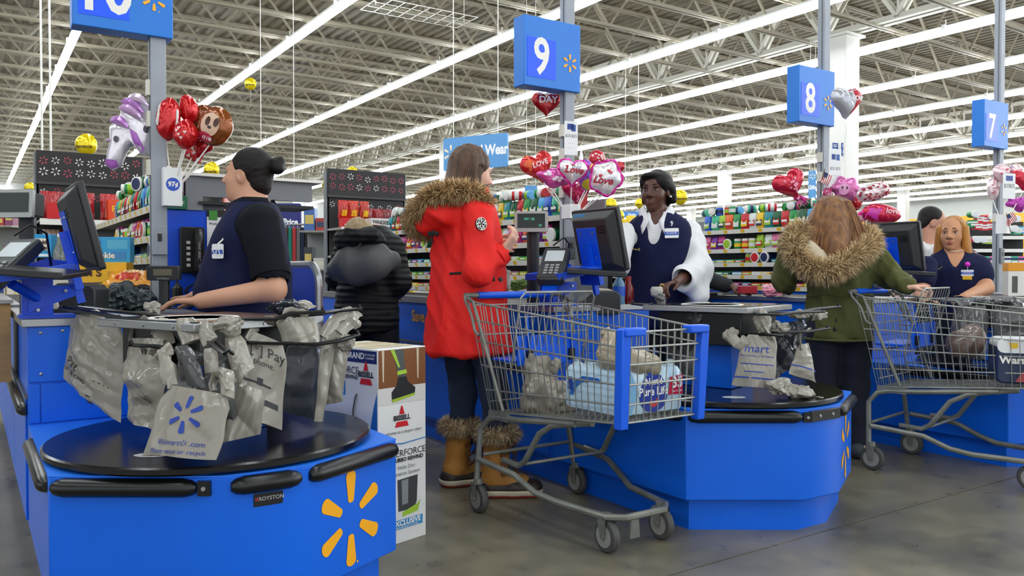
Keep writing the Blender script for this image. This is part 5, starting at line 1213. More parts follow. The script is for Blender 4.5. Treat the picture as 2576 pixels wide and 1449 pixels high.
def facet(P, amp, f, seed, n=5):
    """straight creases between flat facets: triangle waves in a few directions"""
    r = np.random.RandomState(seed); o = np.zeros(len(P))
    for i in range(n):
        d = r.normal(size=3)*np.array([1, 1, .8]); d /= np.linalg.norm(d); t = P @ (d*f*(.6+.8*r.rand()))+r.rand(); o += (np.abs((t % 1)-.5)*4-1)*(.5+r.rand())
    return o*amp/n
def sheet_part(name, Q, m, t, seed, thick=.01, amp=.012, n=16):
    fn, W_, H_ = uvmap_bag(Q, thick, seed, amp); s = np.concatenate([np.linspace(0, 1, n, endpoint=False), np.linspace(1, 0, n, endpoint=False)]); sd = np.concatenate([np.ones(n), -np.ones(n)]); N = 2*n
    V = np.concatenate([fn(s, np.full(N, j/n), sd) for j in range(n+1)]); j, i = np.meshgrid(np.arange(n), np.arange(N), indexing='ij'); j = j.ravel(); i = i.ravel(); k = (i+1) % N
    return part(name, (V, np.stack([j*N+i, j*N+k, (j+1)*N+k, (j+1)*N+i], 1)), m, t, world=True, ang=24)
def bag(label, Q, thick=.03, seed=1, amp=.018, m=None, group='grey bags hanging on the nearest stand', loops=(), wads=(), prints=None, nu=40, nv=40, flaps=()):
    m = m or BAG; fn, W_, H_ = uvmap_bag(Q, thick, seed, amp)
    base = Vector(fn(np.array([.5]), np.array([0.]), 0)[0]); t = thing('plastic_bag', label, 'bag', base, 0, group)
    s = np.concatenate([np.linspace(0, 1, nu, endpoint=False), np.linspace(1, 0, nu, endpoint=False)]); sd = np.concatenate([np.ones(nu), -np.ones(nu)])
    V = [fn(s, np.full(2*nu, j/nv), sd) for j in range(nv+1)]; V = np.concatenate(V); N = 2*nu; F = []
    j, i = np.meshgrid(np.arange(nv), np.arange(N), indexing='ij'); j = j.ravel(); i = i.ravel(); k = (i+1) % N
    F = np.stack([j*N+i, j*N+k, (j+1)*N+k, (j+1)*N+i], 1)
    cap = np.stack([np.arange(nu-1), N-1-np.arange(nu-1)-0, N-2-np.arange(nu-1), np.arange(nu-1)+1], 1)
    cap[:, 1] = (N-np.arange(nu-1)) % N; cap[:, 2] = N-1-np.arange(nu-1)
    part('bag_body', (V, np.concatenate([F, cap])), m, t, world=True, ang=24)
    for i, fl_ in enumerate(flaps): sheet_part('bag_flap', fl_[0], fl_[1], t, seed+50+i)
    for lp in loops:
        P = [at(*p) for p in lp]; Q2 = []
        for a in range(len(P)-1):
            for f in (0, .33, .66): Q2.append(P[a].lerp(P[a+1], f)+Vector((rnd.gauss(0, .003), rnd.gauss(0, .003), rnd.gauss(0, .003))))
        part('handle_loop', MB().tube(Q2+[P[-1]], .022, 8, flat=.28, radii=[.022*(.7+.5*rnd.random()) for _ in range(len(Q2)+1)]), m, t, world=True, ang=32)
    for wd in wads: part('bunched_top', wad_mesh(at(*wd[:3]), wd[3], wd[4], wd[5], seed+int(wd[0])), wd[6] if len(wd) > 6 else m, t, world=True, ang=30)
    if prints:
        for spec in prints:
            kind, s0, v0, sz, mt = spec[:5]; mb = MB(); pl = lambda x, y: Vector(fn(np.array([s0+x/W_]), np.array([v0+y/H_]), 1, .0022)[0])
            if kind == 'spark':
                for p in spark_polys(sz):
                    c = (sum(q[0] for q in p)/len(p), sum(q[1] for q in p)/len(p)); pp = [pl(*q) for q in p]+[pl(*c)]; mb.add(pp, [(i, (i+1) % len(p), len(p)) for i in range(len(p))])
            elif kind == 'bar': 
                g = [[(spec[5]*(i/6-.5), sz*(q-.5)) for i in range(7)] for q in (0, 1)]
                mb.add([pl(*p) for r_ in g for p in r_], [(i, i+1, i+8, i+7) for i in range(6)])
            else: put_text(mb, kind, sz, pl)
            part('spark_print' if kind == 'spark' else 'lettering', mb, mt, t, world=True)
    return t
def wad_mesh(c, rx, ry, rz, seed, n=34):
    u, v = np.meshgrid(np.linspace(0, 2*np.pi, n*2, endpoint=False), np.linspace(-np.pi/2, np.pi/2, n)); u = u.ravel(); v = v.ravel()
    P = np.stack([np.cos(v)*np.cos(u), np.cos(v)*np.sin(u), np.sin(v)], 1); k = 1+wrinkle(P*.06, .3, 30, seed, False)+wrinkle(P*.06, .34, 44, seed+3)+wrinkle(P*.06, .12, 110, seed+5)
    V = np.array(c)[None]+(P*k[:, None])*np.array([rx, ry, rz]); N = 2*n; j, i = np.meshgrid(np.arange(n-1), np.arange(N), indexing='ij'); j = j.ravel(); i = i.ravel(); q = (i+1) % N
    return V, np.stack([j*N+i, j*N+q, (j+1)*N+q, (j+1)*N+i], 1)
bag('outermost grey bag on the nearest stand, facing the register, printed Pay', [(180, 790, 2.90), (318, 812, 2.76), (306, 1066, 2.74), (158, 948, 2.88)], .035, 3, .024, prints=[('Pay', .24, .34, .05, INKD), ('ur phone', .26, .2, .034, INKD), ('- - - -', .75, .3, .03, INKD), ('bar', .55, .02, .03, INKD, .02)], loops=[[(205, 800, 2.88), (228, 786, 2.86), (248, 798, 2.83)], [(290, 815, 2.76), (300, 796, 2.76), (312, 815, 2.75)]])
bag('grey bag hanging between the outermost bag and the big emblem bag', [(318, 850, 2.66), (432, 850, 2.5), (405, 1084, 2.5), (322, 1050, 2.64)], .04, 5, .022, prints=[('W', .6, .86, .05, INKD), ('RU', .75, .3, .024, INKD)], wads=[(400, 872, 2.46, .032, .03, .03)], loops=[[(330, 860, 2.64), (345, 815, 2.66), (372, 800, 2.66)]], flaps=[([(375, 805, 2.6), (428, 800, 2.56), (440, 862, 2.5), (392, 876, 2.52)], BAG), ([(400, 795, 2.58), (418, 800, 2.56), (402, 850, 2.54), (378, 840, 2.56)], BAGB)])
bag('big front grey bag printed with a blue six petal emblem', [(412, 965, 2.26), (588, 996, 2.2), (545, 1158, 2.16), (360, 1148, 2.22)], .035, 8, .016, prints=[('spark', .52, .62, .052, INK), ('Walmart', .37, .21, .021, INK), ('.com', .72, .21, .021, INK), ('Please reuse or recycle', .5, .085, .017, INK), ('spark', .575, .215, .008, INK)], loops=[[(440, 975, 2.27), (432, 930, 2.28), (412, 890, 2.32), (430, 872, 2.36)], [(535, 985, 2.24), (540, 945, 2.27), (565, 945, 2.24), (580, 985, 2.2)]], wads=[(412, 895, 2.33, .03, .025, .03)], flaps=[([(395, 880, 2.3), (432, 900, 2.28), (448, 968, 2.26), (408, 968, 2.27)], BAG), ([(548, 920, 2.25), (592, 935, 2.22), (590, 1000, 2.19), (556, 990, 2.2)], BAG), ([(455, 900, 2.3), (500, 905, 2.3), (520, 975, 2.27), (470, 968, 2.28)], BAGD)], nu=44, nv=40)
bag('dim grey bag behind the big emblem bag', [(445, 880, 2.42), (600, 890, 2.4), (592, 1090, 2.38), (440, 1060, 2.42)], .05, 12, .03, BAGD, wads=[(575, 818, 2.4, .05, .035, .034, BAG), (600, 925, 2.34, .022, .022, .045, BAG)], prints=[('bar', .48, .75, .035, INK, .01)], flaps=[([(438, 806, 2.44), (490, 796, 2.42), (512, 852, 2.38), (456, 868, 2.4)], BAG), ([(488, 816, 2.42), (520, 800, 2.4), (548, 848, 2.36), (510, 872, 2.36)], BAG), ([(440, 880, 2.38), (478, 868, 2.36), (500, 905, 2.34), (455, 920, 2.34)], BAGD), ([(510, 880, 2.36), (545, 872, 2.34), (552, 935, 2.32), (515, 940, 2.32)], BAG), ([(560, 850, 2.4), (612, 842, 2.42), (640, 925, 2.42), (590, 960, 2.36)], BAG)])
bag('wide grey bag with Pay lettering near the boxed vacuum', [(610, 826, 2.56), (724, 868, 2.58), (708, 1084, 2.58), (600, 1040, 2.46)], .02, 16, .012, prints=[('[*] Pay', .56, .80, .044, INKD), ('phone.', .5, .66, .026, INKD), ('bar', .45, .44, .022, INKD, .02), ('bar', .4, .42, .006, INKD, .09), ('bar', .55, .24, .012, INKD, .1), ('bar', .55, .21, .008, INKD, .1)], loops=[[(625, 850, 2.55), (650, 810, 2.6), (690, 806, 2.6)]])
bag('crumpled grey bag bottom showing under the wide lettered bag', [(588, 960, 2.42), (668, 985, 2.44), (655, 1090, 2.44), (560, 1112, 2.38)], .045, 21, .03)
bag('dark navy lined bag hanging edge on by the boxed vacuum', [(712, 866, 2.64), (806, 868, 2.7), (790, 1062, 2.72), (708, 1030, 2.64)], .012, 25, .007, BAGN)
bag('pale grey bag draped over the black arms above the navy lined bag', [(690, 800, 2.62), (800, 800, 2.72), (806, 872, 2.68), (712, 866, 2.62)], .03, 28, .02, loops=[[(705, 810, 2.62), (730, 778, 2.66), (770, 800, 2.68)]], wads=[(722, 776, 2.72, .06, .04, .028, BAGN), (762, 772, 2.76, .035, .03, .02, BAG)])
bag('thin pale grey bag at the outer end of the arms', [(806, 850, 2.74), (852, 826, 2.8), (812, 1058, 2.76), (790, 1060, 2.72)], .012, 31, .012, prints=[('rt', .3, .82, .03, INKD)], loops=[[(815, 840, 2.75), (845, 800, 2.82), (888, 780, 2.9)], [(850, 835, 2.79), (878, 800, 2.86), (897, 786, 2.92)], [(840, 850, 2.79), (880, 815, 2.84), (896, 805, 2.86)]])
bag('grey sheaf of folded bags hooked on the lower black arm', [(822, 880, 2.82), (882, 850, 2.86), (862, 1000, 2.86), (806, 1022, 2.82)], .035, 35, .026, wads=[(868, 862, 2.8, .04, .03, .03)])
bag('small crumpled bag end curled over the steel top', [(362, 760, 2.9), (398, 765, 2.88), (402, 802, 2.86), (372, 800, 2.88)], .02, 38, .02, wads=[(382, 775, 2.86, .032, .03, .026)])
G9 = 'grey bags hanging on the stand behind the cart'
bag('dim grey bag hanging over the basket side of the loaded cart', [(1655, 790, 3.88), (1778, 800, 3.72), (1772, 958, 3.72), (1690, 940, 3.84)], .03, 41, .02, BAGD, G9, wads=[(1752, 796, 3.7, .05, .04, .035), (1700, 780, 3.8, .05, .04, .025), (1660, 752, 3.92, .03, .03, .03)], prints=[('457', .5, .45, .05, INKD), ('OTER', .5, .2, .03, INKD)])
bag('pale grey bag printed mart on the stand behind the cart', [(1872, 840, 3.5), (1958, 846, 3.47), (1948, 976, 3.44), (1842, 966, 3.48)], .03, 44, .016, None, G9, prints=[('mart', .45, .72, .05, INK), ('Save money. Live better.', .5, .58, .013, INK), ('bar', .5, .42, .004, INK, .12), ('bar', .5, .15, .006, INK, .15), ('bar', .45, .27, .004, INK, .07)], loops=[[(1880, 850, 3.5), (1862, 870, 3.48), (1840, 850, 3.5), (1830, 836, 3.52)], [(1945, 850, 3.47), (1930, 830, 3.5), (1908, 800, 3.55)]], wads=[(1838, 845, 3.52, .03, .03, .035), (1918, 812, 3.52, .035, .03, .06)])
bag('charcoal bag folded behind the pale bag on the turntable behind the cart', [(1928, 822, 3.6), (2032, 800, 3.66), (2010, 905, 3.64), (1950, 952, 3.56)], .03, 47, .024, BAGN, G9, wads=[(1962, 826, 3.58, .05, .04, .035, BAG), (2020, 790, 3.66, .06, .04, .022, BAG), (2060, 792, 3.72, .045, .03, .026, BAG)])
bag('pointed grey bag by the green parka shopper on the middle stand', [(2008, 868, 3.58), (2038, 862, 3.6), (2052, 966, 3.6), (1984, 938, 3.55)], .025, 50, .014, None, G9, prints=[('bar', .5, .3, .006, INK, .07)], loops=[[(2015, 880, 3.58), (2012, 840, 3.6), (2035, 828, 3.64)]])
t = thing('plastic_bag', 'crumpled grey bag slumped on the turntable behind the cart', 'bag', at(1990, 1005, 3.4), 0, G9)
for c, r in (((1962, 975), (.075, .06, .05)), ((2010, 985), (.08, .06, .035)), ((2052, 1008), (.05, .04, .018))):
    p = at(*c, 3.42); part('bag_body' if r[2] > .04 else 'bag_fold', wad_mesh(p, *r, 60+int(c[0])), BAG, t, world=True, ang=30)
G8 = 'bags hanging by the blonde cashier'
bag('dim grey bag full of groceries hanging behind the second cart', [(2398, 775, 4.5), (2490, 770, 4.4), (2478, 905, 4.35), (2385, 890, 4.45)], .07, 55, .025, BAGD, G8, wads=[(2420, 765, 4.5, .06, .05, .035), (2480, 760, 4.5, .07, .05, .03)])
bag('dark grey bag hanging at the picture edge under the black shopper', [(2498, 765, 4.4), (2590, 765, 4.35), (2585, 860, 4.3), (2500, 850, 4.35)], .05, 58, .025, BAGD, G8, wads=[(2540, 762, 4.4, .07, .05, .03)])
# ---------------------------------------------------------------- boxed vacuum
def vacuum_box():
    ang = math.radians(15); t = thing('vacuum_box', 'tall white boxed vacuum cleaner standing beside the nearest counter', 'box', (1.29, 2.853, 0), ang); W_, D_, Hh = .245, .37, .765
    part('carton', MB().box((0, 0, 0), (W_, D_, Hh)), mat('carton_white', '#e6e6e4', .45), t, bevel=.002)
    mb = MB(); quad(mb, .01, .05, W_-.01, D_-.05, lambda x, y: (x, y, Hh+.0012)); part('top_print', mb, paint('#c9bd9a', .5), t)
    for i in range(2): mb = MB(); quad(mb, .0, .0, W_, .006, lambda x, y: (x, D_*(.3+.35*i)+y, Hh+.0018)); part('tape_edge', mb, paint('#8d7c50', .5), t)
    fr = lambda x, y, dd=.0012: (x, -dd, y); lf = lambda x, y, dd=.0012: (-dd, D_-x, y)   # on the long side x runs from the back to the near corner
    def bx(name, f, x0, y0, x1, y1, c, k=1): mb = MB(); quad(mb, x0, y0, x1, y1, lambda x, y: f(x, y, .0008+.0006*k)); return part(name, mb, paint(c, .45), t)
    def tx(f, s, x, y, sz, c, k=3, **kw): mb = MB(); put_text(mb, s, sz, lambda a, b: f(x+a, y+b, .0008+.0006*k), **kw); return part('lettering', mb, paint(c, .45), t)
    def pg(name, f, pts, c, k=2): mb = MB(); mb.add([f(x, y, .0008+.0006*k) for x, y in pts], [tuple(range(len(pts)))]); return part(name, mb, paint(c, .45), t)
    def logo(f, x, y, s):
        pg('red_triangle', f, [(x-.018*s, y+.018*s), (x+.018*s, y+.018*s), (x+.004*s, y+.06*s), (x-.004*s, y+.06*s)], '#cf2027'); pg('red_base', f, [(x-.045*s, y-.045*s), (x+.045*s, y-.045*s), (x+.034*s, y-.018*s), (x-.034*s, y-.018*s)], '#cf2027'); tx(f, 'BISSELL', x, y, .034*s, '#2a2c30', 3, bold=.0012)
    # narrow face
    bx('photo_panel', fr, .002, .615, W_-.002, Hh-.004, '#7a4a25'); bx('photo_floor', fr, .002, .55, W_-.002, .615, '#d6d3cf')
    pg('vacuum_wand', fr, [(.075, .76), (.125, .76), (.14, .65), (.1, .65)], '#4c5052', 2); pg('wand_tip', fr, [(.06, .76), (.08, .76), (.11, .69), (.1, .69)], '#9dc23c', 3); pg('green_band', fr, [(.095, .66), (.145, .665), (.14, .68), (.095, .676)], '#a4cb3a', 3)
    pg('vacuum_head', fr, [(.1, .652), (.14, .652), (.15, .63), (.188, .605), (.184, .575), (.068, .56), (.065, .595), (.09, .62)], '#1f2022', 3); pg('head_edge', fr, [(.068, .568), (.186, .584), (.184, .574), (.07, .556)], '#9dbd37', 4)
    for i, x in enumerate((.018, .195)): pg('chair_leg', fr, [(x, .76), (x+.012, .76), (x+.010, .64), (x+.004, .64)], '#c9b9a0', 2)
    logo(fr, .118, .492, .78); tx(fr, 'welcome to a deeper clean', .12, .437, .018, '#4c4c4c', 3, shear=.3)
    pg('blue_line', fr, [(.0, .405), (.12, .392), (W_, .4), (W_, .396), (.12, .387), (0, .4)], '#3c82c4')
    tx(fr, 'POWERFORCE', .12, .352, .037, '#3a3a3c'); tx(fr, 'HELIX', .04, .326, .02, '#3a3a3c'); tx(fr, 'TURBO REWIND', .15, .326, .021, '#26282c', bold=.0008); tx(fr, 'Helix Dirt', .14, .296, .022, '#6a6a6c'); tx(fr, 'Separation System', .13, .272, .022, '#6a6a6c')
    pg('dust_cup', fr, [(.095, .25), (.2, .255), (.195, .15), (.18, .125), (.1, .125)], '#3d3f42', 2); pg('cup_shine', fr, [(.115, .245), (.15, .247), (.148, .15), (.118, .148)], '#85898c', 3); pg('cup_green', fr, [(.12, .12), (.2, .14), (.215, .155), (.2, .11), (.12, .102)], '#a0c63c', 3)
    bx('blue_panel', fr, .05, .055, W_-.02, .092, '#2d8fc9', 3); tx(fr, 'EXCLUSIVE', .14, .078, .03, '#f0f0f0', 5, bold=.001); tx(fr, 'PERFORMANCE SYSTEM', .14, .0605, .0115, '#f0f0f0', 5)
    # long face (x from the back corner to the near corner)
    bx('navy_band', lf, .0, .71, D_-.006, .758, '#1d2a66'); tx(lf, "AMERICA'S #1 BRAND", .125, .735, .034, '#f2f2f2', bold=.0008); tx(lf, 'IN VACUUM', .325, .742, .0115, '#f2f2f2'); tx(lf, 'CLEANERS', .325, .729, .0115, '#f2f2f2')
    tx(lf, 'POWERFORCE', .125, .676, .04, '#3a3c40'); tx(lf, 'HELIX', .05, .65, .024, '#3a3c40'); tx(lf, '& TURBO REWIND', .16, .65, .022, '#26282c', bold=.0006); logo(lf, .30, .665, .85)
    bx('blue_panel', lf, .03, .575, .17, .632, '#2f8cc8', 2); tx(lf, 'AUTOMATIC', .1, .615, .022, '#eef3f7', 4); tx(lf, 'CORD REWIND', .1, .59, .018, '#eef3f7', 4)
    pg('blue_sweep', lf, [(.27, .02), (D_-.004, .02), (D_-.004, .6), (.345, .54), (.29, .3)], '#2b6fb5', 1)
    mb = MB(); mb.tube([(-.003, D_-.225, .42), (-.003, D_-.22, .52), (-.003, D_-.235, .575), (-.003, D_-.245, .585)], .009, 6, flat=.2); part('hose_print', mb, paint('#26272a', .45), t)
    return t
vacuum_box()
# ---------------------------------------------------------------- loaded cart: bottled water pack and bags
def water_pack(loc, rz, label):
    t = thing('water_pack', label, 'bottled water', loc, rz); W_, D_, Hh = .325, .31, .165
    FILM = mat('water_film', '#bcd9ea', .18, spec=.6, bump=(14, .35)); WATER = mat('water_bottle', '#cfe4ee', .1, trans=.4)
    def outline(e): 
        pts = []
        for (x0, y0, x1, y1, nx, ny, n) in ((0, 0, W_, 0, 0, -1, 5), (W_, 0, W_, D_, 1, 0, 5), (W_, D_, 0, D_, 0, 1, 5), (0, D_, 0, 0, -1, 0, 5)):
            for i in range(n*4):
                f = i/(n*4); b_ = e*abs(math.sin(PI*f*n)); pts.append((x0+(x1-x0)*f+nx*b_, y0+(y1-y0)*f+ny*b_))
        return pts
    ob = outline(.007); ot = outline(.003); n = len(ob); lv = [(0, .98), (.01, 1), (.14, 1), (Hh, .93)]; mb = MB()
    for k, (z, s) in enumerate(lv): mb.v += [((x-W_/2)*s+W_/2, (y-D_/2)*s+D_/2, z) for x, y in (ob if k < 3 else ot)]
    mb.f = [(k*n+i, k*n+(i+1) % n, (k+1)*n+(i+1) % n, (k+1)*n+i) for k in range(3) for i in range(n)]+[tuple(range(n-1, -1, -1)), tuple(range(3*n, 4*n))]; mb.m = [0]*len(mb.f)
    part('film_wrap', mb, FILM, t)
    for i in range(5):
        for j in range(5):
            m2 = MB(); m2.M = xf((W_*(i+.5)/5, D_*(j+.5)/5, Hh-.01)); m2.lathe([(.028, 0), (.02, .016), (.013, .022), (.013, .036)], 10); part('bottle_neck', m2, WATER, t) if i in (0, 4) or j in (0,) else None
    fr = lambda x, y, d=.012: (x, -d+.003, y); lf = lambda x, y, d=.012: (-d+.003, D_-x, y)
    def shape(name, f, pts, c, k): mb = MB(); mb.add([f(x, y, .011+k*.0006) for x, y in pts], [tuple(range(len(pts)))]); part(name, mb, paint(c, .25), t)
    def egg(cx, cy, rx, ry): return [(cx+rx*math.cos(2*PI*i/24)*(1-.25*math.sin(2*PI*i/24)), cy+ry*math.sin(2*PI*i/24)) for i in range(24)]
    shape('label_drop', fr, egg(.165, .08, .072, .078), '#16339a', 1); shape('label_drop_top', fr, egg(.165, .147, .03, .016), '#1b3fae', 2); shape('wave_mark', fr, [(.14, .03), (.165, .02), (.19, .03), (.18, .055), (.165, .035), (.15, .055)], '#cc3333', 3); shape('blue_side', fr, [(0, .0), (.05, .0), (.085, .08), (.05, .16), (0, .16)], '#7fb6de', 0)
    for s, x, y, sz in (('Nestlé', .165, .118, .035), ('Pure Life', .163, .08, .043)): mb = MB(); put_text(mb, s, sz, lambda a, b: fr(x+a, y+b, .0138), bold=.0012); part('lettering', mb, paint('#f4f6f8', .3), t)
    shape('red_flag', fr, [(.245, .06), (W_, .058), (W_, .135), (.255, .128)], '#c8203f', 1); mb = MB(); put_text(mb, '35', .06, lambda a, b: fr(.292+a, .105+b, .0135), bold=.002); put_text(mb, 'HALF LITER', .011, lambda a, b: fr(.29+a, .072+b, .0135)); part('lettering', mb, paint('#f4f6f8', .3), t)
    shape('side_label', lf, [(.03, .05), (.05, .1), (.11, .13), (.2, .13), (.23, .11), (.2, .115), (.12, .11), (.07, .085), (.05, .05)], '#2469c0', 1); shape('side_mark', lf, [(.02, .07), (.05, .07), (.05, .12), (.02, .12)], '#20409c', 2)
    return t
water_pack((1.985, 2.262, .53), math.radians(2), 'film wrapped pack of bottled water with a dark blue drop label in the cart')
def filled_bag(label, c, parts_, m, seed, group=None, knot=None, amp=.016):
    t = thing('filled_bag', label, 'bag', c, 0, group); lo = np.array(c)-.3; hi = np.array(c)+.3; S = SDF(lo, hi, .007)
    for q, r in parts_: S.ell(at(*q), r, None, .03)
    V, F = S.mesh(); N = normals(V, F); V = V+N*(facet(V, amp*1.2, 8, seed, 4)+facet(V, amp*.6, 20, seed+2, 4))[:, None]; part('bag_body', (V, F), m, t, world=True, ang=24)
    if knot:
        for kx, ky, kz in knot: part('tied_handle', wad_mesh(at(kx, ky, kz), .03, .025, .035, seed+int(kx)), m, t, world=True, ang=30)
    return t
filled_bag('tied cream shopping bag resting on the water pack', at(1575, 905, 3.1), [((1575, 912, 3.1), (.105, .09, .052)), ((1545, 890, 3.1), (.07, .06, .055)), ((1620, 920, 3.1), (.07, .06, .04)), ((1535, 865, 3.12), (.03, .03, .05))], BAGB, 3, knot=[(1528, 842, 3.12)])
filled_bag('slumped beige shopping bag at the handle end of the cart basket', at(1375, 990, 3.5), [((1362, 985, 3.52), (.10, .08, .095)), ((1408, 1005, 3.46), (.085, .08, .07)), ((1358, 1020, 3.52), (.085, .07, .05)), ((1350, 925, 3.54), (.06, .055, .06))], plastic('bag_beige', '#a1988a'), 6, knot=[(1335, 905, 3.54), (1395, 920, 3.52)], amp=.022)
g2 = 'goods in the second cart'
filled_bag('thin grey bag with orange and red groceries in the second cart', at(2430, 870, 4.2), [((2425, 865, 4.2), (.1, .08, .07)), ((2450, 850, 4.2), (.07, .07, .06))], plastic('bag_peach', '#75625a'), 9)
t = thing('diaper_pack', 'navy and white soft pack lettered WarmS in the second cart', 'package', at(2575, 950, 3.9)); p = at(2572, 915, 3.95); M = oriented(p, *(-FWD-RGT*.35).xy)
mb = MB(); mb.M = M; mb.prism(rrect(.22, .2, .03, 3), 0, .2, 'y'); part('pack_body', mb, paint('#23304f', .35), t, world=True, bevel=.01)
mb = MB(); mb.M = M; mb.prism(rrect(.215, .07, .03, 3, 0, .085), -.002, .19, 'y'); part('white_top', mb, paint('#e4e5e6', .35), t, world=True)
mb = MB(); put_text(mb, 'WarmS', .05, lambda x, y: M @ Vector((x-.02, -.003, y+.015)), bold=.002); part('lettering', mb, WHT, t, world=True)
mb = MB(); mb.M = M; mb.add([(-.05, -.0032, .07), (-.02, -.0032, .075), (-.02, -.0032, .1), (-.06, -.0032, .1)], [(0, 1, 2, 3)]); part('yellow_mark', mb, paint('#e6c12f', .4), t, world=True)
mb = MB(); mb.M = M; mb.add([(-.03, -.0032, -.09), (.06, -.0032, -.09), (.05, -.0032, -.02), (0, -.0032, -.04)], [(0, 1, 2, 3)]); part('red_mark', mb, paint('#b54a4f', .4), t, world=True)
t = thing('carton', 'white and orange carton standing on the counter at the picture edge', 'box', at(2575, 745, 4.9)); M = oriented(at(2572, 703, 4.9), *(-FWD-RGT*.3).xy)
mb = MB(); mb.M = M; mb.prism(rrect(.15, .2, .004, 1), 0, .12, 'y'); part('carton_body', mb, paint('#e2e0da', .5), t, world=True)
mb = MB(); mb.M = M; mb.box((-.0755, -.001, .05), (.0755, .121, .101)); part('orange_top', mb, paint('#e39a26', .5), t, world=True)
mb = MB(); put_text(mb, 'SOAP', .035, lambda x, y: M @ Vector((-.04-y, -.0015, -.02+x))) if False else None
for dx, dz, w_, h_ in ((-.04, -.03, .03, .1), (.03, -.05, .02, .06)): mb.M = M; mb.box((dx-w_/2, -.0015, dz-h_/2), (dx+w_/2, .0, dz+h_/2))
part('dark_print', mb, paint('#55554f', .5), t, world=True, kind='stuff')
# ================================================================ candy racks along the belts
SHELF = mat('shelf_grey', '#9d9a92', .5); RACK = mat('rack_grey', '#7d8086', .5); RACKD = mat('rack_dark', '#2a2b2d', .6)
PALE = paint('#e9e7e0', .4); TAGY = paint('#f0c32c', .45); TAGW = paint('#efece2', .5)
CLR = {'green': '#138a42', 'dark green': '#0c5a34', 'mint green': '#3fb48a', 'red': '#c81e28', 'orange': '#e8662a', 'blue': '#2b62c8', 'light blue': '#4ba6dc', 'purple': '#7a2f9e', 'magenta': '#c02a82', 'pink': '#d96aa0', 'yellow': '#ecc22a', 'lime': '#9cc52e', 'white': '#dfe2e0', 'navy': '#1d2858', 'teal': '#1d8d97'}
_pm = {}
def pack_mesh(kind, c, c2):
    k = (kind, c, c2)
    if k in _pm: return _pm[k]
    m = [paint(CLR[c], .28), paint(CLR.get(c2, c2), .3), PALE]; mb = MB()
    if kind == 'pouch':
        def f(u, v): 
            a = 2*PI*u; sx = .036*(1 if v < .85 else 1-.1*(v-.85)/.15); th = .024*math.sin(PI*min(.92, .12+.8*(1-v)))
            return (max(-1, min(1, 1.25*math.cos(a)))*sx, th*math.sin(a), .105*v)
        mb.grid(f, 12, 6, True)
        mb.mi = 1; mb.add([(-.03, -.0235, .022), (.03, -.0235, .022), (.03, -.0215, .06), (-.03, -.0215, .06)], [(0, 1, 2, 3)]); mb.mi = 2; mb.add([(-.026, -.025, .036), (.026, -.025, .036), (.026, -.0245, .05), (-.026, -.0245, .05)], [(0, 1, 2, 3)])
    elif kind == 'box':
        mb.box((-.038, -.03, 0), (.038, .03, .09)); mb.mi = 1; mb.box((-.039, -.031, .052), (.039, .031, .072)); mb.mi = 2; mb.add([(-.03, -.0315, .02), (.03, -.0315, .02), (.03, -.0315, .042), (-.03, -.0315, .042)], [(0, 1, 2, 3)])
    elif kind == 'bottle':
        mb.lathe([(.03, 0), (.033, .006), (.033, .062), (.028, .07)], 12); mb.mi = 2; mb.lathe([(.031, .068), (.031, .086), (.027, .088)], 12); mb.mi = 1; mb.lathe([(.0336, .02), (.0336, .05)], 12)
    elif kind == 'drum': # lying tub with a round lid to the front
        mb.M = xf((0, 0, .045), rx=PI/2); mb.lathe([(.041, -.05), (.043, .04)], 16); mb.mi = 2; mb.lathe([(.0445, .04), (.0445, .052), (.038, .054)], 16); mb.mi = 1; mb.lathe([(.036, .0545), (.001, .0552)], 16)
    elif kind == 'flat': 
        mb.box((-.045, -.06, 0), (.045, .05, .03)); mb.mi = 1; mb.box((-.0455, -.0605, .008), (.0455, -.03, .022)); mb.mi = 2; mb.add([(-.035, -.061, .011), (.02, -.061, .011), (.02, -.061, .019), (-.035, -.061, .019)], [(0, 1, 2, 3)])
    _pm[k] = mesh_of(mb, {'pouch': 'gum_pouch', 'box': 'gum_box', 'bottle': 'gum_bottle', 'drum': 'gum_tub', 'flat': 'gum_carton'}[kind], m, 40); return _pm[k]
KN = {'pouch': 'gum_pouch', 'box': 'gum_box', 'bottle': 'gum_bottle', 'drum': 'gum_tub', 'flat': 'gum_carton'}
SIGN = {0: 'ten', 1: 'nine', 2: 'eight', 3: 'seven'}
SHN = ['top', 'second', 'third', 'fourth', 'lowest']
ROWS = [[('pouch', c) for c in ('red', 'green', 'orange', 'lime', 'mint green', 'blue', 'light blue', 'dark green', 'green', 'red', 'dark green', 'teal', 'yellow', 'white')],
        [('pouch', 'lime'), ('bottle', 'lime'), ('bottle', 'red'), ('bottle', 'green'), ('drum', 'dark green'), ('pouch', 'magenta'), ('pouch', 'purple'), ('pouch', 'pink'), ('pouch', 'orange'), ('pouch', 'magenta'), ('pouch', 'pink'), ('pouch', 'white')],
        [('drum', 'navy'), ('drum', 'white'), ('bottle', 'lime'), ('flat', 'mint green'), ('flat', 'mint green'), ('flat', 'light blue'), ('flat', 'blue'), ('flat', 'green'), ('flat', 'white'), ('flat', 'teal')],
        [('flat', c) for c in ('white', 'white', 'orange', 'light blue', 'green', 'green', 'mint green', 'lime', 'pink', 'white')],
        [('flat', c) for c in ('yellow', 'orange', 'red', 'light blue', 'pink', 'red', 'yellow', 'magenta', 'red')]]
SHZ = [1.41, 1.25, 1.135, 1.035, .945]
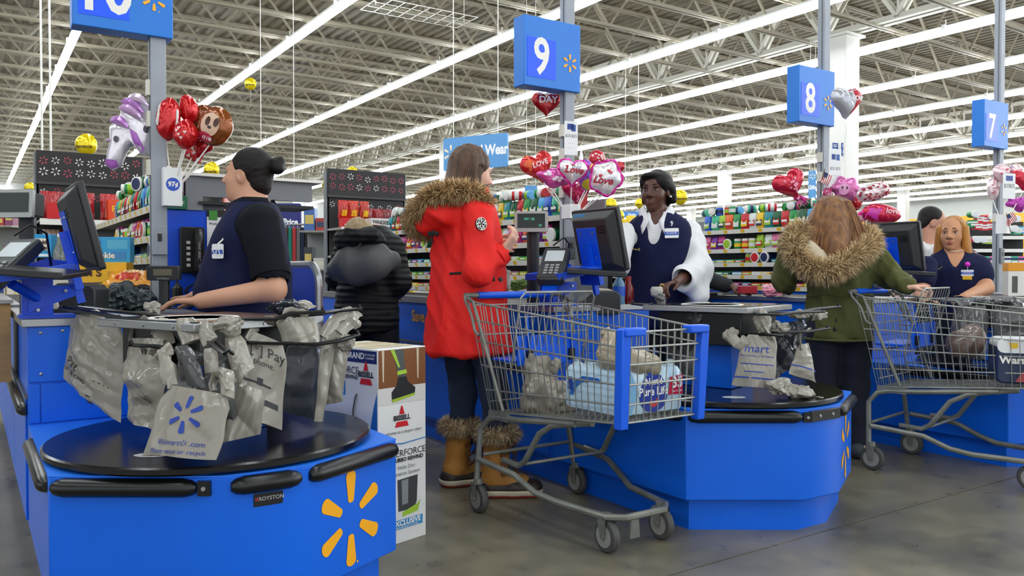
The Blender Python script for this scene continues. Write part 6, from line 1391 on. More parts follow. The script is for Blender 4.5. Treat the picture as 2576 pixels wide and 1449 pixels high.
def rack(k, v0, v1, spans, rows):
    o = lane_o(k); L_ = v1-v0
    t = thing('candy_rack', 'grey candy shelf rack standing over the belt by the sign reading '+SIGN[k], 'shelf', (o[0]+.14, o[1]+v0, .898), 0, 'candy racks along the belts')
    B = .898
    part('back_panel', MB().box((.25, 0, 0), (.265, L_, .62)), RACK, t); part('end_frame', MB().box((.0, -.012, 0), (.27, 0, .52)), RACK, t); part('end_frame', MB().box((.0, L_, 0), (.27, L_+.012, .52)), RACK, t)
    for i, z in enumerate(SHZ):
        s = part('shelf', MB().box((-.02 if i else -.01, 0, z-B-.012), (.25, L_, z-B)), SHELF, t)
        part('shelf_rail', MB().add([(-.022, 0, z-B-.03), (-.022, L_, z-B-.03), (-.03, L_, z-B+.004), (-.03, 0, z-B+.004), (-.016, 0, z-B-.03), (-.016, L_, z-B-.03), (-.022, L_, z-B+.004), (-.022, 0, z-B+.004)], [(0, 1, 2, 3), (4, 7, 6, 5), (3, 2, 6, 7), (0, 4, 5, 1)]), TAGW, s)
        mb = MB(); n = int(L_/.09)
        for q in range(n): 
            y = .03+.09*q; mb.mi = q % 2; mb.add([(-.0232, y, z-B-.026), (-.0232, y+.04, z-B-.026), (-.030, y+.04, z-B), (-.030, y, z-B)], [(0, 1, 2, 3)])
        part('price_tag', mb, [TAGY, TAGW], s, kind='stuff')
    for i in range(len(SHZ)):
        if i >= rows: continue
        cnt = 0
        for a, b in spans:
            y = a+.05
            while y < b:
                kind, c = ROWS[i][(cnt+k*3) % len(ROWS[i])]; c2 = rnd.choice(['white', 'yellow', 'red', 'navy', 'lime']); 
                ob = bpy.data.objects.new(KN[kind], pack_mesh(kind, c, c2)); COL.objects.link(ob)
                ob.location = (o[0]+.14+(.025 if kind != 'flat' else .05)+rnd.random()*.01, o[1]+y, SHZ[i]+.001); ob.rotation_euler = (0, 0, -PI/2+rnd.gauss(0, .06)); 
                if kind in ('pouch', 'box'): ob.scale = (1, 1, min(1.25, ([.15, .115, .1, .09, .09][i]/.105)*.98))
                tag(ob, '%s %s, %s from the near end, %s candy shelf by sign %s' % (c, KN[kind].replace('_', ' '), NUM[cnt % 29], SHN[i], SIGN[k]), 'candy', 'gum and candy on the belt racks')
                cnt += 1; y += {'pouch': .08, 'box': .085, 'bottle': .075, 'drum': .098, 'flat': .1}[kind]
    cnt = 0
    for a, b in spans:
        y = a+.06
        while y < b:
            kind, c = rnd.choice([('bottle', 'green'), ('bottle', 'mint green'), ('bottle', 'blue'), ('bottle', 'dark green'), ('drum', 'dark green'), ('bottle', 'red'), ('bottle', 'light blue')])
            ob = bpy.data.objects.new(KN[kind], pack_mesh(kind, c, rnd.choice(['white', 'lime', 'navy']))); COL.objects.link(ob); ry = rnd.choice([PI/2, PI/2, 0])
            ob.rotation_euler = (0, ry if kind == 'bottle' else 0, rnd.random()*6.28); ob.location = (o[0]+.14+.05+rnd.random()*.05, o[1]+y, SHZ[0]+.134+(.034 if ry and kind == 'bottle' else 0)); 
            tag(ob, '%s %s heaped on top, %s from the near end, by sign %s' % (c, KN[kind].replace('_', ' '), NUM[cnt % 29], SIGN[k]), 'candy', 'gum and candy on the belt racks')
            cnt += 1; y += .072
rack(0, 2.05, 4.9, [(2.3, 3.9)], 4)
rack(1, 1.85, 4.6, [(1.92, 2.95), (3.7, 4.5)], 5)
rack(2, 1.85, 4.6, [(1.95, 3.1)], 5)
# red trident style carton at the near end of each rack
for k, v in ((0, 2.2), (1, 1.9), (2, 1.88)):
    o = lane_o(k); t = thing('gum_display', 'red cardboard gum display box at the near top end of the rack by sign '+SIGN[k], 'box', (o[0]+.19, o[1]+v, 1.412), -PI/2-.3, 'red gum display boxes')
    part('display_box', MB().box((-.1, -.05, 0), (.1, .05, .17)), paint('#c01c26', .4), t, bevel=.003)
    mb = MB(); mb.add([(-.06, -.0512, .05), (.09, -.0512, .05), (.09, -.0512, .15), (-.02, -.0512, .14)], [(0, 1, 2, 3)]); part('white_flash', mb, WHT, t)
    mb = MB(); put_text(mb, 'Trident', .05, lambda x, y: (x+.03, -.0518, y+.1), bold=.001); part('lettering', mb, INKD, t)
# ---------------------------------------------------------------- rack end by the bun cashier: blue end panel with phone, grey shelf
def rack_end():
    o = lane_o(0); x0 = .80; y0 = 4.27
    t = thing('counter_partition', 'blue end partition with a grey steel shelf behind the cashier with the bun', 'panel', (x0, y0, 0), 0)
    part('blue_board', MB().box((0, 0, .2), (.46, .03, 1.37)), BLUEM, t, bevel=.003)
    part('steel_post', MB().box((.10, -.01, 1.37), (.18, .05, 1.54)), RACK, t); part('steel_header', MB().box((.1, .0, 1.44), (.75, .03, 1.54)), RACK, t)
    part('steel_shelf', MB().box((.16, -.02, 1.40), (.75, .25, 1.415)), RACKD, t); part('shelf_lip', MB().box((.1, -.03, 1.54), (.8, .3, 1.555)), WHT, t)
    p = thing('wall_phone', 'black wall phone with a coiled cord on the blue end panel', 'phone', (x0+.125, y0-.002, 1.17))
    part('phone_base', MB().prism(rrect(.115, .23, .014, 3), -.035, 0, 'y'), BLKP, p, bevel=.004)
    part('handset', MB().tube([(.022, -.05, .1), (.022, -.058, .07), (.022, -.052, .0), (.022, -.056, -.06), (.022, -.05, -.1)], .02, 8, radii=[.02, .022, .015, .021, .02]), mat('phone_black', '#18191a', .22), p)
    mb = MB()
    for i in range(5): mb.box((-.03, -.0375, .03-.028*i), (-.012, -.035, .045-.028*i))
    part('phone_label', mb, paint('#c9c9c6', .5), p, kind='stuff')
    mb = MB(); put_text(mb, 'TELEPHONE DIRECTORY', .016, lambda x, y: (.022+y, -.074, -x)); part('lettering', mb, paint('#d5d5d2', .5), p)
    part('coil_cord', MB().tube([(.0+.03*math.sin(i*.13)+.008*math.cos(i*1.9), -.02+.008*math.sin(i*1.9), -.12-.0022*i) for i in range(90)], .003, 5), BLKP, p)
    s = thing('care_leaflet', 'white product care leaflet with a green tab hung beside the wall phone', 'leaflet', (x0+.2, y0-.004, 1.14))
    part('leaflet_sheet', MB().box((0, -.003, 0), (.14, 0, .2)), PAPER, s); part('dark_header', MB().box((0, -.005, .2), (.14, 0, .235)), BLKP, s); part('green_tab', MB().box((.01, -.007, .185), (.05, -.002, .232)), paint('#3f8d35', .5), s)
    mb = MB(); put_text(mb, 'Product Care Plan', .017, lambda x, y: (x+.075, -.0036, y+.165), bold=.0004); part('lettering', mb, INKD, s); mb = MB(); mb.add([(.01, -.0036, .07), (.07, -.0036, .12), (.1, -.0036, .08), (.04, -.0036, .03)], [(0, 1, 2, 3)]); part('blue_card_print', mb, paint('#2a64c8', .5), s)
    m = thing('mint_box', 'green mint box with white lettering on top of the blue end panel', 'candy', (x0+.005, y0-.02, 1.372)); part('box_body', MB().box((0, 0, 0), (.1, .06, .062)), paint('#0f6b45', .4), m); mb = MB(); put_text(mb, 'tic tac', .03, lambda x, y: (x+.05, -.001, y+.035)); part('lettering', mb, WHT, m)
    # blue partition with a rounded steel edge
    q = thing('partition', 'blue partition with rounded steel edge behind the cashier with the bun', 'partition', (1.46, 3.93, 0)); pl = [(0, 0), (0, .98)]+[(.12-.12*math.cos(a), .98+.12*math.sin(a)) for a in np.linspace(.2, PI/2, 6)]+[(.75, 1.10), (.75, 0)]
    part('panel_board', MB().prism(pl, -.012, .012, 'x'), BLUEM, q); e = [(0, y+.0, z) for y, z in pl[:-1]]; part('steel_edge', MB().tube([(0, y, z) for y, z in pl[:9]]+[(0, .75, 1.1)], .02, 8), STEEL, q); part('hook', MB().tube([(-.014, .5, 1.0), (-.03, .5, 1.0), (-.03, .5, .95), (-.045, .5, .95), (-.045, .5, .98)], .004, 5), STEEL, q)
rack_end()
# ---------------------------------------------------------------- end cap displays with flower headers
def flowers(mb, x, z, r, y=-.0015):
    for i in range(6):
        a = i*PI/3+.3; d = Vector((math.cos(a), 0, math.sin(a))); s = Vector((-d.z, 0, d.x)); c = Vector((x, y, z)); mb.add([c+d*r*.3, c+d*r*.65+s*r*.16, c+d*r, c+d*r*.65-s*r*.16], [(0, 1, 2, 3)])
def endcap(loc, wd, name, seed):
    r = random.Random(seed); t = thing('end_display', 'candy end display with a black flower patterned header '+name, 'display', loc, 0, 'candy end displays')
    Hh = 2.06
    part('header_board', MB().box((0, 0, Hh-.26), (wd, .05, Hh)), mat('header_black', '#232122', .5), t, bevel=.003); part('back_board', MB().box((0, .02, .1), (wd, .06, Hh-.27)), paint('#2c2b2b', .6), t)
    part('header_trim', MB().box((-.005, -.008, Hh-.275), (wd+.005, .05, Hh-.255)), paint('#3a3a3a', .4), t)
    a, b = MB(), MB()
    for j, z in enumerate((Hh-.075, Hh-.175)):
        n = int(wd/.085)
        for i in range(n): flowers(a if r.random() < .62 else b, .05+i*(wd-.1)/(n-1), z+r.gauss(0, .008), .034+.006*r.random())
    for i in range(int(wd/.1)): flowers(b if r.random() < .8 else a, .05+.1*i, Hh-.36+r.gauss(0, .02), .032, .0185)
    part('red_flower_print', a, paint('#b8485a', .5), t, kind='stuff'); part('white_flower_print', b, paint('#e3dcd8', .5), t, kind='stuff')
    for s_ in (0, wd): part('side_post', MB().box((s_-.015, .02, 0), (s_+.015, .08, Hh-.02)), RACK, t)
    for z in (1.48, 1.22, .98, .74, .4): 
        s = part('shelf', MB().box((0, -.33, z-.02), (wd, .02, z)), SHELF, t); part('shelf_edge', MB().box((0, -.345, z-.045), (wd, -.33, z+.004)), TAGW, s)
    return t
CANDY = 'candy bags on the end displays'
def snack_bag(label, loc, rz, w_, h_, c, c2, txt=None, tilt=.15, group=CANDY, tc='#f3f1e8', seed=1):
    t = thing('snack_bag', label, 'snack', loc, rz, group)
    def f(u, v):
        s = 2*u if u < .5 else 2-2*u; sd = 1 if u < .5 else -1; th = .035*math.sin(PI*s)**.6*math.sin(PI*min(1, max(0, v)))**.6
        return (w_*(s-.5)*(1-.06*math.sin(PI*v)), -sd*th+.006*math.sin(23*s+9*v+seed)-math.sin(tilt)*0, h_*v)
    mb = MB(); mb.grid(f, 20, 10, True); part('bag_body', mb, mat('foil_'+c.lstrip('#'), c, .25, spec=.7, bump=(18, .3)), t)
    mb = MB(); mb.grid(lambda u, v: (lambda p: (p[0], p[1]-.002, p[2]))(f(.12+.26*u, .12+.34*v)), 6, 5); part('print_panel', mb, paint(c2, .3), t)
    if txt:
        mb = MB(); put_text(mb, txt, w_*.24, lambda x, y: (lambda p: (p[0], p[1]-.004, p[2]))(f(.25+x/w_/2, .62+y/h_)), bold=.001); part('lettering', mb, paint(tc, .35), t)
    return t
def box_thing(name, label, cat, loc, rz, d, c, txt=None, ts=.04, tc='#f4f2ea', group=None, extra=(), toff=(0, 0)):
    t = thing(name, label, cat, loc, rz, group); part('box_body', MB().box((-d[0]/2, -d[1]/2, 0), (d[0]/2, d[1]/2, d[2])), paint(c, .4), t, bevel=.002)
    for i, (x0, z0, x1, z1, cc) in enumerate(extra): mb = MB(); quad(mb, x0, z0, x1, z1, lambda x, y: (x, -d[1]/2-.0008-.0004*i, y)); part('print_block', mb, paint(cc, .4), t)
    for j, s in enumerate((txt or '').split('|')):
        if s: mb = MB(); put_text(mb, s, ts, lambda x, y: (x+toff[0], -d[1]/2-.0032, y+d[2]*.55+toff[1]-j*ts*1.05), bold=.0012); part('lettering', mb, paint(tc, .4), t)
    return t
endcap((.47, 7.7, 0), .80, 'behind the nearest register', 3)
for i, (x, c, c2) in enumerate(((.55, '#a31d24', '#7d2a1d'), (.68, '#8e1a20', '#c8452a'), (.80, '#a8242a', '#6d1a1c'), (.98, '#b0282c', '#e3d7c8'), (1.12, '#9c2026', '#d9cdbd'))):
    snack_bag('%s red chocolate bag standing on the %s display behind the nearest register' % (['dark', 'deep', 'bright', 'shiny', 'wine'][i], 'top shelf of the'), (x, 7.5, 1.49), rnd.gauss(0, .2), .14, .22, c, c2, None, seed=i)
box_thing('candy_box', 'plain red candy box on the top shelf behind the nearest register', 'box', (.62, 7.40, 1.482), 0, (.2, .1, .13), '#c9171f', group='boxes on the end displays')
box_thing('candy_box', 'orange candy box with yellow lettering on the shelf behind the register monitor', 'box', (1.08, 7.40, 1.482), 0, (.26, .12, .17), '#e2491c', "Reese's", .07, '#f3c526', 'boxes on the end displays')
for i, (x, c, c2) in enumerate(((.56, '#b8a08c', '#7b2a25'), (.68, '#6d1518', '#d9a52e'), (.80, '#7a181b', '#d9a52e'), (.95, '#8b2a22', '#e6d9a8'), (1.1, '#6b1a1c', '#c8912b'))): snack_bag('brown and %s candy bag on the second shelf behind the nearest register' % ['tan', 'gold', 'amber', 'cream', 'honey'][i], (x, 7.52, 1.225), rnd.gauss(0, .15), .13, .18, c, c2, None, seed=i+7)
box_thing('candy_box', 'red and yellow candy tray on the second shelf behind the nearest register', 'box', (.70, 7.42, 1.222), 0, (.3, .1, .06), '#cf2a20', None, group='boxes on the end displays', extra=((-.1, .01, .02, .05, '#e9b52a'),))
box_thing('candy_box', 'white bar box lettered in blue on the second shelf behind the nearest register', 'box', (1.1, 7.38, 1.222), 0, (.22, .1, .09), '#e8e6e2', 'SNICKERS', .05, '#2a3f9c', 'boxes on the end displays')
endcap((2.88, 7.5, 0), .82, 'beyond the black quilted coat', 9)
for i, x in enumerate((2.95, 3.05, 3.16)): snack_bag('%s bag of coated chocolates over a red tray beyond the black quilted coat' % ['yellow topped', 'yellow banded', 'golden'][i], (x, 7.29, 1.57), rnd.gauss(0, .15), .11, .17, ['#c22a22', '#c83a24', '#b8321f'][i], '#f0c02a', None, seed=i+20)
for i, x in enumerate((2.94, 3.03)): box_thing('candy_tray', ['red candy tray under the yellow topped bag', 'red candy tray under the yellow banded bag'][i]+' beyond the quilted coat', 'box', (x, 7.24, 1.482), 0, (.075, .1, .085), '#cc1f22', None, group='boxes on the end displays', extra=((-.02, .02, .02, .03, '#f0d8c8'),))
for i, x in enumerate((3.24, 3.36, 3.45)): snack_bag('%s jerky bag on the top shelf beyond the black quilted coat' % ['dark red', 'wine red', 'brick red'][i], (x, 7.4, 1.482), rnd.gauss(0, .2), .13, .2, ['#8e1f26', '#9b2a30', '#7d2026'][i], '#d8d0c6', None, seed=i+30)
box_thing('jerky_box', 'white open box lettered TENDER on the top shelf beyond the quilted coat', 'box', (3.29, 7.2, 1.482), .05, (.26, .12, .09), '#d9d6d0', 'TENDER', .048, '#26201c', 'boxes on the end displays', extra=((.09, .015, .125, .075, '#9b2a24'),), toff=(-.03, 0))
for i, x in enumerate((3.52, 3.64, 3.73)): snack_bag(['blue tortilla chip bag nearest the jerky box', 'blue tortilla chip bag leaning between two blue bags', 'blue tortilla chip bag by the red coat fur'][i]+' on the display', (x, 7.22, 1.482), [.2, -.1, .3][i], .15, .21, '#2f7fd0', '#e9b23a', 'Doritos', seed=i+40)
for i, (x, z, c, c2) in enumerate(((3.40, 1.225, '#b3392a', '#e6c34a'), (3.56, 1.225, '#e0b02a', '#a23020'), (3.66, 1.225, '#c9772a', '#eed9a0'), (3.44, .985, '#e6c52e', '#5a2f8c'), (3.58, .985, '#5b3a94', '#e6c52e'), (3.5, .745, '#c99a3a', '#7a3b22'), (3.64, .745, '#e3c22e', '#33302a'))):
    snack_bag('%s candy bag on the %s beside the red coat fur hood' % (['red', 'yellow', 'orange', 'gold', 'purple', 'tan', 'lemon'][i], {1.225: 'second shelf', .985: 'third shelf', .745: 'fourth shelf'}[z]), (x, 7.3, z), rnd.gauss(0, .2), .13, .17, c, c2, None, seed=i+50)
# lettering on the dark blue belt front of lane nine
o = lane_o(1); mb = MB(); put_text(mb, 'Save money. Live better.', .1, lambda x, y: (o[0]-.5205, 4.28-x, .775+y), bold=.003); sv = part('lane_slogan', mb, paint('#d99a3a', .45), [c for c in SC.objects if c.name == 'checkout_counter.001'][0], world=True)
# ================================================================ balloons, sheets, flags, hanging signs
def foil_mesh(outline, thick, fn=None, rings=7, crinkle=.06, seed=1):
    r = random.Random(seed); n = len(outline); mb = MB(); cx = sum(p[0] for p in outline)/n; cz = sum(p[1] for p in outline)/n
    for sd in (-1, 1):
        vs = [(cx, sd*thick, cz)]; fs = []
        for k in range(1, rings+1):
            q = k/rings; h = thick*math.sqrt(max(0, 1-q**2.4))
            for i, p in enumerate(outline):
                w_ = 1+crinkle*(q**3)*math.sin(i*2.6+seed)*(1 if k < rings else .4); vs.append((cx+(p[0]-cx)*q, sd*h*w_+.004*q*math.sin(i*1.7+k), cz+(p[1]-cz)*q))
        for i in range(n): fs.append((0, 1+i, 1+(i+1) % n))
        for k in range(rings-1):
            for i in range(n): a = 1+k*n; fs.append((a+i, a+n+i, a+n+(i+1) % n, a+(i+1) % n))
        if sd > 0: fs = [f[::-1] for f in fs]
        mb.add(vs, fs)
    return mb
def heart(r, n=40): 
    out = []
    for i in range(n): t = 2*PI*i/n; out.append((r*math.sin(t)**3*1.02, r*(.8125*math.cos(t)-.3125*math.cos(2*t)-.125*math.cos(3*t)-.0625*math.cos(4*t))))
    return out
def oval(a, b, n=32, bump=0, k=5): return [(a*math.cos(2*PI*i/n)*(1+bump*math.cos(k*2*PI*i/n)), b*math.sin(2*PI*i/n)*(1+bump*math.cos(k*2*PI*i/n))) for i in range(n)]
def FOIL(c): return mat('balloon_'+c.lstrip('#'), c, .16, metal=.35, spec=.8, bump=(24, .3))
CAMF = (-FWD).copy()
def balloon(label, px, py, Z, outline, c, yaw=0, roll=0, thick=None, stick=None, group=None, prints=(), txt=(), ribbon=None, pitch=0, rim=None, name='foil_balloon'):
    p = at(px, py, Z); t = thing(name, label, 'balloon', p, 0, group); sz = max(abs(q[0]) for q in outline)
    M = Matrix.Translation(p) @ Matrix.Rotation(math.atan2(-RGT.y, RGT.x)*-1+yaw, 4, 'Z') @ Matrix.Rotation(roll, 4, 'Y') @ Matrix.Rotation(pitch, 4, 'X')
    th = thick or sz*.5; mb = foil_mesh(outline, th, seed=int(px)); mb.v = [tuple(M @ Vector(v)) for v in mb.v]; part('balloon_skin', mb, FOIL(c), t, world=True, ang=70)
    cx = sum(q[0] for q in outline)/len(outline); cz = sum(q[1] for q in outline)/len(outline); R_ = sz
    def srf(x, z, off=.004):
        # height of the skin at (x, z) along the ray from the centre to the outline
        a = math.atan2(z-cz, x-cx); d = math.hypot(x-cx, z-cz); best = min(outline, key=lambda q: abs((math.atan2(q[1]-cz, q[0]-cx)-a+PI) % (2*PI)-PI)); L = math.hypot(best[0]-cx, best[1]-cz); q = min(.99, d/max(L, 1e-6)); return M @ Vector((x, -th*math.sqrt(max(0, 1-q**2.4))-off, z))
    for i, (pts, pc) in enumerate(prints):
        mb = MB(); c0 = (sum(q[0] for q in pts)/len(pts), sum(q[1] for q in pts)/len(pts)); n = len(pts); vs = [srf(*c0, .005+.001*i)]
        for k in (1/3, 2/3, 1): vs += [srf(c0[0]+(q[0]-c0[0])*k, c0[1]+(q[1]-c0[1])*k, .005+.001*i) for q in pts]
        fs = [(0, 1+j, 1+(j+1) % n) for j in range(n)]+[(1+k*n+j, 1+(k+1)*n+j, 1+(k+1)*n+(j+1) % n, 1+k*n+(j+1) % n) for k in (0, 1) for j in range(n)]
        part('print_patch', mb.add(vs, fs), paint(pc, .25), t, world=True, ang=180)
    for s, x, z, ts, tc, sh in txt: mb = MB(); put_text(mb, s, ts, lambda a, b: srf(x+a, z+b, .009), shear=sh, bold=ts*.03); part('lettering', mb, paint(tc, .3), t, world=True)
    if rim: part('rim_ruffle', MB().tube([M @ Vector((q[0]*1.02, 0, q[1]*1.02)) for q in outline], sz*.1, 6, closed=True, radii=[sz*(.09+.05*math.sin(i*2.2)) for i in range(len(outline))]), FOIL(rim), t, world=True)
    if stick is not None: part('stick', MB().cyl(M @ Vector((cx, 0, min(q[1] for q in outline)+.005)), stick, .0035, n=6), WHT, t, world=True)
    if ribbon: part('ribbon', MB().tube([p+Vector((.01*math.sin(i*1.1), .01*math.cos(i*.9), min(q[1] for q in outline)-ribbon*i/10)) for i in range(11)], .0022, 4), WHT, t, world=True)
    return t
def dots(outline, n, r, seed, shape='heart', k=.8):
    q = random.Random(seed); out = []; sz = max(abs(p[0]) for p in outline)
    for _ in range(n):
        p = q.choice(outline); f = q.random()**.5*k; x, z = p[0]*f, p[1]*f; out.append([(x+a*1, z+b) for a, b in (heart(r, 10) if shape == 'heart' else oval(r, r*.7, 8))])
    return out
# holders on the poles
def holder(k, px0, py0, px1, py1, Z, txt, label, disc_c='#1d4fc0'):
    c = at((px0+px1)/2, py1, Z); w_ = (px1-px0)/FPX*Z*1.05; h_ = (py1-py0)/FPX*Z; t = thing('balloon_holder', label, 'holder', c, 0, 'white balloon holders on the poles')
    mb = MB(); q = .004
    for lo, hi in (((-w_/2, -.04, 0), (w_/2, -.04+q, h_)), ((-w_/2, .04-q, 0), (w_/2, .04, h_)), ((-w_/2, -.04+q, 0), (-w_/2+q, .04-q, h_)), ((w_/2-q, -.04+q, 0), (w_/2, .04-q, h_)), ((-w_/2+q, -.04+q, 0), (w_/2-q, .04-q, q))): mb.box(lo, hi)
    part('holder_box', mb, PAPER, t)
    f = lambda d: (lambda x, y: (x, -.04-d, y+h_*.56))
    mb = MB(); disc(mb, .03, f(.001), 24); part('price_disc', mb, paint(disc_c, .4), t)
    if txt: mb = MB(); put_text(mb, txt, .03, f(.002), bold=.0012); part('lettering', mb, WHT, t)
    return c+Vector((0, 0, h_*.55))
s10 = holder(0, 410, 424, 452, 519, 3.72, '97¢', 'tall white cardboard balloon holder with a round blue price on the nearest pole')
s9 = holder(1, 1421, 515, 1452, 550, 4.5, None, 'short white balloon holder on the pole of sign nine', '#d9dadb')
s7 = holder(3, 2512, 540, 2535, 588, 6.7, None, 'white balloon holder with a red disc on the pole of sign seven', '#c0283c')
G10 = 'foil balloons on the nearest pole'
def st(b, i): return b+Vector((.009*math.sin(i*2.1), .012*math.cos(i*1.7), -.05))
# unicorn head balloon
uni = [(-.02, .165), (.04, .16), (.085, .12), (.105, .05), (.10, -.02), (.075, -.09), (.045, -.10), (.02, -.05), (-.01, -.06), (-.035, -.10), (-.05, -.15), (-.085, -.17), (-.115, -.145), (-.11, -.09), (-.095, -.03), (-.10, .03), (-.075, .06), (-.05, .09), (-.045, .13)]
b = balloon('white and lilac unicorn head foil balloon beside the nearest pole', 333, 338, 3.75, uni, '#e6e1ea', .2, 0, .045, None, G10, prints=[(oval(.014, .018, 12), '#4c4550')] and [([(x+.068, z+.02) for x, z in oval(.012, .017, 12)], '#55505a'), ([(x-.06, z-.03) for x, z in oval(.012, .015, 12)], '#55505a'), ([(-.085, -.165), (-.055, -.15), (-.06, -.125), (-.11, -.12), (-.112, -.145)], '#b06ac4'), ([(0, .02), (.03, -.0), (.06, -.07), (.045, -.09), (.01, -.04)], '#b06ac4')])
for j, (x0, z0, x1, z1) in enumerate(((-.05, .15, .05, .10), (-.06, .12, .04, .075), (-.1, .06, -.02, .03), (-.02, .165, .075, .13))): 
    M0 = [at(333+(x0+(x1-x0)*u)*545, 338-(z0+(z1-z0)*u+.02*math.sin(PI*u))*545, 3.69) for u in np.linspace(0, 1, 7)]; part('mane_lock', MB().tube(M0, .02, 8, radii=[.006, .016, .02, .02, .018, .012, .004]), FOIL(['#c58ad6', '#dcb2e4', '#c58ad6', '#e6d2ec'][j]), b, world=True)
part('horn', MB().tube([at(302, 352, 3.72), at(285, 354, 3.72), at(264, 352, 3.72)], .014, 8, radii=[.016, .011, .002]), FOIL('#c9a0d8'), b, world=True)
part('ear', MB().tube([at(345, 292, 3.74), at(352, 284, 3.74), at(360, 277, 3.74)], .012, 8, radii=[.014, .01, .002]), FOIL('#e6e1ea'), b, world=True)
part('ribbon_stem', MB().tube([at(378, 390, 3.72), at(384, 405, 3.72), at(398, 418, 3.72), at(418, 432, 3.72)], .004, 5), WHT, b, world=True)
lol = oval(.078, .1, 28)
balloon('red oval foil balloon with white sides, nearest the pole in the bunch', 422, 300, 3.72, oval(.055, .1, 28), '#c2141c', .3, .1, .045, st(s10, 1), G10, prints=[([(-.05, -.03), (-.04, .05), (-.03, .075), (-.032, -.04)], '#e3d9d6'), ([(.05, -.05), (.046, .04), (.034, .06), (.036, -.06)], '#e3d9d6')])
balloon('small red foil balloon with a pinched top above the bunch', 475, 275, 3.78, oval(.042, .07, 24, .05, 3), '#c8161e', -.3, -.15, .04, st(s10, 2), G10)
balloon('round red foil balloon in the middle of the nearest bunch', 467, 338, 3.66, oval(.055, .066, 26, .04, 4), '#c01219', .1, 0, .045, st(s10, 3), G10, prints=[(p, '#e8c8c8') for p in dots(oval(.05, .03), 5, .008, 2)])
balloon('red heart foil balloon low in the nearest bunch', 508, 368, 3.74, heart(.055), '#b4161e', -.2, .3, .03, st(s10, 4), G10)
balloon('red and white heart foil balloon behind the low red heart', 492, 388, 3.82, heart(.05), '#c32630', .3, -.4, .03, st(s10, 5), G10, prints=[(p, '#eadada') for p in dots(heart(.045), 4, .009, 5)])
balloon('brown foil balloon with a pale sleepy face in the nearest bunch', 542, 318, 3.7, oval(.082, .092, 30, .02, 3), '#8a4a1e', -.15, .35, .05, st(s10, 6), G10, prints=[(oval(.045, .055, 20), '#d9b49a'), ([(x-.012, z+.012) for x, z in oval(.012, .022, 10)], '#4a2a1c'), ([(x+.028, z+.018) for x, z in oval(.012, .022, 10)], '#4a2a1c'), ([(x+.005, z-.012) for x, z in oval(.01, .007, 10)], '#2a1c18'), ([(x-.01, z-.06) for x, z in oval(.04, .022, 12)], '#b52848')], txt=[('Love', -.005, -.06, .03, '#f2e6e6', .2)])
balloon('brown foil balloon tucked behind the sleepy faced one', 512, 300, 3.84, oval(.06, .07, 26), '#7d431c', .2, 0, .04, st(s10, 7), G10)
for i, (x, y) in enumerate(((416, 400), (438, 398), (455, 402), (402, 360))): pass
G9b = 'foil balloons on the pole of sign nine'
balloon('red heart foil balloon with orange shading by the pole of sign nine', 1352, 418, 4.62, heart(.1), '#cc2a2c', .35, -.35, .045, st(s9, 1), G9b, txt=[('LOVE', .0, .01, .04, '#f0d6d6', .1)], prints=[([(-.09, .03), (-.05, .08), (-.03, .03), (-.06, -.02)], '#e06a3a')])
balloon('pink winged foil balloon with white spots left of the love hearts', 1392, 448, 4.5, oval(.085, .05, 30, .16, 4), '#d658a8', .1, .25, .04, st(s9, 2), G9b, prints=[(p, '#f0e2ee') for p in dots(oval(.07, .04), 9, .012, 8, 'dot')])
balloon('white heart foil balloon lettered love, pink ruffled edge, by the pole', 1441, 430, 4.42, heart(.078), '#e9e6ea', .1, .1, .035, st(s9, 3), G9b, prints=[(p, '#b8bcc8') for p in dots(heart(.06), 3, .012, 3)]+[(p, '#c2283a') for p in dots(heart(.06), 3, .008, 6)], txt=[('Love', .0, .0, .052, '#a81838', .25)], rim='#d62a9a')
balloon('white cloud shaped foil balloon lettered love, farthest from the pole', 1524, 447, 4.38, oval(.082, .09, 34, .09, 5), '#e9e6ea', -.2, .15, .035, st(s9, 4), G9b, prints=[(p, '#c9ccd6') for p in dots(oval(.06, .06), 3, .014, 12)]+[(p, '#c2283a') for p in dots(oval(.06, .06), 4, .01, 14)], txt=[('Love', -.01, -.02, .055, '#a81838', .25)], rim='#d62a9a')
balloon('round red and white speckled foil balloon at the top of the bunch', 1502, 397, 4.6, oval(.045, .045, 24), '#c82c3c', 0, 0, .03, st(s9, 5), G9b, prints=[(p, '#f0e0e0') for p in dots(oval(.04, .04), 16, .006, 21)])
balloon('purple and yellow unicorn foil balloon between the two love balloons', 1478, 440, 4.52, oval(.055, .085, 28, .08, 3), '#a35ac8', .2, 0, .035, st(s9, 6), G9b, prints=[([(x-.0, z-.055) for x, z in oval(.04, .03, 14)], '#d6c83a'), ([(x+.02, z+.03) for x, z in oval(.02, .03, 12)], '#e6a838'), ([(x-.02, z+.01) for x, z in oval(.015, .025, 12)], '#4a7ad0')])
part('horn', MB().tube([at(1462, 403, 4.5), at(1462, 388, 4.5), at(1462, 372, 4.5)], .01, 8, radii=[.012, .008, .002]), FOIL('#d8d8de'), SC.objects[[o.name for o in SC.objects if o.name.startswith('foil_balloon')][-1]] if False else [o for o in SC.objects if o.get('label') == 'purple and yellow unicorn foil balloon between the two love balloons'][0], world=True)
balloon('red heart foil balloon behind the cloud shaped love balloon', 1545, 425, 4.66, heart(.06), '#b8283c', -.3, 0, .03, st(s9, 7), G9b)
balloon('magenta speckled foil balloon low behind the white sticks', 1450, 478, 4.7, heart(.085), '#c01e58', .1, .0, .035, None, G9b, prints=[(p, '#e8a0c0') for p in dots(heart(.08), 14, .006, 33)])
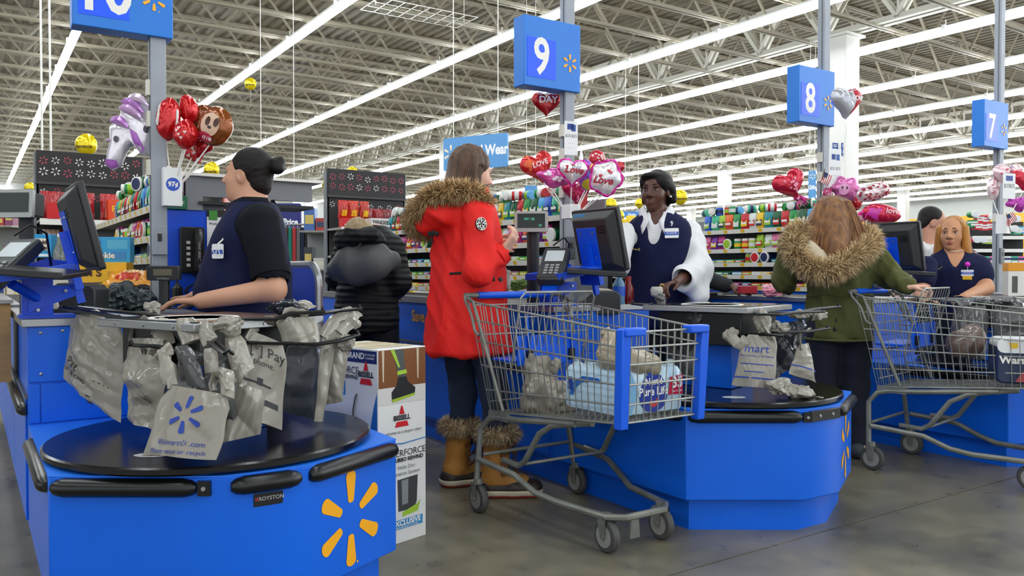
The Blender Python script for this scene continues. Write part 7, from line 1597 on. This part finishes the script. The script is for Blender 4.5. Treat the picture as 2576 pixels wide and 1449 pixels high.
balloon('red heart foil balloon lettered DAY floating under sign nine', 1374, 258, 4.9, heart(.085), '#a8141e', .05, 0, .03, None, 'floating heart balloons', txt=[('DAY', .01, .01, .055, '#e8dede', 0), ("Valentine's", .0, .05, .026, '#e8dede', 0)], ribbon=.35)
balloon('crinkled silver and red heart foil balloon lettered LOVE against sign eight', 2128, 254, 5.5, heart(.118), '#b9bbc4', .3, 0, .055, None, 'floating heart balloons', prints=[([(.012, .07), (.06, .085), (.105, .05), (.1, .0), (.06, -.055), (.015, -.1)], '#b82634')], txt=[('LOVE', .055, .01, .042, '#ece6e6', 0)], ribbon=.3)
G8b = 'foil balloons on the pole of sign eight'
balloon('red heart foil balloon with pink hearts on the near side of pole eight', 1986, 462, 5.6, heart(.118), '#c01a38', .1, -.45, .06, None, G8b, prints=[(p, '#e89ab4') for p in dots(heart(.09), 16, .01, 44)])
balloon('pink bear shaped foil balloon above the green parka shopper', 2128, 475, 5.6, oval(.1, .085, 34, .12, 6), '#c86aa4', 0, .1, .05, None, G8b, prints=[([(x-.03, z-.01) for x, z in oval(.035, .04, 16)], '#dd9cc4'), ([(x-.045, z+.0) for x, z in oval(.007, .01, 10)], '#4a2038'), ([(x-.015, z+.0) for x, z in oval(.007, .01, 10)], '#4a2038')])
balloon('white foil balloon with dark red leopard spots beyond the bear balloon', 2196, 483, 5.4, oval(.11, .062, 32), '#e6d6da', -.1, -.3, .05, None, G8b, prints=[(p, '#9c2038') for p in dots(oval(.11, .062), 44, .0085, 51, 'dot', .92)])
balloon('magenta and red foil balloon lowest above the register monitor', 2216, 538, 5.3, oval(.125, .065, 32, .03, 3), '#c01440', -.1, .1, .055, None, G8b, prints=[([(-.11, -.02), (-.03, -.05), (-.01, .03), (-.09, .03)], '#c838a0')], txt=[('love', .05, .02, .05, '#e8b8c0', .2)])
balloon('small dark pink striped foil balloon by the little flag on pole eight', 2082, 487, 5.6, oval(.035, .045, 20), '#a83a68', 0, 0, .03, None, G8b, prints=[(p, '#f0c8d8') for p in dots(oval(.03, .04), 6, .006, 61)])
balloon('red speckled foil balloon behind the auburn hair', 2152, 505, 5.7, oval(.05, .07, 22), '#c01c28', 0, 0, .04, None, G8b, prints=[(p, '#f0d0d0') for p in dots(oval(.05, .07), 12, .006, 66)])
def tassel(label, px, py, Z, dx, dy, seed):
    r = random.Random(seed); t = thing('balloon_tassel', label, 'tassel', at(px, py, Z), 0, 'pink balloon tassels'); mb = MB()
    for i in range(26):
        e = (px+dx*r.random()+r.gauss(0, 9), py+dy*(.4+.6*r.random())+r.gauss(0, 4)); mb.tube([at(px, py, Z), at((px+e[0])/2+r.gauss(0, 6), (py+e[1])/2+r.gauss(0, 3), Z+r.gauss(0, .02)), at(*e, Z+r.gauss(0, .02))], .006, 4, flat=.3)
    part('tassel_strand', mb, paint('#d83a94', .3), t, world=True, kind='stuff')
tassel('pink shredded tassel under the red heart by pole eight', 2012, 492, 5.6, 20, 34, 1); tassel('pink shredded tassel at the tip of the lowest magenta balloon', 2172, 530, 5.3, -18, 36, 2)
G7 = 'foil balloons on the pole of sign seven'
balloon('pale pink heart foil balloon behind the price sheet on pole seven', 2536, 440, 6.9, heart(.13), '#e8c6cc', 0, 0, .05, st(s7, 1), G7, prints=[(p, '#c04868') for p in dots(heart(.12), 10, .012, 71)])
balloon('pale speckled foil balloon on the near side of pole seven', 2498, 472, 6.95, oval(.05, .11, 24), '#e6d2d4', 0, 0, .04, st(s7, 2), G7, prints=[(p, '#c87888') for p in dots(oval(.05, .1), 10, .01, 72)])
balloon('red ruffled foil balloon at the picture edge by pole seven', 2574, 450, 6.8, heart(.1), '#c01c38', 0, 0, .045, st(s7, 3), G7)
balloon('purple star foil balloon under the price sheet on pole seven', 2560, 512, 6.8, oval(.1, .06, 30, .2, 5), '#a8309c', 0, .3, .035, st(s7, 4), G7)
# yellow round balloons far in the store
for i, (px, py, Z, r_, lab, rb) in enumerate(((630, 211, 13.5, 15, 'drifted up against the roof lights', .3), (217, 364, 9.0, 27, 'resting above the nearest flower header', 0), (532, 428, 9.5, 20, 'beside the face of the cashier with the bun', 0), (886, 433, 11.0, 14, 'peeking over the far flower header', 0), (826, 463, 9.6, 17, 'at the near edge of the far flower header', 0), (1537, 515, 10.0, 16, 'behind the boxes on the monitor rack', .4), (1609, 512, 10.5, 12, 'half hidden by the face of the white sleeved cashier', .4), (1711, 496, 9.5, 19, 'beside the pearl earring of the white sleeved cashier', .4), (1556, 543, 9.0, 15, 'low over the yellow candy bags', 0), (75, 473, 9.5, 14, 'behind the nearest price display', 0))):
    q = r_/FPX*Z; t = balloon('yellow round balloon '+lab, px, py, Z, oval(q, q*1.05, 26), '#f0d40c', 0, 0, q*.72, None, 'yellow round balloons', prints=[], txt=[('clearance', 0, -q*.25, q*.42, '#5a4a10', 0)], ribbon=rb or None, name='round_balloon')
# price sheets
def sheet(k, px0, py0, px1, py1, Z, label, blocks, texts):
    c = at((px0+px1)/2, (py0+py1)/2, Z); w_ = (px1-px0)/FPX*Z/.9; h_ = (py1-py0)/FPX*Z; t = thing('price_sheet', label, 'sheet', c, math.radians(-12), 'gift card price sheets on the poles'); part('sheet_paper', MB().box((-w_/2, -.002, -h_/2), (w_/2, .002, h_/2)), PAPER, t)
    for x0, z0, x1, z1, cc in blocks: mb = MB(); quad(mb, x0*w_, z0*h_, x1*w_, z1*h_, lambda x, y: (x, -.0028, y)); part('card_print', mb, paint(cc, .4), t)
    for s, x, z, ts in texts: mb = MB(); put_text(mb, s, ts*h_, lambda a, b: (x*w_+a, -.003, z*h_+b)); part('lettering', mb, paint('#4a4c52', .5), t)
sheet(1, 1420, 305, 1453, 390, 4.55, 'tall price sheet with blue card pictures on pole nine', [(-.3, .25, .2, .42, '#1d3c8c'), (.0, .2, .34, .4, '#27509c')], [('$25', -.23, .06, .12), ('$25', .23, .06, .12), ('- - - -', 0, -.15, .1), ('- - - -', 0, -.28, .1)])
sheet(2, 2083, 375, 2118, 470, 5.6, 'tall price sheet with blue card pictures on pole eight', [(-.3, .22, .02, .36, '#1d3c8c'), (.08, .2, .36, .36, '#3a5ca8')], [('$25', -.23, -.02, .105), ('$25', .23, -.02, .105), ('- - - -', 0, -.2, .1)])
sheet(3, 2519, 436, 2558, 500, 6.6, 'price sheet with one blue card picture on pole seven', [(-.28, .2, .28, .4, '#1f3f90')], [('$25', -.22, .0, .2), ('$25', .22, .0, .2)])
for i, px in enumerate((2101, 2123)):
    p = at(px, 376, 15.62); t = thing('arrow_sign', ['navy arrow sign pointing down on the white column, nearer pole eight', 'navy arrow sign pointing down on the white column, beside its twin'][i], 'sign', p, math.radians(-12), 'arrow signs on the column'); s = .108; part('sign_board', MB().box((-s*.62, -.003, -s*1.15), (s*.62, .003, s*1.15)), paint('#24498c', .4), t)
    mb = MB(); mb.add([(x*1.75, -.0038, y*1.75) for x, y in ((-.012, .01), (.012, .01), (.012, -.025), (.028, -.025), (0, -.055), (-.028, -.025), (-.012, -.025))], [tuple(range(7))]); quad(mb, -.045, .052, .045, .064, lambda x, y: (x, -.0038, y)); quad(mb, -.045, .08, .045, .092, lambda x, y: (x, -.0038, y)); part('arrow_print', mb, WHT, t)
# little flags
for i, (px, py, Z, lab) in enumerate(((2078, 450, 5.5, 'small striped flag on a stick clipped to pole eight'), (2545, 548, 6.6, 'small striped flag hanging by the holder on pole seven'))):
    p = at(px, py, Z); t = thing('flag', lab, 'flag', p, 0, 'little flags on the poles'); s = .058 if not i else .06; M = Matrix.Translation(p) @ Matrix.Rotation(-YAW, 4, 'Z') @ Matrix.Rotation(math.radians(25 if not i else -28), 4, 'Y')
    fw = lambda u, v: M @ Vector((s*(v-.5)*1.0, .008*math.sin(5*u+2*v), s*1.1*(.5-u)*2*.6))
    mb = MB()
    for k in range(9):
        mb.mi = k % 2; mb.grid(lambda u, v: fw(u, (k+v)/9), 5, 1)
    part('striped_cloth', mb, [paint('#b22a3a', .6), paint('#ecebe8', .6)], t, world=True); mb = MB(); mb.grid(lambda u, v: fw(.42*u, .0+.55*v)-FWD*.003, 3, 3); part('blue_canton', mb, paint('#2a3560', .6), t, world=True)
    part('flag_stick', MB().cyl(fw(0, 0)+Vector((0, 0, .02)), fw(1, 0)-Vector((0, 0, .08)), .003, n=5), paint('#5c4632', .5), t, world=True)
# hanging signs
SKYB = mat('sign_sky_blue', '#5b9bd5', .45)
def hang_sign(label, px0, py0, px1, py1, Z, c, texts, yaw=0, spark=None, name='hanging_sign', col='#f4f6f8', wires=True):
    p = at((px0+px1)/2, (py0+py1)/2, Z); w_ = (px1-px0)/FPX*Z/max(.3, math.cos(yaw)); h_ = (py1-py0)/FPX*Z; t = thing(name, label, 'sign', p, -YAW+yaw)
    part('sign_board', MB().prism(rrect(w_, h_, .03, 3), -.02, .02, 'y'), c, t)
    for s, x, z, ts in texts: mb = MB(); put_text(mb, s, ts*h_, lambda a, b: (x*w_+a, -.0215, z*h_+b), sx=.8, bold=.004*ts*h_/.1); part('lettering', mb, paint(col, .4), t)
    if spark: mb = MB(); put_spark(mb, spark[2]*h_, lambda a, b: (spark[0]*w_+a, -.0215, spark[1]*h_+b)); part('spark_emblem', mb, paint('#f2e6c8', .4), t)
    if wires:
        for s_ in (-.35, .35): part('hanger_wire', MB().cyl((s_*w_, 0, h_/2), (s_*w_, 0, 5.6-p.z), .006, n=4), WHT, t)
hang_sign("light blue hanging sign reading Ladies' Wear above the red coat shopper", 1114, 342, 1278, 425, 11.5, SKYB, [("Ladies' Wear", .12, .02, .42)], math.radians(-30), (-.38, .02, .27))
hang_sign('navy price sign hanging behind the cashier with the bun', 640, 512, 758, 575, 12.5, paint('#232a74', .45), [('Low Price', .12, -.25, .36), ('Every Day', -.1, .2, .2)], math.radians(0), None)
hang_sign('tall light blue aisle sign far off behind pole eight', 2034, 430, 2052, 500, 16, SKYB, [('Gifts', 0, -.1, .2)], 0, (0, .3, .12))
hang_sign('small light blue sign behind the gum on the rack by sign nine', 1320, 467, 1352, 510, 13, SKYB, [('Shoes', 0, 0, .3)], 0)
hang_sign('blue department sign far off over the yellow candy bags', 1566, 532, 1612, 548, 17, paint('#4a86d0', .45), [('Home', 0, 0, .6)], 0)
# ================================================================ goods and gear around the registers
def facing(px, py0, py1, Z, yaw=0): p = at(px, py1, Z); return (p.x, p.y, p.z), -YAW+yaw, (py1-py0)/FPX*Z
L_, rz, h = facing(286, 597, 661, 4.15, .1); box_thing('cookie_box', 'larger light blue cookie box on top of the yellow cookie box', 'box', L_, rz, (.185, .06, h), '#2f9fd8', 'Cookie|Crisp', .042, '#f0e9d8', 'boxes on the nearest belt', extra=((-.02, .07, .08, .115, '#58b4d8'), (-.09, .06, -.05, .11, '#2d4fae'), (.0, .015, .07, .055, '#3a86c8')), toff=(-.045, -.035))
L_, rz, h = facing(111, 590, 648, 4.1, .1); box_thing('cookie_box', 'small light blue cookie box standing behind the register stand', 'box', L_, rz, (.10, .06, h), '#2398d4', 'Cookie|Crisp', .026, '#4a2a18', 'boxes on the nearest belt', extra=((-.035, .035, .035, .095, '#efe6d2'), (-.045, .005, .045, .018, '#eaf2f6')), toff=(0, .012))
L_, rz, h = facing(250, 660, 768, 4.1, .1); box_thing('cookie_box', 'wide yellow cookie sandwich box lettered in brown on the nearest belt', 'box', L_, rz, (.30, .1, h), '#f0b81e', "m&m's", .075, '#5a2c18', 'boxes on the nearest belt', extra=((.06, .15, .13, .17, '#d99a1c'), (-.12, .1, .02, .112, '#8a5a1c')), toff=(-.07, .05))
t = snack_bag('yellow and red candy bag lying on the nearest belt by the yellow box', at(318, 716, 3.95), -YAW, .22, .13, '#e79a22', '#c5371c', None, group='boxes on the nearest belt', seed=4); t.rotation_euler = (math.radians(-62), 0, -YAW+.1); mb = MB(); put_text(mb, 'M&M', .04, lambda x, y: (x+.02, -.042, y+.06)); part('lettering', mb, paint('#e8d8b0', .4), t)
t = thing('soda_bottle', 'clear plastic soda bottle between the cookie boxes on the nearest belt', 'bottle', at(154, 700, 4.05)); part('bottle_body', MB().lathe([(.03, 0), (.034, .01), (.034, .13), (.028, .15), (.014, .19), (.013, .205)], 14), mat('clear_plastic', '#b9c4c4', .08, trans=.75), t); part('bottle_cap', MB().lathe([(.015, .205), (.015, .222)], 12), WHT, t); part('cola', MB().lathe([(.029, .005), (.031, .012), (.031, .06)], 14), paint('#2a1a16', .2), t)
t = thing('receipt_printer', 'charcoal wedge shaped receipt machine behind the bag arms of the nearest stand', 'printer', at(190, 790, 3.35), math.radians(-26)); pr = [(-.10, 0), (.105, 0), (.105, .1), (.085, .122), (-.035, .118), (-.095, .07)]; part('machine_body', MB().prism(pr, -.08, .08, 'y'), CHAR, t, bevel=.006); part('machine_lid', MB().prism([(-.09, .075), (-.03, .121), (.08, .125), (.08, .13), (-.04, .128), (-.1, .082)], -.07, .07, 'y'), mat('charcoal_light', '#4a4b4a', .5), t)
t = thing('scanner_housing', 'beige plastic scanner housing under the register stand', 'housing', at(122, 778, 3.30), math.radians(-26)); part('housing_body', MB().prism([(-.07, 0), (.06, 0), (.055, .03), (.0, .055), (-.07, .058)], -.05, .05, 'y'), BEIGE, t, bevel=.006)
t = thing('paper_bin', 'cream curved sheet standing behind the blue register stand', 'bin', Vector((at(128, 735, 3.62).x, at(128, 735, 3.62).y, .894)), -YAW); mb = MB(); mb.grid(lambda u, v: (-.055+.12*u, .03*math.sin(2.5*u)+.02*(1-v)**2, .2*v), 10, 6); o_ = part('curved_sheet', mb, paint('#d8d2c2', .5), t); s = o_.modifiers.new('thick', 'SOLIDIFY'); s.thickness = .006
t = thing('plastic_sheet', 'dark blue grey plastic sheeting crumpled at the end of the nearest belt', 'plastic', at(325, 790, 3.55))
for i, (px, py, r) in enumerate(((300, 758, (.1, .09, .07)), (355, 760, (.09, .08, .065)), (270, 765, (.05, .06, .06)))): part('sheet_fold', wad_mesh(at(px, py, 3.6), *r, 90+i), mat('sheeting', '#2b363b', .25, bump=(22, .4)), t, world=True, ang=50)
t = thing('scale_display', 'dark handheld style scale display on a post beside the bun cashier', 'display', (at(414, 765, 3.42)), math.radians(-30)); hh = .115
part('post', MB().prism(rrect(.04, .03, .006, 2), -.02, hh), CHAR, t); part('display_head', MB().prism([(x, z+hh+.015) for x, z in rrect(.135, .062, .012, 3)], -.02, .015, 'y'), CHAR, t, bevel=.004); mb = MB(); quad(mb, -.038, hh+.005, .038, hh+.032, lambda x, y: (x, -.0208, y)); part('display_window', mb, paint('#6f6a56', .2), t); mb = MB(); put_text(mb, 'MOTOROLA', .009, lambda x, y: (x, -.021, y+hh-.008)); part('lettering', mb, paint('#b8b8b4', .4), t)
t = thing('soap_pump', 'black pump bottle on the shelf before the blue end panel', 'bottle', at(446, 735, 4.0)); part('bottle_body', MB().lathe([(.025, -.05), (.027, .0), (.027, .02), (.012, .035), (.01, .045)], 12), BLKP, t); part('pump_head', MB().tube([(0, 0, .045), (0, 0, .065), (-.025, 0, .065), (-.03, 0, .058)], .006, 6), BLKP, t)
# customer shelf at lane ten, seen edge on at the picture side
o = lane_o(0); t = thing('check_shelf', 'tan topped customer writing shelf with a steel edge beside the nearest counter', 'shelf', (o[0]-.60, o[1]+1.75, .60)); part('shelf_side', MB().prism([(0, 0), (.35, 0), (.35, .3), (0, .36)], -.02, .06, 'x') if False else MB().box((-.02, 0, 0), (.06, .5, .33)), mat('oak_laminate', '#a98658', .5, var=(5, .2), stretch=(1, 1, 8)), t); part('steel_cap', MB().box((-.03, -.01, .33), (.07, .51, .345)), STEEL, t)
# bottles and goods by the second register
t = thing('water_bottle', 'blue labelled water bottle standing by the second register', 'bottle', at(1557, 768, 4.3)); part('bottle_body', MB().lathe([(.03, 0), (.033, .008), (.031, .03), (.033, .05), (.033, .1), (.03, .115), (.013, .15), (.012, .16)], 14), mat('blue_water', '#7fb2e0', .08, trans=.6), t); part('bottle_label', MB().lathe([(.0335, .05), (.0335, .1)], 14), paint('#1f56c0', .3), t); part('bottle_cap', MB().lathe([(.0145, .155), (.0145, .172)], 12), WHT, t)
t = thing('sauce_bottle', 'dark red bottle standing beside the blue labelled water bottle', 'bottle', at(1580, 768, 4.36)); part('bottle_body', MB().lathe([(.026, 0), (.03, .01), (.03, .09), (.016, .125), (.015, .14)], 14), paint('#6e1416', .2), t); part('bottle_cap', MB().lathe([(.017, .13), (.017, .155)], 12), paint('#8a1a1a', .4), t)
t = thing('receipt_printer', 'charcoal wedge shaped receipt machine beside the water bottle at the second register', 'printer', at(1502, 790, 4.25), math.radians(-26)); part('machine_body', MB().prism(pr, -.08, .08, 'y'), CHAR, t, bevel=.006)
t = thing('scanner_housing', 'beige scanner housing behind the water bottle at the second register', 'housing', at(1528, 760, 4.6), math.radians(-26)); part('housing_body', MB().prism([(-.07, 0), (.06, 0), (.055, .05), (.0, .075), (-.07, .08)], -.05, .05, 'y'), BEIGE, t, bevel=.006)
t = thing('produce_bag', 'clear bag with yellow produce beside the red coat at belt height', 'bag', at(1270, 730, 4.35)); part('clear_film', wad_mesh(at(1270, 698, 4.35), .045, .045, .075, 5), mat('clear_film', '#cfd2cc', .15, trans=.6), t, world=True); part('yellow_produce', wad_mesh(at(1270, 724, 4.35), .035, .035, .02, 9), paint('#d9b53a', .5), t, world=True)
t = thing('greens_bunch', 'bunch of leafy greens lying on the second belt', 'vegetable', at(1305, 722, 4.6)); part('leafy_clump', wad_mesh(at(1305, 716, 4.6), .07, .05, .03, 6), mat('leaf_green', '#5f7a35', .6, var=(30, .4)), t, world=True)
t = thing('yellow_pack', 'yellow package lying behind the greens on the second belt', 'package', at(1340, 716, 4.8), .4); part('pack_body', MB().box((-.05, -.03, 0), (.05, .03, .035)), paint('#d9ae2a', .4), t, bevel=.004)
t = thing('thermal_cup', 'pale grey plastic tub held by the white sleeved cashier', 'tub', at(1652, 738, 4.30)); part('tub_body', MB().lathe([(.018, -.02), (.03, -.01), (.034, .02), (.026, .035)], 14), paint('#b8b6ae', .3), t); mb = MB(); put_text(mb, 'FACTS', .012, lambda x, y: RGT*x-FWD*.036+Vector((0, 0, y+.008))); part('lettering', mb, paint('#6a6a66', .5), t)
# candy boxes and yellow bags behind the second monitor
for i, (px, py0, py1, Z, w_, c, tx_) in enumerate(((1478, 508, 540, 5.6, .09, '#4a2a22', 'BAR'), (1505, 510, 540, 5.6, .08, '#7a2c1c', None), (1462, 505, 540, 5.75, .06, '#2a2220', None), (1528, 520, 542, 5.7, .06, '#26201e', None))):
    L_, rz, h = facing(px, py0, py1, Z); box_thing('bar_box', '%s chocolate bar box in the group above the second monitor' % ['brown lettered', 'rust coloured', 'black narrow', 'black low'][i], 'box', L_, rz, (w_, .1, h), c, tx_, .03, '#c9a58a', 'bar boxes above the second monitor', extra=((-w_*.3, h*.3, w_*.3, h*.6, '#b06a4a'),) if i == 1 else ())
box_thing('bar_shelf', 'dark shelf ledge carrying bar boxes above the second monitor', 'shelf', at(1495, 740, 5.7), -YAW, (.24, .12, .555), '#1d1c1b')
for i, (px, py, Z, c) in enumerate(((1562, 580, 6.6, '#e8c41c'), (1598, 572, 6.68, '#f0cf2a'), (1545, 601, 6.5, '#3a66b8'), (1580, 601, 6.45, '#e3b91a'))):
    t = snack_bag('%s snack bag in the heap behind the second monitor' % ['yellow', 'lemon yellow', 'blue', 'amber yellow'][i], at(px, py+20, Z), -YAW+.3*i, .17, .16, c, '#f3ead0', None, group='snack bags behind the second monitor', seed=i+70)
t = thing('snack_table', 'low grey table holding the snack bag heap behind the second monitor', 'table', (at(1568, 640, 6.58).x, at(1568, 640, 6.58).y, 0), -YAW); zt = at(1572, 621, 6.5).z; part('table_top', MB().box((-.2, -.16, zt-.03), (.2, .16, zt-.003)), SHELF, t)
for sx in (-.18, .18):
    for sy in (-.14, .14): part('leg', MB().cyl((sx, sy, 0), (sx, sy, zt-.03), .015, n=6), RACK, t)
# lane eight belt goods
t = thing('pink_cloth', 'folded pink fleece lying on the belt behind the dark jacket hand', 'cloth', at(1950, 745, 5.6)); part('cloth_fold', wad_mesh(at(1952, 733, 5.6), .11, .08, .036, 4), mat('pink_fleece', '#d98aa2', .9), t, world=True); part('cloth_fold', wad_mesh(at(1935, 726, 5.65), .05, .06, .035, 8), mat('pink_pale', '#e3aebc', .9), t, world=True)
L_, rz, h = facing(1880, 720, 738, 5.75); box_thing('red_pack', 'red translucent snack pack under the reaching dark hand', 'package', L_, rz, (.12, .08, h), '#b8303a')
t = thing('tote_bag', 'navy bag with white lettering on the keyboard tray beside the green parka', 'bag', at(2235, 690, 5.1)); part('bag_body', wad_mesh(at(2222, 683, 5.08), .075, .05, .028, 3), paint('#1c2130', .6), t, world=True); mb = MB(); put_text(mb, 'trending', .022, lambda x, y: at(2222, 678, 5.02)+RGT*x+Vector((0, 0, y-x*.25))); part('lettering', mb, WHT, t, world=True)
# gum behind the blonde cashier
for i, (px, py, c, kd) in enumerate(((2448, 548, 'green', 'drum'), (2462, 560, 'red', 'box'), (2476, 562, 'red', 'box'), (2490, 555, 'red', 'drum'), (2458, 578, 'red', 'box'), (2474, 580, 'red', 'box'), (2488, 578, 'red', 'box'), (2446, 572, 'green', 'box'), (2452, 612, 'red', 'drum'), (2468, 612, 'green', 'drum'), (2482, 614, 'lime', 'box'), (2494, 612, 'mint green', 'box'), (2545, 585, 'green', 'drum'), (2556, 590, 'mint green', 'box'), (2568, 588, 'light blue', 'box'), (2550, 560, 'dark green', 'drum'))):
    ob = bpy.data.objects.new(KN[kd], pack_mesh(kd, c, 'white')); COL.objects.link(ob); ob.location = at(px, py, 8.2); ob.rotation_euler = (0, 0, -YAW); ob.scale = (1, 1, .8)
    tag(ob, '%s %s, %s of the packs stacked beyond the blonde cashier' % (c, KN[kd].replace('_', ' '), NUM[i]), 'candy', 'packs beyond the blonde cashier')
t = thing('candy_rack', 'far candy shelf rack beyond the blonde cashier and sign seven', 'shelf', (at(2515, 700, 8.3).x, at(2515, 700, 8.3).y, 0), -YAW, 'candy racks along the belts'); 
for z in (at(0, 596, 8.3).z, at(0, 628, 8.3).z, at(0, 668, 8.3).z, at(0, 700, 8.3).z): s = part('shelf', MB().box((-.35, -.12, z-.02), (.35, .2, z)), SHELF, t); part('shelf_edge', MB().box((-.35, -.13, z-.03), (.35, -.12, z+.004)), TAGW, s)
part('back_panel', MB().box((-.36, .2, 0), (.36, .22, at(0, 555, 8.3).z)), RACKD, t)
for i in range(8):
    ob = bpy.data.objects.new('gum_carton', pack_mesh('box', ['light blue', 'white', 'mint green', 'pink'][i % 4], 'navy')); COL.objects.link(ob); ob.location = at(2440+18*i, 667, 8.22); ob.rotation_euler = (0, 0, -YAW); tag(ob, '%s gum carton, %s on the lower shelf beyond the blonde cashier' % (['light blue', 'white', 'mint green', 'pink'][i % 4], NUM[i]), 'candy', 'packs beyond the blonde cashier')
# ---------------------------------------------------------------- store fixtures far behind
def gondola(px0, px1, ztop, Z, label, seed, yaw=0.0):
    """a far shelf unit with its goods, each a small block of its own colour"""
    r = random.Random(seed); a = at(px0, 700, Z); b_ = at(px1, 700, Z); wd = (b_-a).length; t = thing('store_shelf', label, 'shelf', (a.x, a.y, 0), -YAW+yaw, 'far store shelves'); part('back_board', MB().box((0, .1, 0), (wd, .14, ztop)), paint('#8f9290', .6), t)
    n = 4
    for i in range(n):
        z = .25+(ztop-.35)*i/(n-1)-.0; part('shelf', MB().box((0, -.25, z-.02), (wd, .1, z)), SHELF, t)
        x = .03; mbs = {}
        while x < wd-.1:
            w_ = .09+.1*r.random(); c = r.choice(('#c9b27a', '#b5443a', '#4a6fb0', '#d6d2c8', '#7d8a5a', '#d9a94a', '#8a4a6a', '#3f4448', '#c97a4a')); h_ = .12+.14*r.random(); ob = box_small(r, c, (w_*.9, .14, h_)); M = t.matrix_basis; ob.location = Matrix.Translation(t.location) @ Matrix.Rotation(-YAW+yaw, 4, 'Z') @ Vector((x+w_/2, -.12, z)); ob.rotation_euler = (0, 0, -YAW+yaw)
            GOODS.append((ob, label)); x += w_
GOODS = []; _bs = {}; GC = {'#c9b27a': 'tan', '#b5443a': 'red', '#4a6fb0': 'blue', '#d6d2c8': 'white', '#7d8a5a': 'olive', '#d9a94a': 'yellow', '#8a4a6a': 'plum', '#3f4448': 'charcoal', '#c97a4a': 'orange'}
def box_small(r, c, d):
    k = (c, round(d[0], 2), round(d[2], 2))
    if k not in _bs:
        mb = MB(); mb.box((-d[0]/2, -d[1]/2, 0), (d[0]/2, d[1]/2, d[2])); mb.mi = 1; mb.add([(-d[0]*.4, -d[1]/2-.002, d[2]*.3), (d[0]*.4, -d[1]/2-.002, d[2]*.3), (d[0]*.4, -d[1]/2-.002, d[2]*.7), (-d[0]*.4, -d[1]/2-.002, d[2]*.7)], [(0, 1, 2, 3)]); _bs[k] = mesh_of(mb, 'goods_box', [paint(c, .45), paint(r.choice(('#e6e0d0', '#d9c26a', '#3a4a6a')), .45)])
    o = bpy.data.objects.new('goods_box', _bs[k]); COL.objects.link(o); return o
gondola(-30, 60, 1.75, 10.5, 'far shelf behind the nearest price display', 3)
gondola(768, 832, 1.62, 9.2, 'magazine shelf by the blue partition', 5)
gondola(1690, 1790, 1.4, 12, 'far shelf past the white sleeves', 7)
gondola(2250, 2330, 1.55, 13, 'far shelf behind the pale hoodie', 9)
gondola(480, 570, 1.9, 10.0, 'far shelf behind the bun cashier', 11)
gondola(1500, 1640, 1.5, 14, 'far shelf behind the snack heap', 13)
gondola(1150, 1300, 1.5, 16, 'far shelf behind the red coat', 15)
cnts = {}
for ob, lab in GOODS:
    i = cnts.get(lab, 0); cnts[lab] = i+1; c = ob.data.materials[0].name[6:12]; ob['label'] = '%s goods box, %s piece on the %s' % (GC['#'+c], NUM[i % 20] if i < 20 else 'late '+NUM[i-20], lab); tag(ob, None, 'goods', 'goods on the '+lab)
t = thing('clothes_rack', 'rack of dark hanging clothes behind the blue partition', 'rack', (at(745, 700, 9.6).x, at(745, 700, 9.6).y, 0), -YAW); zr = at(745, 565, 9.6).z; part('hang_rail', MB().cyl((-.25, 0, zr), (.2, 0, zr), .012, n=8), STEEL, t)
for s_ in (-.25, .2): part('rack_leg', MB().cyl((s_, 0, 0), (s_, 0, zr), .012, n=8), STEEL, t)
for i in range(9):
    x = -.22+.048*i; g = thing('hanging_garment', '%s garment hanging on the clothes rack, %s along the rail' % (['black', 'charcoal', 'white', 'brown', 'teal', 'red', 'grey', 'navy', 'dark'][i], NUM[i]), 'garment', t.location+Matrix.Rotation(-YAW, 3, 'Z') @ Vector((x, 0, zr)), -YAW, 'garments on the clothes rack'); c = ['#1b1b1d', '#333336', '#c8c6c0', '#5a4032', '#1f7d6a', '#b03a3c', '#6a6a6a', '#222a44', '#202022'][i]
    part('garment_cloth', MB().prism([(-.02, -.04), (.02, -.04), (.024, -.5-.1*(i % 3)), (-.024, -.5-.08*(i % 2))], -.16, .16, 'y'), paint(c, .8), g, bevel=.008); part('hanger_hook', MB().tube([(0, 0, -.04), (0, 0, -.01), (.0, .014, .004), (0, 0, .014)], .003, 5), WHT, g)
# thin rods hanging from the roof at the picture side, and a wire frame
for i, px in enumerate((106, 128)):
    p = at(px, 380, 9.5); g = thing('hanging_rod', ['thin white rod hanging from the roof, nearer the picture side', 'thin white rod hanging from the roof, nearer the lane sign'][i], 'rod', (p.x, p.y, p.z)); part('rod', MB().cyl((0, 0, 0), (0, 0, 5.6-p.z), .012, n=6), WHT, g)
g = thing('wire_grid', 'white wire grid frame hung flat under the roof above the red coat shopper', 'frame', (0, 0, 0)); p = at(1060, 35, 13.2); g.location = p; mb = MB()
for i in range(9): mb.cyl((-.9+.22*i, -.35, 0), (-.9+.22*i, .35, 0), .008, n=4)
for j in range(4): mb.cyl((-.9, -.35+.233*j, 0), (.86, -.35+.233*j, 0), .008, n=4)
part('grid_wire', mb, WHT, g, kind='stuff')
for s_ in (-.8, .8): part('hanger_wire', MB().cyl((s_, 0, 0), (s_, 0, 5.64-p.z), .006, n=4), WHT, g)
